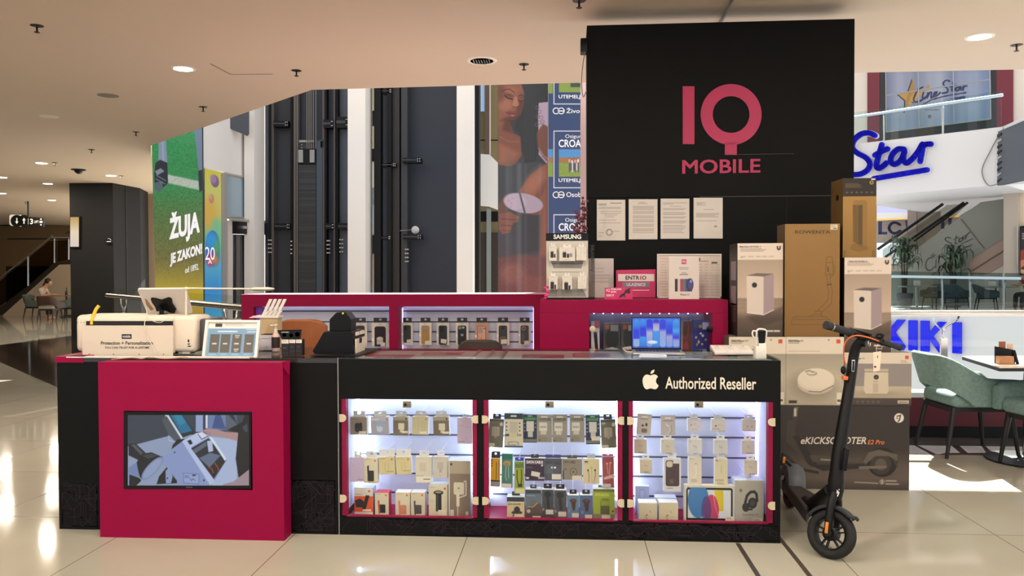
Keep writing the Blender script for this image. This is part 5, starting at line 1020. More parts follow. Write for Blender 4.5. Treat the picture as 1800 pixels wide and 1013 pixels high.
cols = [[(0, '#3aa0f4'), (18, '#2b78ee'), (26, '#2036e0'), (42, '#2a3ce0'), (44, '#8fb0e8'), (62, '#9ab8ea')], [(0, '#38a0f2'), (14, '#2c7cec'), (22, '#1c30dc'), (36, '#2034d8'), (40, '#3c9cec'), (62, '#2a78e0')],
        [(0, '#2430e0'), (18, '#2430e0'), (30, '#b8b6dc'), (62, '#6f98e8')], [(0, '#1c22d0'), (8, '#3038c8'), (13, '#a8a4d0'), (24, '#c4bcd6'), (28, '#3c9cec'), (62, '#3a8ce8')], [(0, '#2a44e6'), (20, '#2430e0'), (28, '#a0a4dc'), (62, '#8fb4ec')], [(0, '#3090f0'), (16, '#2050e4'), (30, '#2034d8'), (38, '#a6a2d4'), (62, '#7ca4e8')], [(0, '#38b0f0'), (18, '#3080e8'), (26, '#3cb0f0'), (40, '#2430e0'), (46, '#9c9cd8'), (62, '#8cb0ea')]]
base = A.I.copy()
for k, g in enumerate(cols):
    xa, xb_ = 2+k*13.9, 2+k*13.9+12.6
    T_ = Art(0, 0, 100, 62, 130, '#000000').grad(g).I
    d = A.dist(((xa+xb_)/2, 8.2), ((xa+xb_)/2, 55)) - 6.3; mk = np.clip(0.5-d/A.px, 0, 1)[..., None]; A.I = A.I*(1-mk)+T_*mk
A.e(42, 50, 11, 3.6, '#bfe4f4').e(42, 49, 8, 2, '#e8f6fa').r(0, 59, 100, 62, '#2a3c70', 0.5)
b = MB(); b.art(A, (-LWd/2+0.006, -0.0045, htop-0.006), (LWd/2-0.006, -0.0045, htop-0.006), (LWd/2-0.006, -0.0045, 0.020), (-LWd/2+0.006, -0.0045, 0.020), SCREEN); b.build('screen', lt, local=True)
b = MB(); q = [atz(1123.5, 628, ZW), atz(1172, 628, ZW), atz(1170, 622.5, ZW), atz(1125, 622.5, ZW)]; b.prism(q, Z3, 0.006, M('pale_card', (206, 212, 216), 0.35)); b.build('leaflet', label='pale leaflet lying in front of the laptop', cat='leaflet')
b = MB(); b.tube(bez([atz(1112, 619, ZW+0.004), atz(1102, 618.5, ZW+0.004), atz(1096.5, 614.5, ZW+0.004), atz(1097, 611.5, ZW+0.004), atz(1104, 613, ZW+0.004)], 6), 0.003, wc, 6); b.build('charging_cable', label='white cable curled at the left side of the laptop', cat='cable')
# clear price stand
c4 = [atz(1257, 621.5, ZW+0.004), atz(1327, 621, ZW+0.004)]
b4 = [atz(1248, 607, ZW+0.022), atz(1315, 607.5, ZW+0.022)]
pst = thing('price_stand', 'low sloping stand with white price sheets at the right end of the counter', 'stand', (*((c4[0]+c4[1])/2).xy, ZW))
A = Art(0, 0, 100, 40, 80, '#dcd6d2')
for x in (4, 38, 70): A.r(x, 3, x+26, 37, '#e4dfda').txt(x+2, x+22, 6, 7, '#b8a9a6', 1.2, x).e(x+14, 5, 2, 1.4, '#5c5652')
qn = (c4[1]-c4[0]).cross(b4[0]-c4[0]).normalized()
b = MB(); b.prism([c4[0], c4[1], b4[1], b4[0]], -qn, 0.004, M('clear_acrylic_white', (222, 218, 214), 0.2)); b.art(A, *[v+qn*0.001 for v in (b4[0], b4[1], c4[1], c4[0])], PRINT); b.build('price_sheet', pst)
b = MB(); b.prism([c4[0]-Z3*0.0035, c4[1]-Z3*0.0035, Vector((b4[1].x, b4[1].y, ZW+0.0005)), Vector((b4[0].x, b4[0].y, ZW+0.0005))], Z3, 0.002, M('clear_acrylic_white')); b.prism([Vector((b4[0].x, b4[0].y, ZW)), Vector((b4[1].x, b4[1].y, ZW)), b4[1], b4[0]], (0, 1, 0), 0.003, M('clear_acrylic_white')); b.build('base', pst)
# watch on a white cube
cw0 = atz(1338, 631, ZW); ww = 0.058
wt = thing('display_cube', 'small white display cube at the right counter end, carrying a smartwatch', 'stand', (cw0.x, cw0.y+0.03, ZW))
b = MB(); b.rbox((cw0.x-ww/2, cw0.y, ZW), (cw0.x+ww/2, cw0.y+ww, ZW+0.066), M('matt_white', (214, 208, 198), 0.5), 0.004); b.build('cube', wt, bevel=0)
wy = cw0.y+0.028; pw = PY(wy); zc = ZW+0.066
wa = thing('smartwatch', 'smartwatch with a black face and white strap on the small white cube', 'watch', (cw0.x, wy, zc))
b = MB(); b.poly(rpoly([(1331.5, 581), (1346, 581), (1344, 604), (1333.5, 604.5)], 2.5)[::-1], PY(wy-0.012), blk, 0, 0.008); b.build('watch_face', wa, bevel=0.002)
b = MB(); pts = [pw.p(x, y) for x, y in ((1330.5, 606), (1330, 595), (1330.5, 583), (1334, 579), (1344, 580), (1347, 585), (1345, 600), (1344, 607))]; b.tube(bez(pts, 5), 0.0055, M('white_strap', (226, 220, 210), 0.5), 8); b.tube(bez([pw.p(*q) for q in ((1330, 583), (1324, 582), (1322.5, 588), (1326, 594), (1330, 595))], 5), 0.004, M('white_strap'), 8); b.poly([(1333, 610), (1344.5, 610), (1345, 603), (1332.5, 603)], pw, M('white_strap'), -0.02, 0.04); b.build('strap', wa)

# ================================================================ ON TOP OF THE MAGENTA CABINET
sy = 5.74; sp_ = PY(sy); zr = rzt
st = thing('accessory_stand', 'white accessory stand with a black lettered header, on the magenta cabinet', 'display stand', at(998, 524, sy))
pan = M('stand_panel', (206, 198, 184), 0.4)
b = MB(); b.box((X_(961, sy), sy, zr+0.012), (X_(1034, sy), sy+0.05, Z_(423, sy, 998)), pan)
for yy in (463.5, 478): b.rect(970, yy, 1024, yy+0.8, sp_, M('panel_print', (120, 112, 104), 0.5), 0.0008)
b.poly([(968, 508), (1024, 508), (1031, 522), (962, 522)][::-1], sp_, M('panel_grey', (150, 144, 134), 0.5), 0.0008); b.poly([(968, 459), (1026, 459), (1022, 472), (973, 472)][::-1], sp_, M('panel_grey'), 0.0008); b.build('panel', st)
b = MB(); b.box((X_(960.5, sy), sy-0.006, Z_(423.2, sy, 998)), (X_(1034.5, sy), sy+0.055, Z_(410, sy, 998)), blackp); b.text('SAMSUNG', 973, 412.3, 1021.5, 420.3, PY(sy-0.006), M('sign_white'), 0.001, 0.03); b.build('header', st)
b = MB(); b.box((X_(960.5, sy-0.06), sy-0.06, zr+0.001), (X_(1046, sy-0.06), sy+0.1, zr+0.012), blackp); b.build('base', st)
b = MB(); xr = X_(1035, sy); b.box((xr, sy+0.002, Z_(523, sy, 998)), (X_(1046, sy), sy+0.005, Z_(430, sy, 998)), glass_mat('smoky_panel', (0.6, 0.58, 0.58), 0.4)); ps2 = PY(sy+0.001); o = ps2.p(1043.5, 478, 0.001); b.text3('Accessories', o, ps2.p(1043.5, 431, 0.001)-o, ps2.p(1037, 478, 0.001)-o, M('side_lettering', (44, 42, 42), 0.5), 0.015, 0, Vector((0, -1, 0))); b.build('side_panel', st)
sp_panel = [o for o in st.children if o.name.startswith('panel')][0]
ch1 = [('t', 20, 80, 12, 1, '#8c857c'), ('rr', 20, 70, 60, 150, 6, '#262425'), ('rr', 64, 100, 84, 150, 4, '#2f2c2d'), ('r', 28, 56, 32, 72, '#3c393a'), ('r', 46, 56, 50, 72, '#3c393a'), ('t', 14, 84, 164, 2, '#9a938a')]
ch2 = [('t', 40, 64, 16, 1, '#8c857c'), ('rr', 22, 30, 44, 64, 3, '#262425'), ('rr', 48, 40, 62, 66, 3, '#2f2c2d'), ('r', 66, 38, 71, 60, '#2f2c2d'), ('r', 76, 38, 81, 60, '#2f2c2d'), ('r', 26, 22, 28, 31, '#3c393a'), ('r', 38, 22, 40, 31, '#3c393a'), ('t', 30, 80, 76, 2, '#9a938a')]
cbl = [('t', 30, 70, 14, 1, '#9a938a'), ('l', [(50, 40), (30, 90), (60, 120)], 2, '#b4aca0'), ('e', 80, 60, 3, 3, '#8c857c'), ('t', 20, 80, 128, 2, '#a8a096')]
for (xa, ya, xb_, yb_, o_, lab) in ((965, 433, 978.5, 458.5, ch1, 'charger box, left in the upper row of the white accessory stand'), (983, 435, 1011, 459, ch2, 'wide charger set box, middle of the upper row on the white accessory stand'), (1013, 434, 1031, 458, cbl, 'plain white cable box, right in the upper row of the white accessory stand'),
                                   (964.5, 485, 980, 508.5, ch1, 'charger box, left in the lower row of the white accessory stand'), (988.5, 485, 1005.5, 509, ch1, 'charger box hanging lowest, middle of the lower row on the white accessory stand'), (1015.5, 484, 1031, 508, cbl, 'plain white cable box, right in the lower row of the white accessory stand')):
    pack('charger_box', lab, xa, ya, xb_, yb_, sy-0.06, 0.03, '#dcd4c6', o_, tab=(0.5, 0.022), back=(sp_panel, sy), group='boxes on the white accessory stand', res=2, sidec='#d8d0c2')
# sheets and signs leaning on the black wall
def sheet(name, lab, cat, quad_, Y, th, mat, A=None, lift=0.001, extra=None, zbase=None):
    pl = PY(Y); b = MB(); b.poly(quad_[::-1], pl, mat, -th, th)
    if A is not None:
        x0, y0 = quad_[0]; x1, y1 = quad_[2]; b.artp(A, x0+0.3, y0+0.3, x1-0.3, y1-0.3, pl, PRINT, lift)
    if extra: extra(b, pl)
    return b.build(name, label=lab, cat=cat)
A = Art(0, 0, 45, 68, 60, '#d2c8c2'); 
for y in (17, 23, 28, 30, 33, 35, 39, 41): A.r(6 if y > 25 else 12, y, 38 if y > 25 else 28, y+0.8, '#8c8480', 0.8)
sheet('document_sheet', 'white printed sheet standing between the accessory stand and the magenta ticket sign', 'paper', [(1033, 454.5), (1078.5, 454.5), (1079, 523.5), (1033, 523.5)], 6.10, 0.003, M('notice_paper'), A)
mg = M('magenta_sign', (196, 36, 96), 0.4); gy_ = M('grey_band', (120, 126, 140), 0.5); wt_ = M('sign_white')
def entrio(b, pl):
    b.rect(1086.5, 482, 1150, 494.5, pl, M('band_white', (226, 214, 206), 0.5), 0.001); b.text('ENTR', 1099.5, 484.8, 1124, 492, pl, ink, 0.002, 0.025); b.text('I', 1125.2, 484.8, 1127.4, 492, pl, M('sign_red', (206, 50, 60), 0.5), 0.002, 0.03); b.text('O', 1128.5, 484.8, 1136, 492, pl, ink, 0.002, 0.025)
    b.rect(1094, 496.5, 1141.5, 504.5, pl, gy_, 0.001); b.text('ULAZNICE', 1101.5, 497.8, 1134.5, 503, pl, wt_, 0.002, 0.01); b.rect(1112, 509.8, 1141, 510.8, pl, wt_, 0.001)
sheet('ticket_sign', 'magenta ticket sign with a white band and grey band, standing on the magenta cabinet', 'sign', [(1083, 475), (1152.5, 473.5), (1152.5, 523), (1083, 523)], 6.02, 0.006, mg, None, extra=entrio)
def bon(b, pl):
    b.text('IQ', 1065.5, 508, 1072, 513.5, pl, wt_, 0.001, 0.01); b.text('POKLON', 1074, 507, 1092, 510.2, pl, wt_, 0.001, 0.02); b.text('BON', 1074, 511.6, 1083, 514.8, pl, wt_, 0.001, 0.02); b.text('50KM', 1065.5, 517.4, 1079, 521.4, pl, wt_, 0.001, 0.008)
    b.poly([(1087, 524.5), (1091, 518), (1097, 515), (1099, 510), (1106, 507), (1111, 505.5), (1107, 509.5), (1108, 515), (1104, 517), (1101.5, 514.5), (1098, 519.5), (1102, 523), (1096, 521)][::-1], pl, M('dark_bird', (48, 26, 34), 0.5), 0.001)
sheet('gift_voucher', 'small magenta gift voucher with a dark bird, before the ticket sign', 'card', [(1063, 506), (1112, 505), (1112, 526.5), (1063, 526.5)], 5.66, 0.003, mg, None, extra=bon)
A = Art(0, 0, 113, 79, 130, '#d8cabe'); A.r(0, 0, 113, 79, '#cfc0b4'); A.r(2, 4, 111, 77, '#d9cbc0')
rs = random.Random(2)
for y in range(8, 76, 5):
    A.r(6, y, rs.uniform(14, 20), y+0.8, '#c08a86', 0.8)
    if y > 14:
        for x in (74, 84, 94, 103): A.r(x, y, x+rs.uniform(4, 7), y+0.8, '#a89890', 0.8)
A.r(74, 12, 90, 13.5, '#c05a5a', 0.7).r(96, 14, 106, 17, '#5c5450').r(74, 7, 76, 12, '#4c4440')
def board(b, pl):
    for q in ((1155, 446.5, 1268, 449), (1155, 449, 1157, 525), (1266, 449, 1268, 525), (1155, 522, 1268, 525)): b.rect(*q, pl, white, 0.001, 0.006)
sheet('notice_board', 'white framed board of price tables on the right of the magenta cabinet', 'board', [(1155, 446.5), (1268, 446.5), (1268, 525), (1155, 525)], 5.98, 0.012, white, A, extra=board)
A = Art(0, 0, 52, 75, 90, '#d9cdc4')
for k, c in enumerate(('#2b2a2c', '#c9c0b8', '#a8444c', '#6a6f80', '#4a5474', '#3c4468')): A.r(10+k*4.6, 40, 15+k*5, 62, c)
A.e(36.5, 50, 6, 11, '#2f3552').e(37, 50, 4.5, 9, '#4c4a7c').e(38, 44, 2, 3, '#8c9ccc').r(16.5, 20, 34, 20.8, '#7c706a').r(18, 22.4, 33, 23.2, '#7c706a').r(22, 29, 30, 30, '#7c706a').r(18, 31.6, 33, 33, '#6c605a')
def fly(b, pl): b.rect(1198, 456, 1206.5, 464.5, pl, M('sign_pink', (206, 60, 100), 0.5), 0.002); b.text('IQ', 1199.5, 458, 1205, 462.5, pl, wt_, 0.003, 0.01); b.text('iPhone 15', 1196, 516.4, 1211, 519.6, pl, ink, 0.002, 0.01)
sheet('flyer', 'white flyer picturing a row of phones, before the framed price board', 'flyer', [(1176, 450), (1228, 450.5), (1229, 526), (1175.5, 526)], 5.72, 0.003, M('notice_paper'), A, extra=fly)
# berry branch in a slim vase behind the stand
vb = at(1022, 522, 5.98); br = thing('berry_branch', 'dark red berry branches rising behind the white accessory stand', 'branch', (vb.x, 5.98, zr))
b = MB(); b.lathe([(0.03, 0), (0.035, 0.06), (0.02, 0.16), (0.022, 0.2)], blackp, 16, Matrix.Translation((vb.x, 5.98, zr))); b.build('vase', br)
b = MB(); tips = []; rs = random.Random(3); root = Vector((vb.x, 5.98, zr+0.18))
for px, py in ((1028, 352), (1024, 362), (1016, 372), (1012, 385), (1020, 392), (1029, 380), (1014, 402), (1027, 400)):
    t_ = at(px, py, 5.98+rs.uniform(-0.05, 0.05)); pts = bez([root, root.lerp(t_, 0.5)+Vector((rs.uniform(-0.015, 0.015), 0, 0)), t_], 6); b.tube(pts, 0.0025, M('dark_twig', (56, 22, 26), 0.6), 5); tips.append(pts)
b.build('stem', br)
b = MB(); bm_ = M('dark_red_berry', (110, 20, 44), 0.35)
for pts in tips:
    for k in range(12):
        q = pts[rs.randint(len(pts)*5//9, len(pts)-1)]; b.ell(q+Vector((rs.uniform(-0.022, 0.022), rs.uniform(-0.025, 0.025), rs.uniform(-0.02, 0.02))), (rs.uniform(0.008, 0.012),)*3, bm_, None, 4)
o = b.build('berries', br); o['kind'] = 'stuff'
oy = 5.66; b = MB(); pk = M('pink_foil', (222, 40, 120), 0.25)
for px, py, r_ in ((957, 520, 0.014), (960, 513, 0.012), (955, 507, 0.010), (960, 505, 0.009), (956, 525, 0.010)):
    q = at(px, py, oy); q.x += 0.012; q.z = max(q.z, zr+r_); b.ell(q, (r_, r_*0.8, r_*1.2), pk, None, 5)
b.build('ribbon_bow', label='little shiny pink bow at the left foot of the accessory stand', cat='ornament')

# ================================================================ STACKED CARTONS
CYs = 5.38
def cbox(name, label, x0, y0, x1, y1, Y, dep, z0, art=None, arect=None, sidec='#8c8078', words=(), cat='box', top=None):
    a, c = at(x0, y0, Y), at(x1, y1, Y); b = MB(); b.box((a.x, Y, z0), (c.x, Y+dep, a.z), side(sidec))
    pl = PY(Y)
    if art is not None:
        q = arect or (x0, y0, x1, y1); b.artp(art, *q, pl, PRINT, 0.001)
    for w_ in words: w_(b, pl)
    o = b.build(name, label=label, cat=cat); return a.z
def cart(name, label, x0, y0, x1, y1, Y, dep, z0, faces, sidec, words=()):
    """carton whose printed front is its own child"""
    a, c = at(x0, y0, Y), at(x1, y1, Y); t = thing(name, label, 'box', ((a.x+c.x)/2, Y, z0))
    b = MB(); b.box((a.x, Y+0.001, z0), (c.x, Y+dep, a.z), side(sidec)); b.build('carton', t)
    b = MB(); pl = PY(Y)
    q = [Vector((a.x, Y, a.z)), Vector((c.x, Y, a.z)), Vector((c.x, Y, z0)), Vector((a.x, Y, z0))]; b.art(faces, *q, PRINT)
    for w_ in words: b.text(w_[0], *w_[1:5], pl, side(w_[5]), 0.0015, w_[6] if len(w_) > 6 else 0.012, 0, 0, w_[7] if len(w_) > 7 else 0)
    b.build('printed_front', t); return a.z, t
# scooter carton (art in units of the zoomed picture)
A = Art(-219, 512, 838, 995, 330, '#2f2926').grad([(512, '#322b27'), (760, '#332c28'), (860, '#554a41'), (930, '#5c5046'), (995, '#3c342f')])
A.p([(165, 520), (188, 520), (160, 690), (150, 620)], '#3e362f').p([(158, 520), (184, 520), (176, 580), (150, 580)], '#5d564e').r(158, 530, 172, 575, '#b9b0a2')
A.p([(120, 600), (160, 600), (165, 690), (260, 800), (600, 810), (610, 850), (260, 870), (190, 800), (110, 720)], '#3f3731').p([(190, 690), (150, 690), (240, 850), (330, 890), (600, 870), (600, 845), (300, 855)], '#29231f').p([(250, 800), (560, 812), (580, 840), (270, 838)], '#4b4239').l([(320, 824), (410, 828)], 8, '#8d8478')
A.e(680, 835, 88, 85, '#1f1b18').e(672, 845, 62, 62, '#39322c').e(672, 848, 34, 34, '#574d43').p([(570, 830), (600, 780), (660, 762), (770, 790), (765, 830), (720, 800), (640, 800), (580, 850)], '#5f554a').l([(550, 868), (700, 862)], 16, '#6d6256').p([(750, 810), (775, 860), (765, 865), (740, 820)], '#3c352f')
A.l([(520, 952), (655, 957)], 8, '#8b8175').l([(110, 800), (190, 880), (300, 900)], 16, '#2a2521').ring(680, 948, 11, 14, '#c9bfb0').r(676, 940, 684, 956, '#c9bfb0').txt(700, 800, 938, 2, '#b9afa0', 8)
A.e(777, 580, 28, 27, '#d9cfbf').l([(765, 570), (785, 566), (780, 590), (772, 600)], 7, '#2c2623').e(785, 564, 4, 4, '#2c2623').l([(762, 580), (770, 584)], 5, '#2c2623')
z1, scb = cart('scooter_box', 'large dark carton picturing a kick scooter, at the bottom of the box stack', 1285, 711.8, 1598, 854, 5.36, 0.32, 0.0, A, '#2c2623', [('eKICKSCOOTER', 1407.5, 768.5, 1522.5, 781, '#cfc5b6', 0.02, 0.25), ('E2 Pro', 1525, 773.5, 1554.5, 781.5, '#d8743c', 0.015, 0.25)])
def vac(seed):
    A = Art(0, 0, 100, 118, 110, '#a79c8a').grad([(0, '#d6c9b6'), (29, '#d6c9b6'), (29.6, '#9c9282'), (70, '#b3a894'), (118, '#a89d88')])
    A.e(46, 84, 40, 24, '#8f8573', 0.8, 8, 14).e(52, 80, 32, 19, '#b8ad99').e(52, 74, 32, 20, '#d0c4b0').e(52, 72, 30, 17.5, '#d6cab6').e(45, 63, 9, 4, '#9a8f7d').e(44, 62, 7, 3, '#cfc3af').l([(34, 60), (40, 58), (48, 61)], 1.4, '#5c5446').l([(82, 84), (60, 95), (40, 94)], 1.2, '#6a4a40')
    A.r(87, 4, 94, 11, '#c9513c').txt(4, 30, 5, 3, '#6c6456', 1.2).txt(4, 88, 24, 1, '#a89c88', 1.4).e(74, 5, 1, 1.4, '#4c4438').r(5, 110, 19, 115, '#3c362e').r(88, 96, 97, 116, '#d6cbb8').r(89, 108, 95, 112, '#5c5446')
    return A
z2, _ = cart('vacuum_box', 'light carton picturing a round robot vacuum, beside the scooter stem', 1381.8, 592.5, 1483, 711.8, 5.37, 0.28, z1, vac(1), '#6c6256', [('Robot Vacuum S10', 1386, 597.5, 1412, 601, '#3c362e')])
z2b, _ = cart('vacuum_box', 'light carton mostly hidden behind the counter end, only its pale top showing', 1281.5, 592.5, 1381, 711.8, 5.37, 0.28, z1, vac(2), '#6c6256', [('Robot Vacuum S10', 1286, 597.5, 1315, 601, '#3c362e')])
A = Art(480, 205, 850, 515, 130, '#847b76').grad([(205, '#d3c5b2'), (268, '#d3c5b2'), (271, '#8a817c'), (400, '#8c837d'), (404, '#b5a893'), (470, '#a2967f'), (474, '#4a3f3a'), (515, '#463c37')])
A.e(660, 445, 90, 14, '#8e836f', 0.7, 0, 20).p([(592, 305), (722, 305), (724, 430), (716, 446), (600, 446), (588, 430)], '#c6b8a2').p([(590, 300), (724, 300), (722, 318), (592, 318)], '#b7a992').l([(590, 318), (724, 318)], 3, '#6c6152').e(656, 349, 14, 14, '#2c2826').e(656, 349, 6, 6, '#5c5650').p([(638, 385), (668, 385), (668, 440), (638, 440)], '#b3a58e').r(640, 372, 668, 378, '#a39680').r(814, 222, 834, 242, '#c9513c').txt(520, 580, 226, 2, '#6c6456', 6).txt(790, 836, 250, 2, '#8c8272', 4)
for x in (486, 516, 546, 574, 604, 632, 660): A.r(x, 486, x+16, 503, '#5e534c')
A.r(775, 485, 836, 503, '#cfc3b0').r(780, 490, 830, 498, '#7c7264')
z3, _ = cart('fryer_box', 'carton picturing a white air fryer, right of the scooter stem', 1484.5, 620, 1602, 711.8, 5.38, 0.28, z1, A, '#5c524a', [('Smart Air Fryer 4.5L', 1497, 629, 1520, 632, '#3c362e')])
def pur(h):
    A = Art(0, 0, 80, h, 90, '#b29c8c').grad([(0, '#d8c7b8'), (29, '#d8c7b8'), (29.6, '#a5917f'), (96, '#bda793'), (98, '#8e7a68'), (120, '#937e6b'), (135, '#5c4c41'), (h, '#463930')])
    for k in range(4): A.r(0, 100+k*7, 80, 101+k*7, '#836f5e', 0.5)
    A.p([(16, 130), (64, 118), (80, 112), (80, 135), (40, 150)], '#3c3028', 0.55, 6)
    A.p([(16, 58), (46, 58), (64, 54), (64, 118), (46, 127), (17, 123)], '#b9aaa0').p([(16, 58), (46, 58), (46, 127), (17, 123)], '#cbbdb0').p([(46, 58), (64, 54), (64, 118), (46, 127)], '#9a8789').p([(16, 57), (34, 53), (64, 54), (46, 59)], '#6c5e58').e(30, 74, 4.6, 4.6, '#26211f').l([(17, 123), (46, 127), (64, 118)], 1, '#e2d8ce')
    A.txt(5, 62, 9, 3, '#7c7066', 1.0).r(5, 24, 9, 26, '#a89a8c')
    for x in (6, 19, 32, 43, 55): A.r(x, 22.5, x+9, 24.5, '#ab9d90', 0.8)
    A.p([(69, 5), (71.5, 5), (71.5, 9), (73.5, 9), (73.5, 5), (76, 5), (76, 10), (74, 12.5), (71, 12.5), (69, 10)], '#3c332c').r(51, 154 if h > 150 else 150, 63, 157, '#c9beb2').r(64, 154, 75, 157, '#c9beb2')
    return A
z4, tp1 = cart('purifier_box', 'carton picturing a white air purifier, leftmost of the upper row beside the tall brown one', 1296.5, 428, 1376, 592, 5.42, 0.26, z2b, pur(165), '#2c2523', [('Mijia Smart Air Purifier 4', 1300.5, 432.5, 1337.5, 435.8, '#3c332c')])
b = MB(); xs_ = at(1296.5, 500, 5.42).x
for zz, c in ((z4-0.15, '#8c7c8a'), (z4-0.32, '#8c7c84'), (z4-0.44, '#4c423c')): b.box((xs_-0.001, 5.47, zz-0.1), (xs_, 5.63, zz+0.03), side(c))
b.build('side_print', tp1)
z5, _ = cart('purifier_box', 'carton picturing a white air purifier, right of the tall brown one', 1484.5, 453, 1566, 620, 5.42, 0.26, z3, pur(167), '#2c2523', [('Smart Air Purifier 4', 1492, 458, 1524, 461, '#3c332c')])
A = Art(1380, 394, 1475.5, 592, 110, '#8a6632').grad([(394, '#8f6b36'), (480, '#87632f'), (592, '#7d5a2b')])
lc_ = '#5a3f1e'
for pts in ([(1392, 571), (1392, 563), (1396, 557), (1452, 557), (1459, 563), (1459, 571), (1392, 571)], [(1396, 562), (1456, 562)], [(1424, 557), (1430, 553), (1443, 553), (1446, 557)], [(1434, 550), (1433, 548), (1440, 546), (1444, 549), (1444, 556)], [(1436, 548), (1455, 528), (1457, 515), (1454, 500)], [(1444, 550), (1461, 534), (1463, 512), (1459, 496), (1459, 480)], [(1454, 500), (1454, 490), (1451, 484), (1452, 456), (1454, 452), (1462, 452), (1464, 462), (1464, 484), (1459, 490)], [(1464, 466), (1467, 468), (1466, 482)], [(1452, 462), (1464, 462)], [(1452, 483), (1464, 483)]): A.l(pts, 0.8, lc_, 0.9)
A.l([(1455, 470), (1455.5, 478)], 1.6, '#3a2812').l([(1454, 501), (1461, 500)], 1.6, '#3a2812').r(1459, 395.5, 1471.5, 404.5, '#cfc4b0').txt(1460, 1471, 397, 2, '#8c8272', 0.9).r(1464, 401.5, 1470, 403, '#4c4438')
cart('vacuum_cleaner_box', 'tall brown carton with a line drawing of a stick vacuum', 1380, 394, 1475.5, 592, 5.40, 0.2, z2, A, '#5e4524', [('ROWENTA', 1397.5, 405.2, 1459.5, 411, '#3a2a16', 0.012)])
A = Art(1482, 313.5, 1540, 452.5, 90, '#9a7436').grad([(313, '#241d16'), (345, '#241d16'), (345.6, '#a07a3c'), (452, '#8c6932')])
A.p([(1500, 354), (1504, 352), (1521, 352), (1524, 356), (1524, 440), (1499, 440)], '#86632e', 0.7).p([(1499, 360), (1509, 361), (1509, 430), (1500, 424)], '#6c4f24').p([(1509, 361), (1516, 360), (1516, 436), (1509, 432)], '#58431f').p([(1496, 430), (1504, 428), (1524, 432), (1527, 438), (1510, 443), (1494, 438)], '#7d5c2b', 0.8)
A.txt(1486, 1521, 323, 4, '#8c6c40', 0.9).e(1531.5, 321.5, 3.6, 3.6, '#a68a4c').e(1531.5, 321.5, 2, 2, '#5c4820').r(1531, 314.3, 1538, 317, '#d9d2c4')
for x in (1487, 1495, 1504, 1512, 1521, 1530): A.r(x, 337, x+4, 340, '#5c4a30')
A.r(1483, 440, 1487, 452, '#7a5a2a').r(1533, 440, 1538, 452, '#7a5a2a')
z6, tf = cart('heater_box', 'brown carton with a dark top band, topmost of the stack at right', 1482, 313.5, 1540, 452.5, 5.44, 0.24, z5, A, '#6a5028')
b = MB(); xs_ = at(1482, 400, 5.44).x; zc_ = Z_(348, 5.55, 1472); b.ell((xs_-0.0005, 5.55, zc_), (0.003, 0.03, 0.022), blackp, None, 8); b.build('hand_hole', tf)
# ================================================================ KICK SCOOTER
sk = M('scooter_black', (11, 11, 12), 0.45, spec=0.25); sk2 = M('scooter_grey', (40, 41, 43), 0.5, spec=0.25); tyre = M('tyre_rubber', (17, 17, 17), 0.75, bump=0.3, scale=90); org = M('orange_trim', (226, 104, 56), 0.45); amber = M('amber_reflector', (208, 120, 28), 0.25)
g0 = atz(1448, 950, 0)
ks = thing('kick_scooter', 'black electric kick scooter parked before the box stack at the counter end', 'scooter', g0)
def axT(c, ax):
    z = Vector(ax).normalized(); x = z.orthogonal().normalized(); y = z.cross(x)
    m = Matrix.Identity(4)
    for i in range(3): m[i][0], m[i][1], m[i][2], m[i][3] = x[i], y[i], z[i], c[i]
    return m
R0 = 0.124
def wheel(name, c, ax, parent):
    T = axT(c, ax); t = MB(); prof = []
    for k in range(17): a = 2*PI*k/16; prof.append((R0-0.026+0.026*math.cos(a), 0.027*math.sin(a)))
    t.lathe(prof, tyre, 44, T, False); w_ = t.build(name, parent)
    h = MB(); h.lathe([(0.074, -0.022), (0.078, -0.024), (0.082, -0.018), (0.082, 0.018), (0.078, 0.024), (0.074, 0.022), (0.072, 0.0), (0.074, -0.022)], sk, 40, T, False)
    h.lathe([(0.001, -0.034), (0.030, -0.034), (0.036, -0.028), (0.036, 0.028), (0.030, 0.034), (0.001, 0.034)], sk, 28, T); h.build('hub', w_)
    s = MB()
    for k in range(5):
        a = 2*PI*k/5+0.2; d = Vector((math.cos(a), math.sin(a), 0)); e = Vector((-math.sin(a), math.cos(a), 0))
        for sgn in (-1, 1): s.prism([T @ (d*0.034+e*0.004*sgn*2+Vector((0, 0, -0.012))), T @ (d*0.034+e*0.004*sgn*2+e*0.006+Vector((0, 0, -0.012))), T @ (d*0.074+e*0.010*sgn*1.5+e*0.006+Vector((0, 0, -0.012))), T @ (d*0.074+e*0.010*sgn*1.5+Vector((0, 0, -0.012)))], T.to_3x3() @ Z3, 0.024, sk)
    s.build('spoke', w_)
    return w_
fa = ((RT*0.70+FW*0.71)*0.965-Z3*0.25).normalized()
fc = atd(1461.5, 938, 4.0); fc.z = R0*math.sqrt(1-fa.z**2)+0.026*0
wheel('front_wheel', fc, fa, ks)
rdir = (RT*0.11+FW*0.99).normalized(); rax = (RT*0.98-FW*0.11-Z3*0.12).normalized()
rc_ = atd(1391, 857, 4.85); rc_.z = R0*math.sqrt(1-rax.z**2)
wheel('rear_wheel', rc_, rax, ks)
up = fa.cross(RT*0.71-FW*0.70).normalized(); up = up if up.z > 0 else -up; fwd = up.cross(fa).normalized()
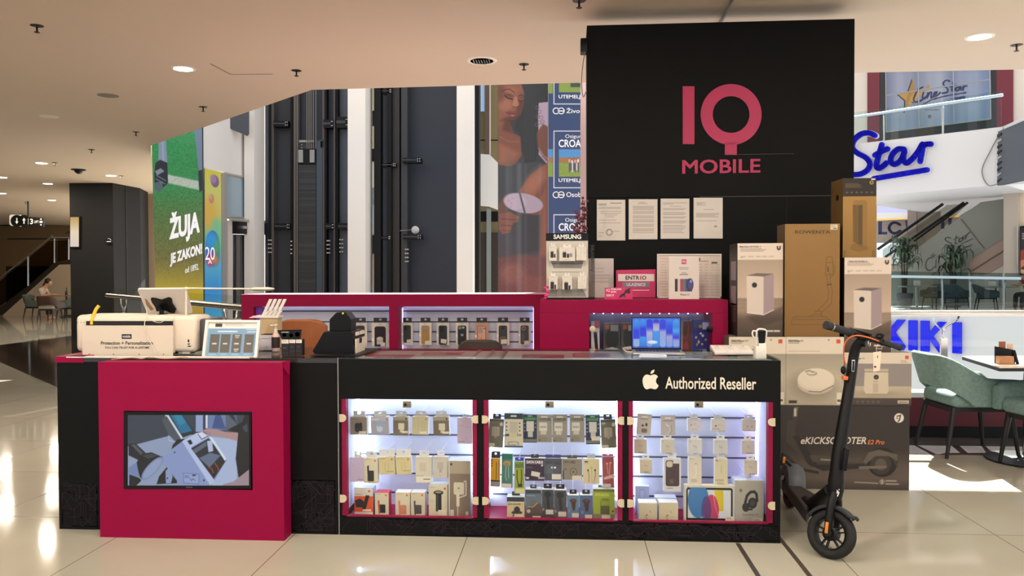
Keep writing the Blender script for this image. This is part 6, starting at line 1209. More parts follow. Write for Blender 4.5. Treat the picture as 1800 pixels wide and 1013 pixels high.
# fork, fender, crown
b = MB(); crown = fc+up*0.20
for s_ in (-1, 1):
    b.tube([fc+fa*0.047*s_-up*0.005, fc+fa*0.05*s_+up*0.07, fc+fa*0.046*s_+up*0.15, crown+fa*0.022*s_], [0.017, 0.020, 0.020, 0.022], sk, 10)
    b.lathe([(0.02, -0.008), (0.022, 0.0), (0.016, 0.010), (0.001, 0.012)], sk, 16, axT(fc+fa*0.052*s_, fa*s_))
fk = b.build('fork', ks)
b = MB(); fl = fc-fa*0.068; b.obox(fl+up*0.028, (0.016, 0.006, 0.056), Matrix((fwd, fa, up)).transposed(), amber, 0.004); b.build('reflector', fk, 'amber reflector')
b = MB(); V = []; Fc = []; n = 18
for k in range(n+1):
    a = math.radians(38+112*k/n); d = fwd*(-math.cos(a))+up*math.sin(a); rr = R0+0.014+(0.012 if k < 2 else 0)
    for j, (w2, dr) in enumerate(((-0.034, -0.012), (-0.026, 0.004), (0, 0.008), (0.026, 0.004), (0.034, -0.012))): V.append(fc+d*(rr+dr)+fa*w2)
for k in range(n):
    for j in range(4): Fc.append((k*5+j, k*5+j+1, (k+1)*5+j+1, (k+1)*5+j))
b.add(V, Fc, sk2, True); o = b.build('front_fender', ks); md = o.modifiers.new('thickness', 'SOLIDIFY'); md.thickness = 0.004
# stem
st0 = atd(1470, 846, 4.04); st1 = atd(1474, 800, 4.06); st2 = atd(1497.5, 650, 4.15)
b = MB(); b.tube([crown-up*0.03, crown+up*0.02, st0, st0.lerp(st1, 0.5)], [0.030, 0.038, 0.040, 0.034], sk, 16); b.build('head_tube', ks)
b = MB(); sc_ = st0.lerp(crown, 0.55); b.ell(atd(1472, 866, 3.965), (0.004, 0.003, 0.008), M('sign_white'), None, 6); b.ell(atd(1475, 861, 3.965), (0.003, 0.003, 0.003), M('sign_white'), None, 5); b.tube([atd(1471, 862, 3.962), atd(1475, 866, 3.962), atd(1472, 873, 3.962)], 0.0022, M('sign_white'), 6); b.build('badge', ks, 'white emblem on the head tube')
b = MB(); b.tube([st0.lerp(st1, 0.3), st1, st2], [0.036, 0.034, 0.026], sk, 16); b.build('stem', ks)
b = MB(); gn = [st2, atd(1500.5, 628, 4.16), atd(1504.5, 612, 4.155), atd(1512, 602, 4.14), atd(1523, 602.5, 4.12)]; b.tube(bez(gn, 6), [0.026]*25, sk, 14); b.build('gooseneck', ks)
b = MB(); ge = gn[-1]; gd_ = (gn[-1]-gn[-2]).normalized(); b.lathe([(0.014, 0), (0.019, 0.003), (0.019, 0.007), (0.001, 0.009)], chrome, 18, axT(ge+gd_*0.004-FW*0.012, gd_)); b.build('clamp_cap', ks, 'chrome clamp cap')
# folding lever
b = MB(); dl_ = (st1-st0).normalized(); b.obox(atd(1485.5, 808, 3.99), (0.026, 0.018, 0.115), Matrix.Rotation(0.12, 3, 'Y'), sk, 0.004); b.build('folding_lever', ks)
# handlebar
h0, h1 = atd(1451.5, 571.5, 4.02), atd(1583, 611.5, 4.2); hd_ = (h1-h0).normalized()
b = MB(); b.tube([h0.lerp(h1, 0.30), h0.lerp(h1, 0.5), h0.lerp(h1, 0.74)], [0.0165, 0.018, 0.0145], sk, 12); b.build('handlebar', ks)
gr = M('grip_rubber', (40, 40, 41), 0.8, bump=0.2, scale=300)
for a_, c_, r_ in ((0.0, 0.32, 0.0195), (0.74, 1.0, 0.0150)):
    b = MB(); q0, q1 = h0.lerp(h1, a_), h0.lerp(h1, c_); b.tube([q0, q0+hd_*0.006, q0.lerp(q1, 0.5), q1-hd_*0.008, q1-hd_*0.008, q1], [r_*1.12, r_*1.16, r_, r_, r_*1.25, r_*1.25] if a_ == 0 else [r_*1.25, r_*1.25, r_, r_, r_*1.16, r_*1.1], gr, 14); b.build('grip', ks)
b = MB(); q0 = h0.lerp(h1, 0.07); b.lathe([(0.0222, 0), (0.0222, 0.006)], chrome, 18, axT(q0, hd_)); b.build('bar_ring', ks, 'metal ring on the left grip')
b = MB(); b.obox(h0.lerp(h1, 0.46)+Z3*0.02, (0.11, 0.03, 0.010), Matrix.Rotation(YAW, 3, 'Z') @ Matrix.Rotation(0.29, 3, 'Y'), sk, 0.003); b.build('display', ks)
b = MB(); q = h0.lerp(h1, 0.70)+Z3*0.022; b.ell(q, (0.018, 0.016, 0.014), blackp, None, 6); b.obox(q+RT*0.016+Z3*0.006, (0.016, 0.02, 0.022), Matrix.Rotation(0.4, 3, 'Y'), blackp, 0.003); b.tube([q-RT*0.02, q-RT*0.004+Z3*0.018, q+RT*0.02+Z3*0.012], 0.004, blackp, 6); b.build('bell', ks)
b = MB(); b.tube(bez([h0.lerp(h1, 0.66)-FW*0.02, h0.lerp(h1, 0.74)-FW*0.045-Z3*0.012, h0.lerp(h1, 0.93)-FW*0.05-Z3*0.012], 5), 0.005, blackp, 8); b.build('brake_lever', ks)
b = MB(); b.tube(bez([atd(1486, 641, 4.10), atd(1483, 622, 4.08), atd(1484.5, 606, 4.07), atd(1493, 594, 4.06), atd(1507, 590, 4.06), atd(1526, 593.5, 4.08), atd(1545, 600, 4.1)], 6), 0.0035, org, 8); b.build('brake_cable', ks, 'orange brake cable')
b = MB(); q0 = atd(1498.3, 643, 4.09); b.obox(q0, (0.022, 0.02, 0.07), Matrix.Rotation(0.05, 3, 'Y'), sk, 0.006); b.obox(q0-FW*0.0085, (0.017, 0.005, 0.062), Matrix.Rotation(0.05, 3, 'Y'), steel, 0.002); b.obox(q0-FW*0.0105, (0.010, 0.004, 0.052), Matrix.Rotation(0.05, 3, 'Y'), sk, 0.002); b.build('headlight', ks)
b = MB(); b.ell(atd(1482.5, 651, 4.12), (0.014, 0.014, 0.022), blackp, None, 8); b.build('latch', ks)
b = MB(); b.obox(atd(1485, 664.5, 4.105), (0.026, 0.03, 0.02), Matrix.Rotation(0.1, 3, 'Y'), org, 0.003); b.build('stem_band', ks, 'orange band on the stem')
# deck, neck, rear fender, stand
b = MB(); zk = 0.165; tp4 = [(1417.5, 898), (1438, 872), (1402, 851.5), (1374, 843)]
tp5 = [atz(x, y, zk) for x, y in tp4]; b.prism([p-Z3*0.065 for p in tp5], Z3, 0.065, sk2); b.prism([p.lerp(sum(tp5, Vector())/4, 0.10)+Z3*0.0 for p in tp5], Z3, 0.003, M('deck_rubber', (48, 42, 40), 0.8, bump=0.2, scale=200)); dk = b.build('deck', ks, bevel=0.006)
b = MB(); nk0 = atd(1461, 862, 4.06); nk1 = (tp5[0]+tp5[1])/2-Z3*0.02+(-FW)*0.02; b.tube([nk0, nk0.lerp(nk1, 0.5), nk1, nk1+FW*0.1-Z3*0.005], [0.034, 0.042, 0.052, 0.045], sk, 14); b.build('neck', ks)
b = MB(); V = []; Fc = []; n = 16; rup = rax.cross(rdir).normalized(); rup = rup if rup.z > 0 else -rup
for k in range(n+1):
    a = math.radians(-10+175*k/n); d = -rdir*math.cos(a)+rup*math.sin(a)
    for w2, dr in ((-0.055, -0.05), (-0.05, 0.002), (-0.025, 0.016), (0.025, 0.016), (0.05, 0.002), (0.055, -0.05)): V.append(rc_+d*(R0+0.006+dr)+rax*w2)
for k in range(n):
    for j in range(5): Fc.append((k*6+j, k*6+j+1, (k+1)*6+j+1, (k+1)*6+j))
b.add(V, Fc, M('scooter_slate', (78, 82, 90), 0.5), True); o = b.build('rear_fender', ks); md = o.modifiers.new('thickness', 'SOLIDIFY'); md.thickness = 0.004
b = MB(); rr0 = atd(1377, 808, 4.76); b.obox(rr0, (0.028, 0.02, 0.08), Matrix.Rotation(0.15, 3, 'Y'), sk2, 0.005); b.obox(rr0-FW*0.011, (0.016, 0.006, 0.04), Matrix.Rotation(0.15, 3, 'Y'), amber, 0.003); b.tube([rr0, rc_+rup*0.12], 0.008, sk, 6); b.build('rear_reflector', ks, 'amber rear reflector')
b = MB(); kq = tp5[1].lerp(tp5[2], 0.2)-Z3*0.05; b.tube([kq, Vector((kq.x+0.10, kq.y+0.05, 0.008))], 0.008, sk, 8); b.build('kickstand', ks)
# price tag on the handlebar
tg = thing('price_tag', 'white price tag hanging by a string from the scooter handlebar', 'tag', atd(1541, 654, 4.1))
pt = Plane(atd(1541, 636, 4.1), -FW); b = MB(); b.poly([(1534.5, 619.5), (1549, 617.5), (1546.5, 651.5), (1535, 654)][::-1], pt, M('tag_card', (222, 206, 186), 0.5), 0, 0.002); b.poly([(1541.5, 625), (1543, 624.8), (1542.7, 630), (1541.4, 630)][::-1], pt, M('tag_ink', (120, 60, 44), 0.5), 0.0028); b.lathe([(0.005, 0), (0.006, 0)], M('tag_ink'), 12, axT(pt.p(1538, 645, 0.003), -FW)); b.build('card', tg)
b = MB(); b.tube([h0.lerp(h1, 0.69)-Z3*0.016, pt.p(1539.5, 613, 0.002), pt.p(1541, 619.5, 0.003)], 0.0012, M('string', (214, 206, 196), 0.6), 5); b.tube([pt.p(1539.5, 613, 0.002), pt.p(1550, 613.5, 0.002), pt.p(1550, 610, 0.002)], 0.0012, M('string'), 5); b.build('string', tg)

# ================================================================ ATRIUM EDGE AND CAFE ON THE RIGHT
ry_ = 7.12; rl = PY(ry_)
xl = wx1-0.6; xrr = 9.0
rg = thing('railing', 'glass railing with a wine red foot panel behind the green armchairs', 'railing', (3.4, ry_, 0))
b = MB(); b.box((xl, ry_-0.01, 0), (xrr, ry_+0.1, 0.10), blackp); b.build('plinth', rg)
b = MB(); b.box((xl, ry_-0.03, 0.10), (xrr, ry_+0.12, 0.35), wine); b.build('foot_panel', rg)
b = MB(); b.box((xl, ry_-0.04, 0.35), (xrr, ry_+0.16, 0.395), M('white_sill', (226, 224, 220), 0.5)); b.build('sill', rg)
b = MB(); b.tube([(xl, ry_, 1.085), (xrr, ry_, 1.085)], 0.026, M('satin_steel', (206, 200, 196), 0.3, 0.6), 14); b.build('handrail', rg)
for x in [X_(1665, ry_, 600)+k*1.25 for k in (-1, 0, 1, 2)]:
    if x > xrr: continue
    b = MB(); b.box((x-0.028, ry_+0.05, 0.395), (x+0.028, ry_+0.075, 0.86), steel); b.tube(bez([(x, ry_+0.06, 0.84), (x, ry_+0.06, 0.95), (x+0.09, ry_+0.03, 1.02), (x+0.10, ry_, 1.07)], 5), 0.009, chrome, 8); b.tube(bez([(x, ry_+0.06, 0.92), (x-0.07, ry_+0.05, 0.98), (x-0.12, ry_+0.02, 1.06)], 5), 0.006, chrome, 8); b.build('post', rg)
    g = MB(); g.box((x+0.05, ry_+0.03, 0.40), (min(x+1.2, xrr), ry_+0.04, 1.05), glass_mat('rail_glass', (0.94, 0.97, 0.96), 0.7)); g.build('glass_panel', rg)

# ---- green velvet armchairs (local: front = +x)
def armchair(name, label, loc, rz, shellm, seatm, legm, group=None, scale=1.0):
    t = thing(name, label, 'armchair', loc, rz, group)
    U = []; n1 = 10
    # plan outline of the shell, from the right front round the back to the left front
    W, D0, D1, rc2 = 0.29, 0.31, -0.25, 0.17
    pl_ = [(D0-(D0-(D1+rc2))*k/n1, -W) for k in range(n1)] + [(D1+rc2-rc2*math.sin(a), -W+rc2-rc2*math.cos(a)) for a in [k*PI/2/8 for k in range(9)]]
    pl_ += [(D1, -W+rc2+(2*W-2*rc2)*k/6) for k in range(1, 6)]
    pl_ = pl_ + [(x, -y) for x, y in reversed(pl_[:n1+9])]
    m = len(pl_)
    def prof(x, y):                                   # heights along the outline
        u = min(1, max(0, (0.06-x)/0.31)); u = u*u*(3-2*u)
        top = 0.625+0.18*u + 0.012*(x/0.3 if x > 0 else 0)*-1
        bot = 0.405+0.13*max(0, min(1, (-0.08-x)/0.15))
        if x > 0.26: top -= 0.03*((x-0.26)/0.05)**2
        lean = 0.11*u
        return top, bot, lean
    V = []; Fc = []; K = 14
    for i, (x, y) in enumerate(pl_):
        a_ = Vector(pl_[max(i-1, 0)]); c_ = Vector(pl_[min(i+1, m-1)]); d = (c_-a_).normalized(); nn = Vector((d.y, -d.x))      # outward
        if nn.dot(Vector((x-0.05, y))) < 0: nn = -nn
        top, bot, lean = prof(x, y); H = top-bot; th = 0.068; rr = th/2/H
        loop = [(0, 0.03), (0, 0.35), (0, 0.7), (0, 1-rr)]+[(-th/2+th/2*math.cos(q*PI/6), 1-rr+rr*math.sin(q*PI/6)) for q in range(1, 6)]+[(-th, 1-rr), (-th, 0.6), (-th, 0.3), (-th+0.01, 0.0), (-0.012, 0.0)]
        for o_, h in loop:
            z = bot+H*h; lf = max(0, (z-0.45)/0.35); bulge = -0.012*math.sin(PI*h)
            V.append((x+nn.x*(o_-bulge*0)-lean*lf, y+nn.y*o_, z))
    for i in range(m-1):
        for k in range(K): Fc.append((i*K+k, i*K+(k+1) % K, (i+1)*K+(k+1) % K, (i+1)*K+k))
    Fc += [tuple(range(K)), tuple(reversed(range((m-1)*K, m*K)))]
    b = MB(); b.add(V, Fc, shellm, True); b.build('shell', t, local=True)
    b = MB(); b.rbox((-0.22, -0.235, 0.39), (0.29, 0.235, 0.50), seatm, 0.04, 4); b.build('seat', t, local=True)
    b = MB(); b.box((-0.22, -0.2, 0.355), (0.26, 0.2, 0.395), legm); b.build('seat_frame', t, local=True)
    for sx, sy2 in ((0.24, 0.2), (0.24, -0.2), (-0.2, 0.2), (-0.2, -0.2)):
        b = MB(); b.tube([(sx, sy2, 0.39), (sx+(0.05 if sx > 0 else -0.07), sy2*1.18, 0.0)], [0.024, 0.013], legm, 10); b.build('leg', t, local=True)
    return t
vel = M('sea_green_velvet', (112, 138, 133), 0.75, var=0.4, scale=45, bump=0.15); legb = M('black_wood', (22, 21, 22), 0.45)
def wpos(px, d, z=0.0):
    p = CAM+FW*d+RT*((px-900)/1385*d); return Vector((p.x, p.y, z))
armchair('armchair', 'sea green velvet armchair with black legs, drawn up to the white table', wpos(1697, 6.3), YAW, vel, vel, legb)
armchair('armchair', 'sea green armchair cut off by the right picture edge', wpos(1866, 5.74), PI+YAW+0.12, vel, vel, legb)
tA, tB = atz(1691, 627.5, 0.75), atz(1757, 647.5, 0.75)
tt = thing('cafe_table', 'white cafe table with a dark edge at the right picture edge', 'table', wpos(1822, 6.0))
ed_ = (tA-tB).normalized(); rt2 = Vector((ed_.y, -ed_.x, 0)); rt2 = rt2 if rt2.x > 0 else -rt2
crn = [tB, tB+RT*1.1, tA+RT*1.0, tA]
b = MB(); b.prism(crn, Z3, 0.006, M('white_laminate', (222, 212, 202), 0.35)); b.prism([c-Z3*0.024 for c in crn], Z3, 0.024, M('dark_edge', (30, 28, 34), 0.5)); b.build('tabletop', tt)
tc0 = wpos(1812, 6.0); b = MB(); b.lathe([(0.045, 0.02), (0.045, 0.726)], chrome, 20, Matrix.Translation(tc0)); b.build('column', tt)
b = MB(); b.lathe([(0.30, 0.004), (0.30, 0.012), (0.06, 0.03), (0.045, 0.04)], sk, 32, Matrix.Translation(tc0)); b.build('base_plate', tt)
mh0 = atz(1770, 640, 0.756); mh = thing('menu_holder', 'black and wooden menu holder on the white cafe table', 'holder', mh0, YAW)
b = MB(); b.prism([Vector((-0.075, 0.02, 0)), Vector((0.075, 0.02, 0)), Vector((0.075, 0.02, 0.10)), Vector((-0.075, 0.02, 0.13))], (0, 1, 0), 0.012, blackp); b.prism([Vector((0.055, -0.03, 0)), Vector((0.075, -0.03, 0)), Vector((0.075, 0.02, 0.1)), Vector((0.055, 0.02, 0.1))], (0, 0.1, 0), 0.1, blackp); b.build('frame', mh, local=True)
b = MB(); b.box((-0.075, -0.035, 0), (0.03, 0.015, 0.06), M('light_wood', (176, 126, 84), 0.5, var=0.2, scale=30)); b.build('wooden_block', mh, local=True)
b = MB(); b.box((-0.04, 0.034, 0.04), (0.01, 0.037, 0.165), M('menu_red', (150, 84, 50), 0.5)); b.box((0.02, 0.034, 0.04), (0.065, 0.037, 0.15), M('menu_cream', (206, 176, 150), 0.5)); b.build('menu_card', mh, local=True)
# ================================================================ LIFT SHAFTS AND BANNERS ACROSS THE ATRIUM
b = MB(); b.box((-6.5, 8.6, -0.3), (1.1, 19, -0.002), M('landing_floor', (190, 180, 165), 0.3)); b.build('floor_landing', kind='structure')
EY = 15.0; ep = PY(EY)
rail_m = M('guide_rail', (74, 70, 68), 0.5); shaft_d = M('shaft_dark', (40, 45, 52), 0.5); beam = M('black_beam', (12, 13, 15), 0.5, spec=0.25); colw = M('white_column', (240, 238, 232), 0.6)
def vstrip(b, x0, x1, mat, lift=0.0, th=0.1, y0=-560, y1=614): b.rect(x0+0.15, y0, x1-0.15, y1, ep, mat, lift, th)
b = MB(); vstrip(b, 466, 630, charcoal_ := M('shaft_wall', (36, 46, 60), 0.5, var=0.08, scale=1.5), -0.2, 0.2)
vstrip(b, 486.5, 514.5, shaft_d, 0.0, 0.02); vstrip(b, 597.6, 628, M('shaft_light', (66, 76, 88), 0.5), 0.0, 0.02); b.build('wall_lift', kind='structure')
b = MB(); vstrip(b, 655, 812, charcoal_, -0.5, 0.2); b.build('wall_shaft', kind='structure')
for nm, x0, x1, lab in (('column', 627.5, 657.5, 'white column between the two lift shafts'), ('column', 811, 838.5, 'white column right of the plain blue-grey lift shaft'), ('column', 453, 470, 'narrow white column at the left edge of the lift shafts')):
    b = MB(); vstrip(b, x0, x1, colw, 0.15, 0.5); b.build(nm, label=lab, cat='column')
for i, (x0, x1, m_, l_, th, lab) in enumerate(((476, 482.5, beam, 0.0, 0.12, 'black vertical rail at the far left of the left lift shaft'), (482.5, 486.8, rail_m, 0.0, 0.16, 'brownish guide rail near the left end of the left lift shaft'), (514.5, 518, beam, 0.02, 0.12, 'black vertical rail left of the counterweight'), (518, 529, rail_m, 0.0, 0.1, 'broad brown-grey rail directly left of the counterweight'),
                                   (571, 574.8, rail_m, 0.0, 0.16, 'thin brown guide rail right of the counterweight'), (575, 578, beam, 0.0, 0.14, 'thin black rail right of the counterweight'), (591, 594, rail_m, 0.0, 0.18, 'brown guide rail before the light grey right part of the left shaft'), (594, 597.5, beam, 0.0, 0.14, 'black rail before the light grey right part of the left shaft'),
                                   (664, 675.5, beam, 0.1, 0.2, 'thick black beam right behind the middle white column'), (684, 692, beam, 0.0, 0.2, 'black beam at the left part of the right lift shaft'), (692, 704, M('rail_brown', (36, 35, 35), 0.5), -0.1, 0.2, 'dark brown rail in the right lift shaft'), (706, 717, M('rail_grey', (50, 54, 58), 0.5), -0.1, 0.15, 'dark grey rail next to the plain wall of the right shaft'),
                                   (838, 846, beam, 0.1, 0.25, 'black beam directly right of the right-hand white column'))):
    b = MB(); vstrip(b, x0, x1, m_, l_, th); b.build('guide_rail', label=lab, cat='rail', group='vertical rails of the lift shafts')
# counterweight with cables
cw = thing('counterweight', 'tall lift counterweight with stacked plates between the rails of the left shaft', 'lift part', ep.p(549, 600))
b = MB(); b.rect(529.4, 247, 570.6, 600, ep, M('weight_frame', (46, 52, 58), 0.5), 0.02, 0.1); b.rect(561, 250, 570.6, 600, ep, M('weight_edge', (60, 74, 88), 0.5), 0.12, 0.04); b.build('frame', cw)
b = MB(); A = Art(0, 0, 30, 220, 20, '#2e3234', 260); rs = random.Random(4)
for k in range(86): A.r(0, k*2.6, 30, k*2.6+rs.uniform(0.4, 1.4), (44+rs.uniform(-14, 26),)*3, 0.9)
b.rect(528.5, 291, 561, 598, ep, beam, 0.12, 0.04); b.artp(A, 529.5, 292, 560, 597, ep, PRINT, 0.165); b.build('weight_plates', cw)
b = MB(); b.rect(528.5, 264, 560, 290, ep, beam, 0.12, 0.04); b.rect(530, 266, 538, 288, ep, M('pulley_grey', (150, 152, 150), 0.5), 0.16, 0.03); b.rect(550, 266, 558, 288, ep, M('pulley_grey'), 0.16, 0.03); b.build('pulley_box', cw)
b = MB(); b.rect(530.5, 249, 556.5, 252.5, ep, M('pale_bracket', (150, 160, 156), 0.5), 0.13, 0.03); b.rect(568, 249, 573, 262, ep, M('green_bracket', (70, 100, 92), 0.5), 0.13, 0.03)
for px, py in ((535, 257), (535, 262), (552, 257), (552, 262), (562, 251), (562, 261), (563, 285), (563, 305)): b.ell(ep.p(px, py, 0.15), (0.012, 0.01, 0.012), steel, None, 4)
b.build('top_bracket', cw)
for i, px in enumerate((545, 548.5, 552, 556, 560.5, 524, 528)):
    b = MB(); b.tube([ep.p(px, 60, 0.18), ep.p(px, 264 if i < 5 else 598, 0.18)], 0.008, M('cable_grey', (130, 122, 112), 0.5), 6); b.build('hoist_cable', cw)
# brackets
brk0 = None
for i, (x0, y0, x1, y1, w_) in enumerate(((487, 216, 513, 226, 'upper bracket at the left of the left lift shaft'), (574, 214, 591, 228, 'upper bracket between the two right rails of the left shaft'), (597, 209, 617, 228, 'upper bracket at the right end of the left shaft'),
                               (490, 394, 516, 404, 'lower bracket at the left of the left lift shaft'), (578, 394, 592, 404, 'lower bracket between the two right rails of the left shaft'), (600, 393.5, 620, 405, 'lower bracket at the right end of the left shaft'),
                               (711, 280, 743, 288.5, 'bracket on the plain wall of the right shaft, at mid height'), (712, 413, 744, 421.5, 'bracket on the plain wall of the right shaft, under the white disc'), (676, 161, 692, 168, 'short bracket behind the black beam near the ceiling edge'), (676, 289, 700, 296, 'short bracket behind the black beam at mid height'), (675, 416, 690, 422, 'short bracket behind the black beam, lowest one'))):
    b = MB(); b.rect(x0, y0, x1, y1, ep, blackp, 0.0, 0.2); b.rect(x0, y0+(y1-y0)*0.35, x1-4, y0+(y1-y0)*0.62, ep, M('bracket_grey', (52, 56, 66), 0.5), 0.2, 0.02)
    for fx in (0.84, 0.95):
        for fy in (0.25, 0.75): b.ell(ep.p(x0+(x1-x0)*fx, y0+(y1-y0)*fy, 0.215), (0.012, 0.01, 0.012), steel, None, 4)
    b.build('rail_bracket', label='black '+w_, cat='bracket', group='rail brackets of the lift shafts')
for j, (xs_2, y0, lab) in enumerate((((478, 482), 422, 'bolts on the far left black rail of the left shaft'), ((517,), 424, 'bolts left of the counterweight'), ((580, 583), 423, 'bolts right of the counterweight'), ((602, 606), 421, 'bright bolts on the right part of the left shaft'), ((716, 719.5), 438, 'bolts in the right shaft under the white disc'))):
    b = MB()
    for px in xs_2:
        for k in range(4): b.rect(px-1.2, y0+k*7, px+1.2, y0+k*7+2, ep, M('bolt_pale', (196, 190, 180), 0.4), 0.12, 0.05)
    b.build('bolts', bpy.data.objects['wall_shaft' if j == 4 else 'wall_lift'], kind='stuff')
b = MB(); b.lathe([(0.001, 0.02), (0.05, 0.02), (0.075, 0.0), (0.075, -0.02)], M('white_disc', (206, 206, 200), 0.4), 24, axT(ep.p(730.5, 404.5, 0.03), Vector((0.25, -1, 0)))); b.tube([ep.p(686, 407.5, 0.1), ep.p(727, 404.5, 0.06)], 0.004, steel, 5); b.build('mirror_disc', label='small white disc on a wire in the right lift shaft', cat='disc')
# what shows through beside the shafts
bgp = PY(17.5)
b = MB(); b.rect(650, -560, 705, 330, bgp, M('pale_far_wall', (196, 190, 178), 0.7), 0, -0.2); b.rect(655, 150, 663, 185, bgp, M('far_yellow', (176, 170, 130), 0.6), 0.01, 0.02); b.rect(655, 195, 663, 222, bgp, beam, 0.01, 0.02); b.rect(655, 228, 663, 262, bgp, M('far_yellow'), 0.01, 0.02); b.rect(654, 262, 664, 284, bgp, beam, 0.01, 0.02); b.rect(650, 330, 705, 614, bgp, M('far_grey', (120, 126, 130), 0.6), 0, -0.2)
b.rect(655, 360, 672, 412, bgp, M('far_window', (150, 160, 168), 0.3), 0.01, 0.02); b.rect(655, 414, 672, 446, bgp, beam, 0.01, 0.03); b.rect(656, 448, 664, 500, bgp, M('far_warm', (150, 126, 90), 0.5), 0.01, 0.02); b.build('wall_far', kind='structure')
b = MB(); b.rect(836, -560, 960, 614, bgp, M('olive_far_wall', (128, 116, 82), 0.7), -0.1, -0.2)
b.rect(844, 150, 852, 196, bgp, M('sky_glass', (160, 190, 220), 0.3, emit=0.35), 0.0, 0.02); b.rect(853.5, 60, 861, 272, bgp, M('brown_post', (98, 80, 70), 0.6), 0.0, 0.1); b.rect(861, 60, 863, 272, bgp, M('pale_line', (206, 198, 180), 0.5), 0.0, 0.1); b.rect(845, 246, 876, 248, bgp, beam, 0.02, 0.02)
b.rect(844, 372, 880, 390, bgp, beam, 0.02, 0.03); b.rect(844, 409, 880, 614, bgp, M('dark_brown_far', (52, 42, 34), 0.6), 0.02, 0.03); b.rect(856, 368, 864, 614, bgp, M('glass_post', (150, 160, 160), 0.2, 0.4), 0.06, 0.05); b.build('wall_gallery', kind='structure')
b = MB(); q = Plane(bgp.p(845, 300, 1.2), (0.15, -1, 0)); b.poly([(843, 270.5), (861, 272), (877, 288), (877, 369), (860, 362.5), (843, 361)][::-1], q, M('white_fascia', (228, 226, 222), 0.5), 0, -0.1); b.build('trim_7', kind='structure')

# ---- portrait banner
BPY = 13.4; bnp = PY(BPY)
A = Art(40, 18, 276, 1012, 118, '#303335')
A.grad([(18, '#35393b'), (400, '#33383c'), (620, '#3c4147'), (820, '#43424a'), (1012, '#5a4448')])
sk1, sk2_, sk3 = '#8c5847', '#a06a57', '#4e2e27'
A.p([(228, 100), (276, 100), (276, 400), (232, 350)], '#b39db0', 1, 4)
A.p([(40, 200), (92, 180), (112, 250), (150, 268), (160, 330), (140, 385), (100, 408), (40, 398)], '#7c4c3c', 1, 6).p([(44, 300), (96, 320), (136, 345), (100, 396), (44, 392)], '#98634e', 0.8, 26).l([(48, 268), (96, 290), (140, 288)], 5, '#a06c58', 0.5, 8).p([(70, 200), (100, 186), (108, 250), (60, 236)], sk3, 0.7, 14)
A.p([(40, 22), (150, 22), (163, 60), (160, 120), (148, 160), (116, 188), (84, 186), (56, 214), (40, 216)], '#84533f', 1, 5).e(76, 118, 32, 26, '#9c6852', 0.8, -15, 18).e(104, 52, 26, 16, '#9a644f', 0.7, 0, 16).e(146, 120, 16, 46, sk3, 0.75, 8, 16).e(52, 60, 16, 40, sk3, 0.5, 0, 20).e(96, 184, 40, 12, sk3, 0.75, -10, 12).e(128, 168, 20, 22, sk3, 0.5, 0, 14)
A.l([(62, 54), (76, 45), (94, 44), (118, 60)], 4, '#2e1b16', 0.75, 5).l([(138, 76), (150, 71), (160, 78)], 3, '#2e1b16', 0.7, 4).e(92, 78, 20, 9, '#7a4a3e', 0.7, 18, 5).e(92, 72, 20, 7, '#5e382d', 0.8, 16, 6).l([(72, 74), (86, 86), (108, 91)], 5, '#1a0f0d', 0.95, 3).e(147, 93, 11, 6, '#7a4a3e', 0.7, 0, 4).l([(136, 96), (146, 101), (157, 98)], 4, '#241614', 0.9, 2)
A.p([(118, 78), (128, 80), (140, 116), (130, 128), (108, 122)], '#b07a65', 0.75, 6).l([(110, 124), (120, 129), (138, 124)], 3, '#54302a', 0.8, 3).p([(76, 152), (96, 146), (108, 150), (130, 154), (126, 168), (106, 176), (88, 164)], '#763e3e', 1, 4).l([(78, 154), (100, 158), (126, 158)], 2, '#4a2426', 0.9, 2).e(108, 168, 10, 4, '#a8686a', 0.7)
A.p([(158, 18), (276, 18), (276, 104), (232, 108), (226, 200), (236, 320), (216, 384), (166, 392), (150, 330), (146, 262), (118, 232), (122, 196), (150, 162), (164, 110), (166, 60)], '#2c2f31', 1, 4)
for k in range(6): A.l([(170+k*9, 30), (166+k*9, 180), (160+k*10, 370)], 3, '#3c4144', 0.5, 4)
for cx_, cy_ in ((226, 130), (236, 150), (228, 172), (244, 176), (236, 200), (250, 196), (222, 210)): A.ring(cx_, cy_, 6, 9, '#6c5c62', 0.8)
A.p([(222, 250), (252, 206), (276, 220), (276, 388), (250, 360), (228, 320)], '#764a3e', 1, 8).l([(232, 320), (256, 356), (276, 372)], 5, '#a88c9c', 0.7)
A.p([(40, 396), (80, 412), (120, 400), (158, 346), (166, 390), (216, 384), (276, 392), (262, 404), (212, 430), (160, 480), (112, 560), (60, 610), (40, 600)], '#3a4046', 1, 4).e(96, 470, 20, 90, '#4c545a', 0.5, 0, 30)
A.p([(276, 388), (246, 404), (190, 448), (140, 520), (120, 560), (150, 620), (240, 640), (276, 700)], '#83503f', 1, 8).e(212, 480, 34, 70, '#a56d58', 0.8, 35, 36).e(246, 560, 24, 70, '#5e382e', 0.6, 10, 24)
A.p([(236, 560), (276, 480), (276, 1012), (236, 1000)], '#7e4e40', 1, 8).e(258, 740, 10, 200, '#96604f', 0.7, 0, 14)
A.p([(40, 590), (70, 540), (90, 560), (80, 620), (40, 640)], '#6e4a42', 0.8, 8)
A.e(160, 578, 93, 46, '#ab9bad', 1, 9, 3).e(120, 570, 52, 38, '#bbabbc', 0.8, 12, 10).l([(142, 526), (150, 560), (168, 626)], 9, '#43404a', 1, 3).l([(146, 528), (172, 626)], 2, '#8f8496', 0.8)
for cx_, cy_ in ((92, 566), (104, 578), (110, 556), (100, 596)): A.ring(cx_, cy_, 3, 4.5, '#83758a', 0.7)
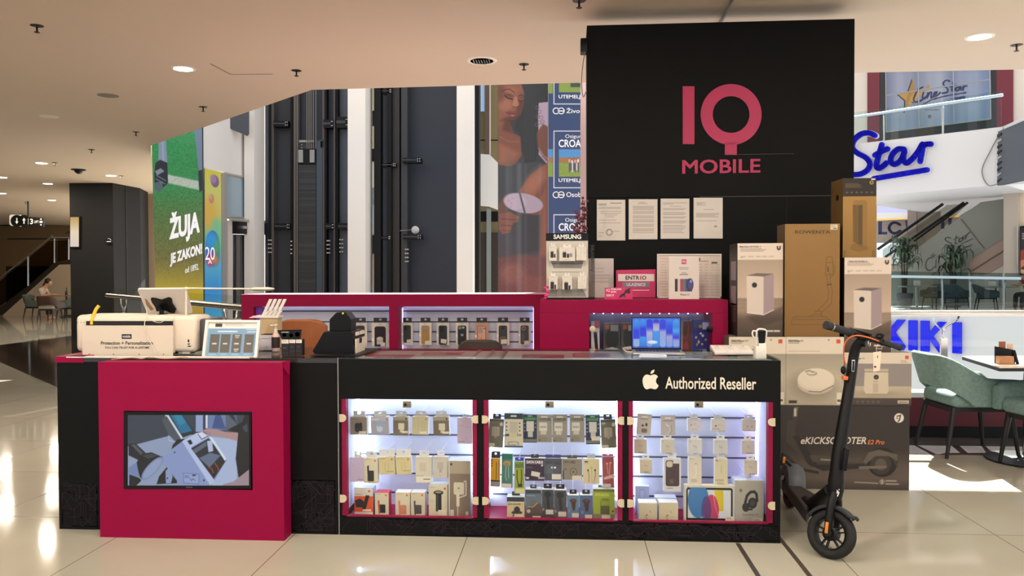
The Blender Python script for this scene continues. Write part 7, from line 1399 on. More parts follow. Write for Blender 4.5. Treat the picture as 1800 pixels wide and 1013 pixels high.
A.p([(130, 630), (240, 634), (236, 800), (130, 820)], '#34363d', 0.9, 14)
A.p([(44, 628), (96, 618), (138, 640), (134, 664), (112, 672), (96, 716), (60, 724), (44, 700)], '#7d5046', 1, 5).l([(56, 652), (132, 656)], 4, '#4a2e2a', 0.8, 4).l([(56, 682), (112, 684)], 4, '#4a2e2a', 0.8, 4).l([(58, 706), (96, 708)], 3, '#4a2e2a', 0.8, 4)
A.p([(44, 836), (150, 820), (276, 830), (276, 1012), (44, 1012)], '#6c4442', 0.85, 18).e(110, 910, 60, 50, '#8a5a52', 0.7, 0, 30).e(200, 960, 70, 40, '#7c4e4c', 0.7, 0, 20)
msk = (A.Y > 830).astype(float); A.noise(9, 5, msk)
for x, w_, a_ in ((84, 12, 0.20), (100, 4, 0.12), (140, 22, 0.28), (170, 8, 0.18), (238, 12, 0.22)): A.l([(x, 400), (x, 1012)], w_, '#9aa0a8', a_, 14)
b = MB(); b.rect(875.3, 120, 963.6, 630, bnp, M('banner_cloth', (60, 64, 68), 0.4), -0.02, 0.02); b.artp(A, 875.5, 147, 963.4, 519.5, bnp, POSTER, 0.002); b.build('portrait_banner', label='tall hanging banner of a dark-haired woman holding a pale round device', cat='banner')
# ---- insurance banner
cp_ = PY(12.4); nav = '#2c4167'
def I(x): return 790+x/5.625
A = Art(964, 100, 1050, 560, 120, nav); A.grad([(100, '#2b3f66'), (330, '#30456e'), (560, '#2c4268')])
def field(x0, y0, x1, y1, ppl=True):
    h_ = y1-y0; A.r(x0, y0, x1, y1, '#6d8a3c').r(x0, y0, x1, y0+h_*0.30, '#4a8ac4').r(x0, y0+h_*0.30, x1, y0+h_*0.48, '#9a6a48').r(x0, y0+h_*0.5, x1, y1, '#7c9440')
    m_ = ((A.X > x0) & (A.X < x1) & (A.Y > y0+h_*0.45) & (A.Y < y1)).astype(float); A.noise(12, 9, m_)
field(963, 262, 972, 310); field(983, 262, 1050, 310)
for k in range(7): A.e(1002+k*2.6, 282+(k % 3), 1.7, 3.2, ('#c9a49c', '#b06a6a', '#d8cfd2', '#8c5a66')[k % 4]).r(1001+k*2.6, 286, 1003.4+k*2.6, 302-(k % 2)*3, ('#4a4a68', '#3c4460', '#c6bfc4')[k % 3]).e(1002+k*2.6, 277+(k % 3), 1.1, 1.3, '#7c5440')
A.r(963, 100, 972, 164, '#7c9440').r(983, 100, 1050, 162, '#7c9440').r(1004, 146, 1024, 153, '#3a4446')
for y0, y1 in ((100, 182.5), (230, 329.5), (377, 520)): A.l([(1050, y1), (974, y1), (974, y0), (1050, y0)], 1.4, '#e6e8ee', 1, 0.9)
b = MB(); b.rect(963.8, 100, 1048, 642, cp_, M('banner_cloth'), -0.02, 0.02); b.artp(A, 964, 100, 1047.8, 560, cp_, POSTER, 0.002)
pw_ = M('banner_white', (236, 238, 242), 0.5)
for y0, y1 in ((167, 175), (314, 322)): b.text('UTEMELJ. 1884', 982, y0, 1046, y1, cp_, pw_, 0.004, 0.015)
for y0, tx, x1 in ((190.5, 'Životno', 1037), (338, 'Osobno', 1034)):
    b.text(tx, 995.5, y0-(1 if tx[0] == 'Ž' else 0), x1, y0+8.5, cp_, pw_, 0.004, 0.008)
    for cx_ in (977.5, 986.5): 
        N2 = 28; pts = [(cx_+5.2*math.cos(2*PI*k/N2), y0+4.6+5.2*math.sin(2*PI*k/N2)) for k in range(N2+1)]
        for p_, q_ in zip(pts[:-1], pts[1:]):
            n_ = Vector((q_[1]-p_[1], -(q_[0]-p_[0]))).normalized()*0.8; b.poly([(p_[0]-n_.x, p_[1]-n_.y), (q_[0]-n_.x, q_[1]-n_.y), (q_[0]+n_.x, q_[1]+n_.y), (p_[0]+n_.x, p_[1]+n_.y)], cp_, pw_, 0.004)
    b.rect(982, y0+3.8, 991, y0+5.6, cp_, pw_, 0.0045)
for y0 in (236.5, 383.5): b.text('Osigurava', 993.5, y0, 1035, y0+8.4, cp_, pw_, 0.004, 0.0); b.text('CROATIA', 982, y0+9, 1043, y0+22.5, cp_, pw_, 0.004, 0.02)
b.build('insurance_banner', label='navy hanging banner with white lettering and field pictures, partly behind the black wall', cat='banner')
b = MB(); q = PY(9.0); b.rect(1021, 60, 1048, 640, q, M('white_column_pink_bounce', (206, 186, 190), 0.6), 0, -0.3); b.build('column', label='slim lilac-white column at the left edge of the black wall', cat='column')  # pink bounce light on a white column, put into its colour
b = MB(); b.tube(bez([wp.p(1029, 90, 0.02), wp.p(1024, 120, 0.06), wp.p(1022, 150, 0.06), wp.p(1025, 172, 0.04), wp.p(1031, 160, 0.02)], 6), 0.004, M('cable_grey'), 6); b.build('hanging_cable', label='thin cable hanging down the left edge of the black wall', cat='cable')

# ---- green football banner and the receding wall with windows
zp = Plane(atd(310, 400, 13.25), FW)
A = Art(75, -60, 345, 1012, 110, '#3c8a4c'); A.grad([(-60, '#2f9a58'), (330, '#3a8a50'), (480, '#55743c'), (700, '#746c34'), (820, '#a8942c'), (880, '#c8ac22'), (1012, '#c89a3a')])
A.p([(150, 255), (325, 292), (325, 338), (150, 300)], '#b9c4b4', 1, 8); m_ = np.clip((900-A.Y)/200, 0, 1); A.noise(26, 3, m_)
A.p([(112, 60), (150, 60), (157, 200), (108, 196)], '#8a98b0', 1, 4).l([(132, 60), (136, 190)], 6, '#b4bed0', 0.7, 6).p([(92, 196), (118, 180), (156, 196), (158, 300), (110, 345), (85, 330), (84, 250)], '#2a3038', 1, 4).p([(88, 240), (120, 224), (140, 240), (100, 262)], '#8f98a6', 0.9).p([(84, 300), (128, 292), (130, 334), (96, 348), (84, 336)], '#5c6c78', 0.9).l([(96, 262), (146, 290)], 4, '#7c8894').l([(92, 280), (140, 306)], 4, '#7c8894')
A.p([(298, -20), (345, -20), (345, 240), (326, 244)], '#76869e', 1, 4).p([(322, 238), (345, 232), (345, 340), (328, 350)], '#2c3340', 1, 4)
def zz(x, y): return (240+x/2.979, 220+y/2.979)
b = MB(); q4 = [zp.p(*q) for q in ((265.5, 200), (355, 200), (357.8, 560), (274.5, 560))]
b.prism([p-zp.n*0.003 for p in (q4[3], q4[2], q4[1], q4[0])], -zp.n, 0.05, M('banner_cloth')); b.art(A, *q4, BANNER)
b.text('ŽUJA', 297.5, 375, 351.5, 432.5, zp, M('poster_white', (236, 238, 244), 0.5, emit=0.5), 0.004, 0.045, 0, -0.24); b.text('JE ZAKON!', 299, 446, 355.5, 470, zp, M('poster_white'), 0.004, 0.045, 0, -0.33); b.text('od 1892.', 325.5, 470, 349.5, 481, zp, M('poster_white'), 0.004, 0.012, 0, -0.3)  # white lettering is given some glow to go with the banner print
b.build('football_banner', label='tall green grass banner with slanted white lettering, fading to yellow at its foot', cat='banner')
b = MB(); b.poly([(250, -640), (349, -640), (349, 560), (276, 560), (267, 245), (250, 245)][::-1], zp, wallw, -0.09, -0.2); b.build('wall_banner_sunblock', kind='structure')  # unseen wall behind the banner, widened above the ceiling to block sun
wo = atd(358, 480, 13.45); wdir = (FW+RT*0.171).normalized(); sw = Plane(wo, wdir.cross(Z3))
b = MB(); b.poly([(357, -640), (357, 293), (458, 316.5), (468, 318), (468, -640)], sw, wallw, 0, -0.2); b.poly([(456, 316), (456, 614), (470, 614), (470, 318)], sw, colw, 0, -0.2); b.poly([(355, 560), (355, 650), (470, 620), (470, 556)], sw, wallw, 0, -0.2); b.build('wall_lobby', kind='structure')
A = Art(0, 0, 100, 860, 50, '#cfc86a'); A.grad([(0, '#cfc64a'), (120, '#c9c86c'), (260, '#d0b86a'), (400, '#7cba88'), (560, '#58a8c8'), (680, '#3c8ed0'), (860, '#4cb0d8')]); A.e(20, 250, 50, 90, '#d8a848', 0.7, 0, 40).e(80, 330, 40, 60, '#6cc09c', 0.7, 0, 30).e(62, 60, 26, 36, '#7c5a8c', 0.9).e(52, 48, 20, 26, '#a888ac', 0.8, 0, 10).e(40, 165, 16, 28, '#c27a6c', 0.8).e(34, 155, 10, 16, '#dca890', 0.7, 0, 6)
A.e(48, 445, 44, 100, '#3c78c8', 1).e(48, 500, 38, 46, '#8c3c94', 0.9, 0, 30).e(70, 440, 20, 60, '#5cb060', 0.8, 0, 24).e(30, 520, 20, 30, '#c84a68', 0.8, 0, 20).e(60, 515, 20, 24, '#d8a03c', 0.7, 0, 20).e(36, 400, 30, 44, '#3ca0dc', 0.8, 0, 24)
b = MB(); b.poly([(358.5, 296), (387, 303), (388, 560), (358.5, 566)][::-1], sw, M('banner_cloth'), 0.002, 0.01); b.art(A, sw.p(358.5, 296, 0.014), sw.p(387, 303, 0.014), sw.p(388, 560, 0.014), sw.p(358.5, 566, 0.014), BANNER)
b.text('20', 359, 434, 376, 457, sw, M('poster_white'), 0.018, 0.0, 0, 0.02); b.text('A', 364, 456, 371, 464, sw, M('poster_white'), 0.018, 0.01)
b.build('anniversary_banner', label='narrow rainbow-coloured banner with a round 20 emblem, right of the green banner', cat='banner')
fm_ = M('window_frame_grey', (176, 174, 170), 0.4, 0.3); pane = M('frosted_pane', (150, 172, 184), 0.15)
for nm, q in (('window_1', [(394.5, 305.5), (432, 313.5), (432, 384), (394.5, 381.5)]), ('window_2', [(437, 315.5), (457, 320), (457, 386.5), (437, 384.5)])):
    o = thing(nm, None, None, sw.p(*q[3])); o['kind'] = 'structure'
    b = MB(); b.poly(q[::-1], sw, pane, 0.0, 0.01); b.build('window_pane', o)
    b = MB()
    for k in range(4):
        p_, r_ = q[k], q[(k+1) % 4]; b.tube([sw.p(*p_, 0.01), sw.p(*r_, 0.01)], 0.03, fm_, 4)
    b.build('window_frame', o)
o = thing('door_1', None, None, sw.p(425, 560)); o['kind'] = 'structure'
b = MB(); b.poly([(388, 304), (394, 305.5), (394, 560), (388, 560)][::-1], sw, fm_, 0, 0.06); b.poly([(396, 388), (404, 388), (404, 560), (396, 560)][::-1], sw, M('door_post_white', (206, 202, 198), 0.4), 0.0, 0.06); b.poly([(405, 412), (457, 414), (457, 560), (405, 560)][::-1], sw, M('dark_door_glass', (40, 42, 44), 0.1), 0.0, 0.02)
for x0, x1, c in ((412, 418, (84, 84, 82)), (428, 433, (140, 138, 132)), (440, 447, (92, 92, 90))): b.poly([(x0, 414), (x1, 414), (x1, 560), (x0, 560)][::-1], sw, M('door_strip_%d' % c[0], c, 0.3), 0.021, 0.02)
b.build('door_leaf', o)
b = MB(); b.poly([(403, 389), (458, 391), (458, 413), (403, 411)][::-1], sw, blackp, 0.0, 0.1); b.poly([(410, 397), (440, 399), (440, 403), (410, 402)][::-1], sw, steel, 0.1, 0.02); b.tube([sw.p(394, 386, 0.12), sw.p(462, 391, 0.12)], 0.03, fm_, 6); b.build('door_closer', o)
b = MB(); q = Plane(sw.p(420, 215, 0.5), (0.5, -1, 0)); b.poly(rpoly([(401, 205), (401, 224), (436, 239), (438, 236), (438, 185)], 2), q, M('dark_sign_board', (60, 66, 76), 0.4), 0, -0.04); b.build('sign_board', label='dark blank board above the white lobby wall, left of the lifts', cat='board')

# ---- lobby railing between the corridor and the lifts
b0, b1 = atz(188.5, 519.5, 1.1), atz(470, 545, 1.1)
lr = thing('railing', 'steel railing with curved brackets in front of the green banner', 'railing', Vector((b0.x, b0.y, 0)))
b = MB(); b.tube([b0, b1], 0.036, steel, 14); b.build('handrail', lr)
for px in (216, 405):
    t_ = (px-188.5)/(470-188.5); t_ = None
    best = min((k/200 for k in range(201)), key=lambda k: abs((lambda v: 900+1385*(v-CAM).dot(RT)/(v-CAM).dot(FW))(b0.lerp(b1, k))-px)); c = b0.lerp(b1, best); dd = (b1-b0).normalized()
    b = MB(); base = Vector((c.x, c.y, 0)); b.tube([base, base+Z3*0.86], 0.03, steel, 10)
    for s_ in (-1, 1): b.tube(bez([base+Z3*0.82, base+Z3*0.9+dd*0.03*s_, base+Z3*0.98+dd*0.16*s_, base+Z3*1.08+dd*0.19*s_], 5), 0.011, chrome, 8)
    b.build('post', lr)
c1 = b0.lerp(b1, 0.05); c2 = b0.lerp(b1, 0.98)
b = MB(); b.prism([Vector((c1.x, c1.y, 0.06)), Vector((c2.x, c2.y, 0.06)), Vector((c2.x, c2.y, 1.22)), Vector((c1.x, c1.y, 1.22))], (0.3, 1, 0), 0.01, glass_mat('rail_glass')); b.build('glass_panel', lr)

# ================================================================ LEFT CORRIDOR
def L2(x, y): return (x/4.603, 380+y/4.603)
stp = Plane(atd(60, 480, 27.6), FW)
dbr = M('dark_brown_steel', (44, 34, 26), 0.5); stt = thing('staircase', 'dark staircase rising to the right behind the seated woman', 'staircase', stp.p(60, 565))
b = MB(); b.poly([L2(*q) for q in ((-40, 800), (25, 800), (480, 392), (590, 388), (590, 352), (440, 378), (235, 560), (-40, 770))], stp, dbr, 0, -1.6); b.build('stringer', stt)
b = MB(); b.poly([L2(*q) for q in ((-40, 405), (-40, 770), (235, 560), (440, 378), (440, 405))], stp, M('dark_steps', (30, 24, 18), 0.6), -0.6, -0.8)
for k in range(7): p_ = stp.p(*L2(40+k*60, 660-k*44)); b.box((p_.x-0.25, p_.y+0.55, p_.z-0.09), (p_.x+0.25, p_.y+1.5, p_.z-0.02), M('step_edge', (58, 46, 36), 0.4))
b.build('steps', stt)
b = MB(); hp_ = [stp.p(*L2(*q), 0.03) for q in ((-60, 556), (395, 190), (420, 178), (575, 178))]; b.tube(bez(hp_, 4), 0.035, steel, 10); b.tube([stp.p(*L2(-40, 178), -0.7), stp.p(*L2(590, 176), -0.7)], 0.028, dbr, 8); b.tube(arc(stp.p(*L2(560, 158), 0.03), 0.12, -1.2, 2.6, RT, Z3), 0.035, dbr, 8); b.build('handrail', stt)
for x, y0, y1 in ((232, 330, 565), (445, 180, 378), (560, 180, 352)): b = MB(); b.tube([stp.p(*L2(x, y0), 0.03), stp.p(*L2(x, y1), 0.03)], 0.03, steel, 8); b.build('baluster', stt)
b = MB(); b.poly([L2(*q) for q in ((-40, 560), (400, 200), (570, 192), (570, 352), (440, 378), (235, 555), (-40, 760))], stp, glass_mat('dark_stair_glass', (0.45, 0.4, 0.34), 0.6), 0.01, -0.01); b.build('glass_balustrade', stt)
b = MB(); b.poly([L2(*q) for q in ((24, 900), (590, 850), (590, 390), (480, 393), (24, 800))], stp, M('cream_wall', (190, 172, 148), 0.7), 0.0, -0.3); b.poly([L2(*q) for q in ((22, 846), (590, 798), (590, 852), (22, 905))], stp, M('black_baseboard', (20, 17, 15), 0.5), 0.0, 0.03); b.build('wall_stairs', kind='structure')
pb = Plane(atd(60, 480, 30.2), FW); b = MB(); b.poly([L2(*q) for q in ((8, 410), (8, 182), (460, 184), (460, 410))], pb, M('lighter_taupe', (132, 108, 76), 0.7), 0, -0.05); b.build('wall_panel', kind='structure')
# wayfinding sign
sg = Plane(atd(48, 390, 22.0), FW-RT*0.12); ws = thing('wayfinding_sign', 'black wayfinding sign with arrows and LIFT, on the brown corridor wall', 'sign', sg.p(48, 400)); sgw = M('sign_glow_white', (226, 218, 200), 0.5, emit=0.35)
b = MB(); b.poly(rpoly([(18.3, 377.5), (40, 378.5), (40, 399), (18.3, 397)], 5)[::-1], sg, sgw, 0, 0.06)
for cx_ in (32.3, 44.8): b.lathe([(0.165, 0), (0.165, 0.02), (0.001, 0.02)], blackp, 28, axT(sg.p(cx_, 388.8, 0.062), sg.n))
b.poly([(50, 381.5), (78.5, 384), (78.5, 399.5), (50, 397.5)][::-1], sg, blackp, 0, 0.08); b.build('board', ws)
b = MB()
for cx_, s_ in ((32.3, 1), (44.8, -1)):
    cy_ = 388.8; b.poly([(cx_-1, cy_-5*s_), (cx_-1, cy_+1*s_), (cx_-3, cy_+1*s_), (cx_, cy_+5.4*s_), (cx_+3, cy_+1*s_), (cx_+1, cy_+1*s_), (cx_+1, cy_-5*s_)], sg, sgw, 0.086)
b.text('3', 55.5, 385, 60.5, 394.5, sg, sgw, 0.084, 0.02); b.text('LIFT', 63, 388.4, 70.5, 392.4, sg, sgw, 0.084, 0.0); b.poly([(74.5, 384.3), (76.5, 386.5), (72.5, 386.5)], sg, sgw, 0.084); b.rect(72.2, 389, 77, 392.4, sg, sgw, 0.084); b.poly([(72.5, 395), (76.5, 395), (74.5, 397.2)], sg, sgw, 0.084); b.rect(52, 384.5, 52.5, 394.8, sg, sgw, 0.084); b.build('lettering', ws)
b = MB(); pp_ = sg.p(48, 380, -0.05); b.tube([pp_, Vector((pp_.x, pp_.y, HC))], 0.02, blackp, 8); b.build('hanger', ws)
# seats, table and the reading woman
def fpos(px, py): p = atz(px, py, 0); return Vector((p.x, p.y, 0))
brn = M('brown_chair_leather', (66, 44, 32), 0.6); gch = M('grey_green_fabric', (84, 92, 86), 0.8); pale = M('pale_seat', (150, 140, 124), 0.8)
armchair('armchair', 'brown backed chair in the corridor with its back to the viewer, before the seated woman', fpos(88, 566), PI/2+YAW, brn, pale, legb)
armchair('armchair', 'grey-green chair the reading woman sits on', fpos(63, 561), YAW, gch, gch, legb)
armchair('armchair', 'grey-green chair beside the dark pillar in the corridor', fpos(122, 563), PI+YAW, gch, gch, legb)
ct = fpos(100, 558); t_ = thing('cafe_table', 'small dark cafe table by the stairs, left of the dark pillar', 'table', ct)
b = MB(); b.rbox((ct.x-0.05, ct.y-0.35, 0.72), (ct.x+0.75, ct.y+0.35, 0.75), M('table_top_pale', (150, 124, 104), 0.3), 0.01); b.build('tabletop', t_); b = MB(); b.lathe([(0.2, 0), (0.2, 0.02), (0.03, 0.04), (0.03, 0.72)], legb, 16, Matrix.Translation((ct.x+0.35, ct.y, 0))); b.build('pedestal', t_)
b = MB(); b.lathe([(0.04, 0.75), (0.04, 0.86), (0.016, 0.9), (0.016, 1.0)], M('dark_bottle', (30, 22, 18), 0.2), 12, Matrix.Translation((ct.x+0.42, ct.y-0.1, 0))); b.build('bottle', label='dark bottle standing on the small table by the stairs', cat='bottle')
skin_m = M('skin', (196, 146, 118), 0.55)
def skinned(name, V, E, Rd, mat, parent, sub=2, root=0):
    me = bpy.data.meshes.new(name); me.from_pydata(V, E, []); me.materials.append(mat)
    o = bpy.data.objects.new(name, me); COL.objects.link(o); o.parent = parent; MW[o] = MW[parent]
    md = o.modifiers.new('skin', 'SKIN'); md.use_smooth_shade = True
    for v, r in zip(me.skin_vertices[0].data, Rd): v.radius = (r, r) if not isinstance(r, tuple) else r
    me.skin_vertices[0].data[root].use_root = True
    ms = o.modifiers.new('smooth', 'SUBSURF'); ms.levels = ms.render_levels = sub
    return o
def person(label, loc, rz, shirt, trousers, hairm, lean=0.22, stripes=False):
    t = thing('person', label, 'person', loc, rz)
    L_ = lean
    V = [(0, 0, 0.52), (0.04+L_*0.3, 0, 0.72), (0.05+L_*0.75, 0, 0.93), (0.06+L_, 0, 1.04), (0.09+L_*1.25, 0, 1.12), (0.12+L_*1.4, 0, 1.22)]; Rd = [0.13, 0.12, 0.125, 0.055, 0.075, 0.075]
    E = [(0, 1), (1, 2), (2, 3), (3, 4), (4, 5)]
    for s_ in (-1, 1):
        k = len(V); sh = (0.05+L_*0.8, 0.16*s_, 0.96); V += [sh, (0.16+L_*0.7, 0.22*s_, 0.76), (0.40+L_*0.6, 0.12*s_, 0.80), (0.47+L_*0.6, 0.09*s_, 0.80)]; Rd += [0.055, 0.042, 0.03, 0.028]; E += [(2, k), (k, k+1), (k+1, k+2), (k+2, k+3)]
        for f in range(4): j = len(V); V += [(0.52+L_*0.6, (0.06+0.018*f)*s_, 0.80), (0.555+L_*0.6-0.004*abs(f-1.5), (0.06+0.018*f)*s_, 0.785)]; Rd += [0.009, 0.008]; E += [(k+3, j), (j, j+1)]
        j = len(V); V += [(0.49+L_*0.6, 0.045*s_, 0.79)]; Rd += [0.01]; E += [(k+3, j)]
        k = len(V); V += [(0.06, 0.09*s_, 0.51), (0.42, 0.11*s_, 0.52), (0.44, 0.11*s_, 0.12), (0.40, 0.11*s_, 0.05), (0.55, 0.12*s_, 0.035)]; Rd += [0.085, 0.06, 0.042, 0.04, 0.032]; E += [(0, k), (k, k+1), (k+1, k+2), (k+2, k+3), (k+3, k+4)]
    skinned('body', V, E, Rd, skin_m, t)
    Vt = [(0, 0, 0.50), (0.04+L_*0.3, 0, 0.72), (0.05+L_*0.75, 0, 0.94)]; Et = [(0, 1), (1, 2)]; Rt_ = [0.145, 0.137, 0.14]
    for s_ in (-1, 1): k = len(Vt); Vt += [(0.05+L_*0.8, 0.165*s_, 0.96), (0.11+L_*0.75, 0.2*s_, 0.85)]; Rt_ += [0.07, 0.062]; Et += [(2, k), (k, k+1)]
    skinned('shirt', Vt, Et, Rt_, shirt, t)
    Vp = [(0, 0, 0.50)]; Ep = []; Rp = [0.14]
    for s_ in (-1, 1): k = len(Vp); Vp += [(0.06, 0.09*s_, 0.51), (0.42, 0.11*s_, 0.52), (0.44, 0.11*s_, 0.12)]; Rp += [0.1, 0.072, 0.055]; Ep += [(0, k), (k, k+1), (k+1, k+2)]
    skinned('trousers', Vp, Ep, Rp, trousers, t)
    hx = 0.11+L_*1.38; b = MB(); b.ell((hx-0.02, 0, 1.235), (0.105, 0.098, 0.105), hairm, None, 10); b.ell((hx-0.10, 0, 1.15), (0.05, 0.07, 0.12), hairm, Matrix.Rotation(0.7, 3, 'Y'), 8); b.build('hair', t, local=True)
    b = MB(); fm2 = M('skin')
    b.ell((hx+0.045, 0, 1.185), (0.062, 0.066, 0.085), fm2, Matrix.Rotation(-0.25, 3, 'Y'), 8); b.ell((hx+0.108, 0, 1.18), (0.018, 0.012, 0.02), fm2, None, 5)
    for s_ in (-1, 1): b.ell((hx+0.092, 0.026*s_, 1.205), (0.01, 0.012, 0.007), M('eye_dark', (30, 22, 20), 0.3), None, 4)
    b.ell((hx+0.09, 0, 1.135), (0.012, 0.024, 0.007), M('lips', (150, 84, 76), 0.5), None, 4); b.build('face', t, local=True)
    return t
str_m = bpy.data.materials.new('striped_cloth'); str_m.use_nodes = True; nt_ = str_m.node_tree; wv = nt_.nodes.new('ShaderNodeTexWave'); tcx = nt_.nodes.new('ShaderNodeTexCoord'); nt_.links.new(tcx.outputs['Object'], wv.inputs['Vector']); wv.bands_direction = 'Z'; wv.inputs['Scale'].default_value = 6; rmp = nt_.nodes.new('ShaderNodeMix'); rmp.data_type = 'RGBA'; rmp.inputs[6].default_value = (*S(214, 204, 190), 1); rmp.inputs[7].default_value = (*S(130, 122, 112), 1); nt_.links.new(wv.outputs['Fac'], rmp.inputs[0]); nt_.links.new(rmp.outputs[2], nt_.nodes['Principled BSDF'].inputs['Base Color'])
pw0 = fpos(64, 561); person('woman with dark hair in a striped top reading at the table by the stairs', pw0, YAW, str_m, M('dark_trousers', (40, 36, 40), 0.8), M('dark_hair', (40, 22, 16), 0.5))

# ================================================================ CINEMA SIDE OF THE ATRIUM, RIGHT
fd = (FW-RT*0.975).normalized(); FO = atd(1540, 480, 25.0); FP = Plane(FO, fd.cross(Z3))
def back(m_): return Plane(FO-FP.n*m_, FP.n)
fasc = M('fascia_white', (214, 213, 211), 0.6)
b = MB(); b.poly([(1470, 545.5), (1850, 549), (1850, 780), (1470, 780)][::-1], FP, fasc, 0, -9); b.build('floor_gallery', kind='structure')
b = MB(); b.poly([(1470, 257), (1762.5, 222.7), (1762.5, 324.5), (1470, 351)][::-1], FP, fasc, 0, -9); b.build('ceiling_gallery', kind='structure')
f2d = (FW+RT*0.202).normalized(); FP2 = Plane(FP.p(1762.5, 480), f2d.cross(Z3))
b = MB(); b.poly([(1762.5, 222.7), (1850, 183), (1850, 302), (1762.5, 324.5)][::-1], FP2, fasc, 0, -4); b.build('wall_return', kind='structure')
b = MB(); b.poly([(1766, 231), (1850, 196), (1850, 308), (1764.5, 326)][::-1], FP2, M('screen_back_dark', (58, 66, 74), 0.4), 0.02, 0.15)
for k in range(9): b.poly([(1765.5, 236+k*10), (1772.5, 233+k*10), (1772.5, 237+k*9.6), (1765.5, 241+k*10)][::-1], FP2, (blackp, M('pale_bracket'), blackp)[k % 3], 0.17, 0.02)
b.build('screen_box', label='large dark screen box mounted on the white balcony front, at the right picture edge', cat='screen')
# letters
blue = M('sign_blue', (6, 10, 176), 0.5, emit=0.15, spec=0.2); blueK = M('sign_blue_bright', (4, 24, 214), 0.5, emit=0.2, spec=0.2); haloM = M('letter_edge', (222, 222, 226), 0.5)
def stroke(b, pts, wd, pl, m_, lift=0.0, th=0.1, n=7, smooth=True):
    P = [Vector((x, y, 0)) for x, y in pts]
    P = bez(P, n) if smooth else P
    d = [(v.x, v.y) for v in P]
    for (ax, ay), (bx, by) in zip(d[:-1], d[1:]):
        t_ = Vector((bx-ax, by-ay)); 
        if t_.length < 1e-4: continue
        t_.normalize(); r = wd/2; an = math.atan2(t_.y, t_.x); q = []
        for k in range(7): a = an-PI/2+PI*k/6; q.append((bx+r*math.cos(a), by+r*math.sin(a)))
        for k in range(7): a = an+PI/2+PI*k/6; q.append((ax+r*math.cos(a), ay+r*math.sin(a)))
        b.poly(q[::-1], pl, m_, lift, th)
def K6(*pts): return [(1440+x/3.753, 100+y/3.753) for x, y in pts]
cs_ = thing('cinema_sign', 'big blue script lettering on the white balcony front', 'sign', FP.p(1560, 345))
for nm, strokes in (('letter_s', [K6((378, 522), (340, 506), (290, 512), (240, 552), (228, 600), (260, 636), (318, 668), (345, 706), (330, 748), (280, 776), (200, 780))]), ('letter_t', [K6((424, 582), (402, 660), (388, 720), (402, 738), (432, 724), (455, 702)), K6((378, 652), (420, 628), (462, 610))]),
                    ('letter_a', [K6((570, 612), (530, 612), (492, 650), (482, 690), (504, 712), (544, 690), (574, 630)), K6((572, 616), (566, 680), (588, 704), (630, 670))]), ('letter_r', [K6((622, 678), (660, 632), (694, 580), (676, 694)), K6((690, 590), (716, 580), (748, 578))]), ('underline', [K6((372, 806), (540, 778), (722, 748))])):
    b = MB()
    for s_ in strokes: stroke(b, s_, 9.2, FP, blue, 0.10, 0.06); stroke(b, [(x+0.5, y+0.3) for x, y in s_], 10.4, FP, haloM, 0.02, 0.08, 5)
    b.build(nm, cs_)
lk = thing('shop_sign', 'blue block letters behind the near railing glass', 'sign', FP.p(1630, 620))
def K3(*p): return [(1560+x/4.22, 480+y/4.22) for x, y in p]
for nm, polys in (('letter_k', [[(-30, 342), (26, 343), (26, 560), (-30, 556)], [(20, 420), (82, 345), (142, 347), (66, 440), (140, 545), (128, 572), (90, 566), (20, 480)]]), ('letter_i', [[(165, 350), (228, 351), (228, 578), (165, 572)]]), ('letter_k', [[(255, 353), (318, 355), (318, 582), (255, 578)], [(314, 445), (386, 360), (444, 364), (346, 470), (432, 585), (392, 590), (314, 486)]]), ('letter_i', [[(490, 364), (557, 366), (557, 598), (490, 593)]])):
    b = MB()
    for q in polys: b.poly(K3(*q)[::-1], FP, blueK, 0.03, 0.10)
    b.build(nm, lk)
# glass balustrades
bl = glass_mat('gallery_glass', (0.86, 0.93, 0.92), 0.8)
def balus(label, y_rail, y_base, xs_3, pl, xr=(1470, 1810), bl=bl):
    t = thing('railing', label, 'railing', pl.p(1640, y_base(1640)))
    b = MB(); b.tube([pl.p(xr[0], y_rail(xr[0]), 0.05), pl.p(xr[1], y_rail(xr[1]), 0.05)], 0.045, M('blue_steel', (176, 196, 206), 0.25, 0.5), 10); b.build('handrail', t)
    for k in range(len(xs_3)-1):
        x0, x1 = xs_3[k]+2, xs_3[k+1]-2
        g = MB(); g.poly([(x0, y_rail(x0)-9), (x1, y_rail(x1)-9), (x1, y_base(x1)), (x0, y_base(x0))][::-1], pl, bl, 0.0, -0.015); g.build('glass_panel', t)
    for x in xs_3[1:-1]:
        b = MB(); b.tube([pl.p(x, y_base(x), -0.1), pl.p(x, y_rail(x)+9, -0.1), pl.p(x+1.5, y_rail(x)+4, -0.05), pl.p(x+2, y_rail(x)+1, 0.03)], 0.03, steel, 8); b.build('post', t)
    return t
balus('upper glass balustrade with a sloping rail in front of the video wall', lambda x: 207-0.149*(x-1500), lambda x: 253-0.1163*(x-1507), [1470, 1551.5, 1655.5, 1762], FP, (1470, 1764))
balus('long level glass balustrade of the far gallery above the blue block letters', lambda x: 486+0.016*(x-1565), lambda x: 546, [1470, 1655, 1704, 1764, 1830], FP, (1470, 1796), glass_mat('gallery_glass_grey', (0.60, 0.68, 0.67), 0.8))
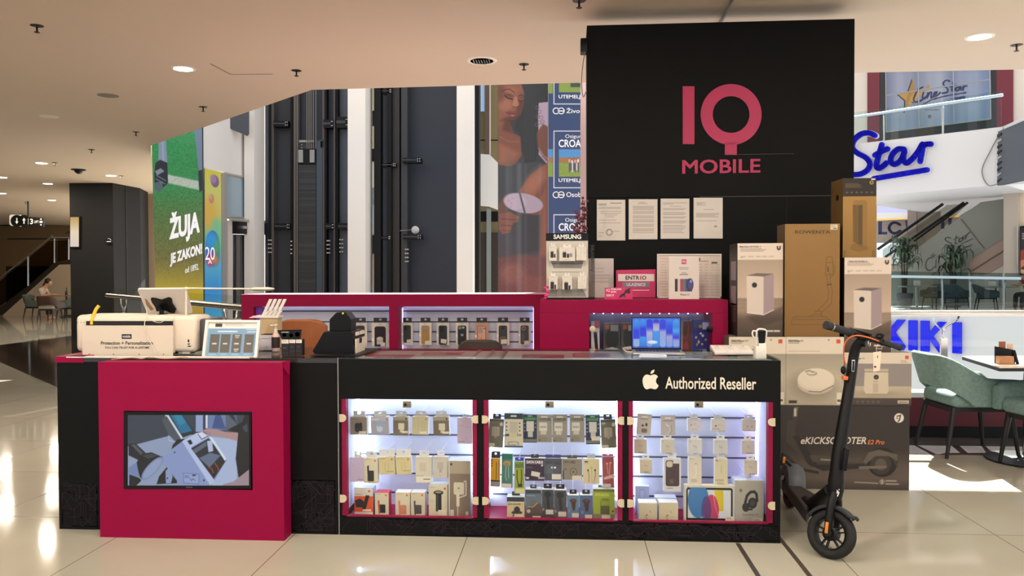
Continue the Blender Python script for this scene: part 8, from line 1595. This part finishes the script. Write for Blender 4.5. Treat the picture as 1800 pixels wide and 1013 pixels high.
# upper level : video wall
VW = back(3.2); vp = thing('video_wall', 'video wall with a gold star and cinema lettering behind the upper balustrade', 'screen', VW.p(1650, 240))
b = MB(); b.poly([(1546, 60), (1752, 60), (1752, 224), (1546, 252)][::-1], VW, M('video_case', (28, 28, 32), 0.5), 0.0, -0.3); b.build('case', vp)
def VX(x, y): return (1480+x/5.625, 100+y/5.625)
A = Art(425, 60, 1480, 760, 200, '#9aa2b4'); A.grad([(425, '#767c96'), (560, '#a2a4b8'), (740, '#8488a0'), (800, '#8c93a8'), (1000, '#a6abbc'), (1100, '#7a84a0'), (1280, '#98a4bc'), (1480, '#7486a8')], 'x')
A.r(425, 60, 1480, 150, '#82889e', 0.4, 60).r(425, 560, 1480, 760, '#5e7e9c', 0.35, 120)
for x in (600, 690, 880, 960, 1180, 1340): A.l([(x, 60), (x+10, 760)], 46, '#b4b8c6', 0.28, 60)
st_ = [(718, 210), (738, 330), (850, 330), (762, 400), (735, 452), (700, 440), (640, 540), (628, 555), (636, 430), (560, 370), (668, 345)]
A.p([(x-14, y+4) for x, y in st_], '#20222e', 1, 4).p(st_, '#c09448', 1, 4).p([(718, 215), (738, 330), (690, 400), (640, 530), (640, 430), (668, 350)], '#a87c38', 0.8, 6).p([(872, 250), (876, 280), (892, 282), (878, 300), (880, 325), (862, 312), (845, 325), (850, 300), (838, 286), (858, 282)], '#b68a40', 1, 4)
ny = '#1c2050'
for s_ in ([(815, 296), (770, 320), (735, 380), (722, 425), (745, 442), (790, 430), (830, 400)], [(820, 350), (808, 400), (830, 408), (856, 380)], [(866, 352), (856, 402), (880, 356), (902, 350), (896, 398), (918, 388)], [(925, 372), (952, 358), (956, 342), (930, 352), (926, 386), (960, 378), (990, 350)], [(1085, 236), (1050, 230), (1022, 256), (1034, 286), (1064, 312), (1060, 345), (1010, 356)], [(1120, 250), (1106, 320), (1116, 332), (1140, 312)], [(1090, 290), (1146, 270)], [(1186, 296), (1150, 302), (1140, 326), (1166, 326), (1188, 292), (1190, 324)], [(1214, 286), (1208, 326), (1222, 290), (1246, 284)]):
    sm_ = [(v.x, v.y) for v in bez([Vector((x, y, 0)) for x, y in s_], 4)]; A.l(sm_, 17, ny, 1, 4)
A.l([(820, 464), (900, 420), (1040, 384), (1236, 350)], 13, ny, 1, 4).p([(1130, 396), (1232, 382), (1230, 408), (1128, 424)], '#2c3a6c', 1, 4).txt(830, 1050, 515, 1, '#5c6474', 10).r(866, 574, 892, 602, '#20242e').r(876, 582, 882, 602, '#b0b8c4').r(874, 588, 886, 592, '#b0b8c4')
sl_ = -0.125
def VA(x, y): return VX(x, y)
b = MB(); q4 = [VW.p(*VX(x, y), 0.01) for x, y in ((430, 60), (1468, 60-0), (1474, 615), (440, 745))]
# keep the picture square to the tilted lower edge
q4 = [VW.p(*VX(430, 75), 0.01), VW.p(*VX(1466, 55), 0.01), VW.p(*VX(1474, 615), 0.01), VW.p(*VX(442, 745), 0.01)]
A2 = A
def vmap():
    # remap art rows so that photo units stay where they are on the sheared screen
    X, Y = np.meshgrid(np.linspace(0, 1, A.nx), np.linspace(0, 1, A.ny))
    tx = 430+X*1040; ty = (75-20*X)*(1-Y)+(745-130*X)*Y
    ix = np.clip(((tx-425)/(1480-425)*(A.nx-1)).astype(int), 0, A.nx-1); iy = np.clip(((ty-60)/(760-60)*(A.ny-1)).astype(int), 0, A.ny-1)
    A.I = A.I[iy, ix]
vmap()
b.art(A, *q4, SCREEN); b.build('screen', vp)
def vgrid(b, p_, q_): b.tube([VW.p(*VX(*p_), 0.02), VW.p(*VX(*q_), 0.02)], 0.022, M('bezel_grey', (150, 152, 156), 0.4), 4)
b = MB(); vgrid(b, (757, 60), (768, 700)); vgrid(b, (1103, 55), (1112, 655)); vgrid(b, (440, 382), (1464, 225)); vgrid(b, (440, 745), (1474, 615)); vgrid(b, (1464, 55), (1474, 615)); vgrid(b, (436, 75), (442, 745)); vgrid(b, (440, 560), (1470, 415)); b.build('bezel', vp)
b = MB(); b.poly([(1470, 40), (1524, 40), (1524, 300), (1470, 300)][::-1], VW, M('beige_panel', (206, 196, 184), 0.6), -0.1, -0.3); b.poly([(1752, 40), (1830, 40), (1830, 260), (1752, 260)][::-1], VW, M('beige_panel'), -0.1, -0.3); b.poly([(1540, 225), (1760, 200), (1760, 260), (1540, 290)][::-1], VW, M('video_case'), -0.05, -0.2); b.build('wall_upper', kind='structure')
for x0, x1, lab in ((1524.5, 1547, 'wine red wall panel left of the video wall'), (1751.5, 1780, 'wine red wall panel right of the video wall')):
    b = MB(); b.poly([(x0, 40), (x1, 40), (x1, 268), (x0, 268)][::-1], VW, wine, 0.0, -0.2); b.build('wall_panel', label=lab, cat='panel')
b = MB(); b.tube(bez([FP.p(1761, 230, 0.05), FP.p(1742, 265, 0.05), FP.p(1727, 300, 0.05), FP.p(1738, 326, 0.05), FP.p(1761, 321, 0.05)], 8), 0.015, M('cable_grey'), 5); b.build('hanging_cable', label='thin cable looping down the white balcony front by the dark screen box', cat='cable')
# far gallery level
b = MB(); BWp = back(8.4); b.poly([(1440, 300), (1850, 300), (1850, 600), (1440, 600)][::-1], BWp, M('gallery_wall', (150, 140, 128), 0.7), 0, -0.2); b.build('wall_shopfront', kind='structure')
def P8(*p): return [(1500+x/5.96, 340+y/5.96) for x, y in p]
BS2 = back(8.0)
b = MB(); b.poly(P8((250, 130), (600, 110), (600, 200), (250, 205))[::-1], BS2, M('lilac_light', (176, 180, 214), 0.5, emit=0.25), 0, 0.05); b.poly(P8((250, 205), (600, 200), (600, 262), (250, 275))[::-1], BS2, M('fascia_white'), 0, 0.05); b.poly(P8((250, 274), (597, 262), (597, 272), (250, 288))[::-1], BS2, M('yellow_line', (226, 176, 70), 0.5, emit=0.3), 0, 0.08); b.poly(P8((920, 180), (1240, 160), (1110, 240), (920, 250))[::-1], BS2, M('fascia_white'), 0, 0.05); b.poly(P8((930, 240), (1120, 236), (1110, 250), (930, 256))[::-1], BS2, M('yellow_line'), 0, 0.08); b.poly(P8((597, 170), (690, 165), (690, 600), (597, 600))[::-1], BS2, M('taupe_pier', (120, 110, 104), 0.6), 0.2, 0.1); b.poly(P8((250, 520), (480, 520), (480, 740), (250, 740))[::-1], BS2, M('bright_shop', (206, 226, 234), 0.5, emit=0.5), 0, 0.04); b.build('wall_shop', kind='structure')
ls = thing('shop_sign', 'dark navy letters on the far shop behind the escalator', 'sign', BS2.p(1570, 412)); nv = M('sign_navy', (26, 28, 84), 0.5)
b = MB(); q = P8((273, 296), (306, 430)); b.rect(q[0][0], q[0][1], q[1][0], q[1][1], BS2, nv, 0.06, 0.06); q = P8((273, 405), (360, 432)); b.rect(*q[0], *q[1], BS2, nv, 0.06, 0.06); b.build('letter_l', ls)
b = MB(); stroke(b, P8((496, 330), (460, 310), (420, 312), (388, 345), (388, 382), (418, 414), (460, 416), (500, 394)), 4.4, BS2, nv, 0.06, 0.06); b.build('letter_c', ls)
b = MB(); stroke(b, P8((565, 296), (592, 424), (612, 340)), 4.6, BS2, nv, 0.06, 0.06, 1, False); stroke(b, P8((612, 340), (636, 424), (664, 296)), 4.6, BS2, nv, 0.06, 0.06, 1, False); b.build('letter_w', ls)
for x0, x1 in ((930, 960), (1005, 1035)): b = MB(); q = P8((x0, 262), (x1, 372)); b.rect(*q[0], *q[1], BS2, nv, 0.06, 0.06); b.build('letter_i', ls)
EP = back(3.6); es = thing('escalator', 'pale escalator side rising to the right with black handrails and etched lettering', 'escalator', EP.p(1680, 540))
b = MB(); b.poly(P8((380, 1180), (380, 870), (690, 560), (1335, 92), (1560, 60), (1576, 60), (1576, 470), (1215, 700), (1215, 1180))[::-1], EP, M('escalator_panel', (124, 127, 118), 0.5), 0, -0.3); b.build('side_panel', es)
b = MB(); b.poly(P8((1215, 700), (1576, 470), (1576, 745), (1400, 850), (1215, 850))[::-1], EP, M('escalator_soffit', (156, 134, 120), 0.6), -0.02, -0.3); b.poly(P8((1215, 850), (1400, 850), (1576, 745), (1576, 1180), (1215, 1180))[::-1], EP, M('pale_back', (196, 188, 178), 0.6), -0.05, -0.3); b.tube([EP.p(*P8((1235, 820))[0], 0.01), EP.p(*P8((1576, 600))[0], 0.01)], 0.02, M('seam_dark', (110, 96, 88), 0.6), 4); b.tube([EP.p(*P8((1130, 270))[0], 0.01), EP.p(*P8((1375, 580))[0], 0.01)], 0.02, M('seam_dark'), 4); b.build('underside', es)
b = MB(); b.poly(P8((262, 590), (940, 115), (1160, 100), (690, 560), (420, 760), (262, 740))[::-1], EP, glass_mat('escalator_glass', (0.72, 0.72, 0.68), 0.5), -0.4, -0.02); b.build('glass_balustrade', es)
for p_, q_, r_ in (((262, 586), (945, 112), 0.05), ((340, 668), (1165, 96), 0.045), ((640, 500), (1205, 96), 0.04)): b = MB(); b.tube([EP.p(*P8(p_)[0], 0.05), EP.p(*P8(q_)[0], 0.05)], r_, blackp, 8); b.build('handrail', es)
et = M('etched_grey', (92, 94, 88), 0.6)
b = MB()
for s_ in ([(1020, 470), (980, 462), (962, 486), (1000, 512), (1032, 528), (1010, 548), (966, 540)], [(1080, 440), (1066, 520), (1086, 520)], [(1050, 486), (1104, 460)], [(1146, 462), (1112, 478), (1108, 506), (1136, 498), (1150, 456), (1156, 488)], [(1172, 440), (1176, 476), (1186, 440), (1220, 408)], [(1130, 530), (1250, 476)], [(1176, 566), (1240, 540)], [(842, 660), (780, 690), (756, 750), (772, 800), (810, 806), (850, 770)], [(866, 700), (862, 780)], [(820, 860), (900, 800)]): stroke(b, P8(*s_), 2.2, EP, et, 0.004, 0.004, 4)
b.poly(P8((836, 612), (846, 640), (872, 644), (852, 660), (856, 690), (836, 672), (812, 690), (820, 660), (804, 642), (828, 640)), EP, et, 0.004); b.build('etched_lettering', es)
b = MB(); q = back(3.0); b.poly([(1764, 320), (1790, 316), (1790, 600), (1764, 600)][::-1], q, M('beige_column', (176, 165, 152), 0.6), 0, -0.6); b.build('column', label='beige column at the right end of the escalator', cat='column')
b = MB(); b.poly([(1790, 320), (1830, 310), (1830, 600), (1790, 600)][::-1], q, M('cream_pier', (214, 198, 172), 0.6), -0.2, -0.5); b.poly([(1788.5, 398), (1791, 398), (1791, 484), (1788.5, 484)][::-1], q, steel, 0.0, 0.08); b.build('column', label='cream pier at the right picture edge behind the far railing', cat='column')
A = Art(0, 0, 30, 85, 30, '#2a2426'); A.e(10, 60, 18, 20, '#8c3c30').e(6, 70, 10, 10, '#c07a60').r(0, 0, 30, 6, '#151314').txt(3, 26, 10, 3, '#d8d2cc', 2)
b = MB(); b.poly([(1793, 398), (1825, 394), (1825, 484), (1793, 484)][::-1], q, blackp, 0.0, 0.05); b.artp(A, 1794.5, 401, 1824, 480, q, POSTER, 0.055); b.build('framed_poster', label='dark framed poster on the cream pier at the right picture edge', cat='poster')
for px, py, lab in ((1637, 344.5, 'bright oval ceiling light under the white balcony, left one'), (1782, 342, 'bright oval ceiling light under the white balcony, right one'), (1580, 355.5, 'dim ceiling light under the white balcony, farthest')):
    zc_ = FP.p(1640, 335).z; c = Vector(atz(px, py, zc_)); b = MB(); b.lathe([(0.001, -0.02), (0.16, -0.02), (0.17, 0.01)], lamp_e if px != 1580 else dim, 24, Matrix.Translation(c)); b.build('ceiling_light', label=lab, cat='ceiling light')
# plants, tables, chairs and a guest on the far gallery
ZG = FP.p(1640, 546.5).z
leafm = [M('leaf_dark', (36, 52, 40), 0.5, var=0.25, scale=8), M('leaf_mid', (58, 82, 60), 0.5, var=0.25, scale=8)]
def plant(label, px, D, top_py, seed, spread):
    p = CAM+FW*D+RT*((px-900)/1385*D); base = Vector((p.x, p.y, ZG)); H = atd(px, top_py, D).z-ZG; rs = random.Random(seed)
    t = thing('potted_plant', label, 'plant', base)
    b = MB(); b.lathe([(0.22, 0), (0.28, 0.42), (0.26, 0.45), (0.24, 0.40), (0.001, 0.40)], M('grey_pot', (90, 90, 92), 0.6), 20, Matrix.Translation(base)); b.build('pot', t)
    b = MB()
    for k in range(3): b.tube([base+Vector((0.05*(k-1), 0, 0.35)), base+Vector((0.12*(k-1), 0.03*k, H*0.80))], 0.03, M('plant_trunk', (70, 60, 46), 0.8), 7)
    b.build('trunk', t)
    b = MB()
    for k in range(64):
        an = rs.uniform(0, 2*PI); z0 = H*rs.uniform(0.5, 0.86); L = rs.uniform(0.55, 0.95)*spread; d = Vector((math.cos(an), math.sin(an), 0)); c0 = base+Vector((0.12*rs.choice((-1, 0, 1)), 0, z0)); pts = []
        rise = rs.uniform(0.15, 0.42)
        for j in range(8): u = j/7; pts.append(c0+d*(L*0.75*math.sin(u*PI*0.62))+Z3*(rise*math.sin(min(1, u*1.7)*PI/2)*1.0-1.25*L*max(0, u-0.35)**1.6))
        sd = d.cross(Z3); wd = rs.uniform(0.03, 0.05); V = []
        for j, q in enumerate(pts): ww_ = wd*math.sin(PI*min(0.97, 0.12+0.88*j/7)); V += [q-sd*ww_, q+Z3*0.008, q+sd*ww_]
        Fc = []
        for j in range(7):
            for m_ in range(2): Fc.append((j*3+m_, j*3+m_+1, j*3+m_+4, j*3+m_+3))
        b.add(V, Fc, leafm[k % 2], True)
    b.build('leaves', t); return t
plant('drooping broad-leaved plant in front of the escalator, left one beside the boxes', 1590, 27.0, 410, 3, 0.75)
plant('drooping broad-leaved plant in front of the escalator, right one', 1676, 26.2, 430, 6, 0.75)
blu = M('blue_grey_fabric', (78, 86, 92), 0.8)
def gpos(px, D): p = CAM+FW*D+RT*((px-900)/1385*D); return Vector((p.x, p.y, ZG))
g1 = armchair('armchair', 'blue-grey chair behind the far balustrade, left one near the boxes', gpos(1643, 24.6), PI+0.6, blu, blu, legb)
dup(g1, gpos(1681, 24.0), 0.5, 'blue-grey chair behind the far balustrade, middle one'); dup(g1, gpos(1733, 23.6), -0.3, 'blue-grey chair behind the far balustrade, right of the dark post')
for px, D, lab in ((1612, 24.7, 'small table behind the far balustrade, near the box stack'), (1752, 23.5, 'small table behind the far balustrade, near the right picture edge')):
    c = gpos(px, D); t = thing('cafe_table', lab, 'table', c); b = MB(); b.rbox(c+Vector((-0.45, -0.35, 0.70)), c+Vector((0.45, 0.35, 0.74)), M('table_top_grey', (150, 140, 130), 0.3), 0.01); b.build('tabletop', t); b = MB(); b.lathe([(0.25, 0), (0.25, 0.02), (0.04, 0.04), (0.04, 0.70)], steel, 16, Matrix.Translation(c)); b.build('pedestal', t)
    for k, (dx, hh, m_, l2) in enumerate(((-0.12, 0.14, white, 'white napkin holder'), (0.10, 0.26, M('bottle_glass_blue', (90, 120, 150), 0.1), 'pale blue bottle')) if px > 1700 else ((0.0, 0.16, white, 'white napkin holder'),)):
        b = MB(); q = c+Vector((dx, 0, 0.741))
        if hh > 0.2: b.lathe([(0.04, 0), (0.04, hh*0.6), (0.015, hh*0.8), (0.015, hh)], m_, 12, Matrix.Translation(q))
        else: b.rbox(q+Vector((-0.09, -0.04, 0)), q+Vector((0.09, 0.04, hh)), m_, 0.01)
        b.build('bottle' if hh > 0.2 else 'napkin_holder', label=l2+' on the '+('right-hand' if px > 1700 else 'left-hand')+' far gallery table', cat='bottle' if hh > 0.2 else 'holder')
person('guest in a red top seated at the far gallery, cut by the right picture edge', gpos(1813, 22.6), PI+0.3, M('red_cloth', (150, 26, 44), 0.8), M('dark_trousers'), M('dark_hair'), lean=0.1)
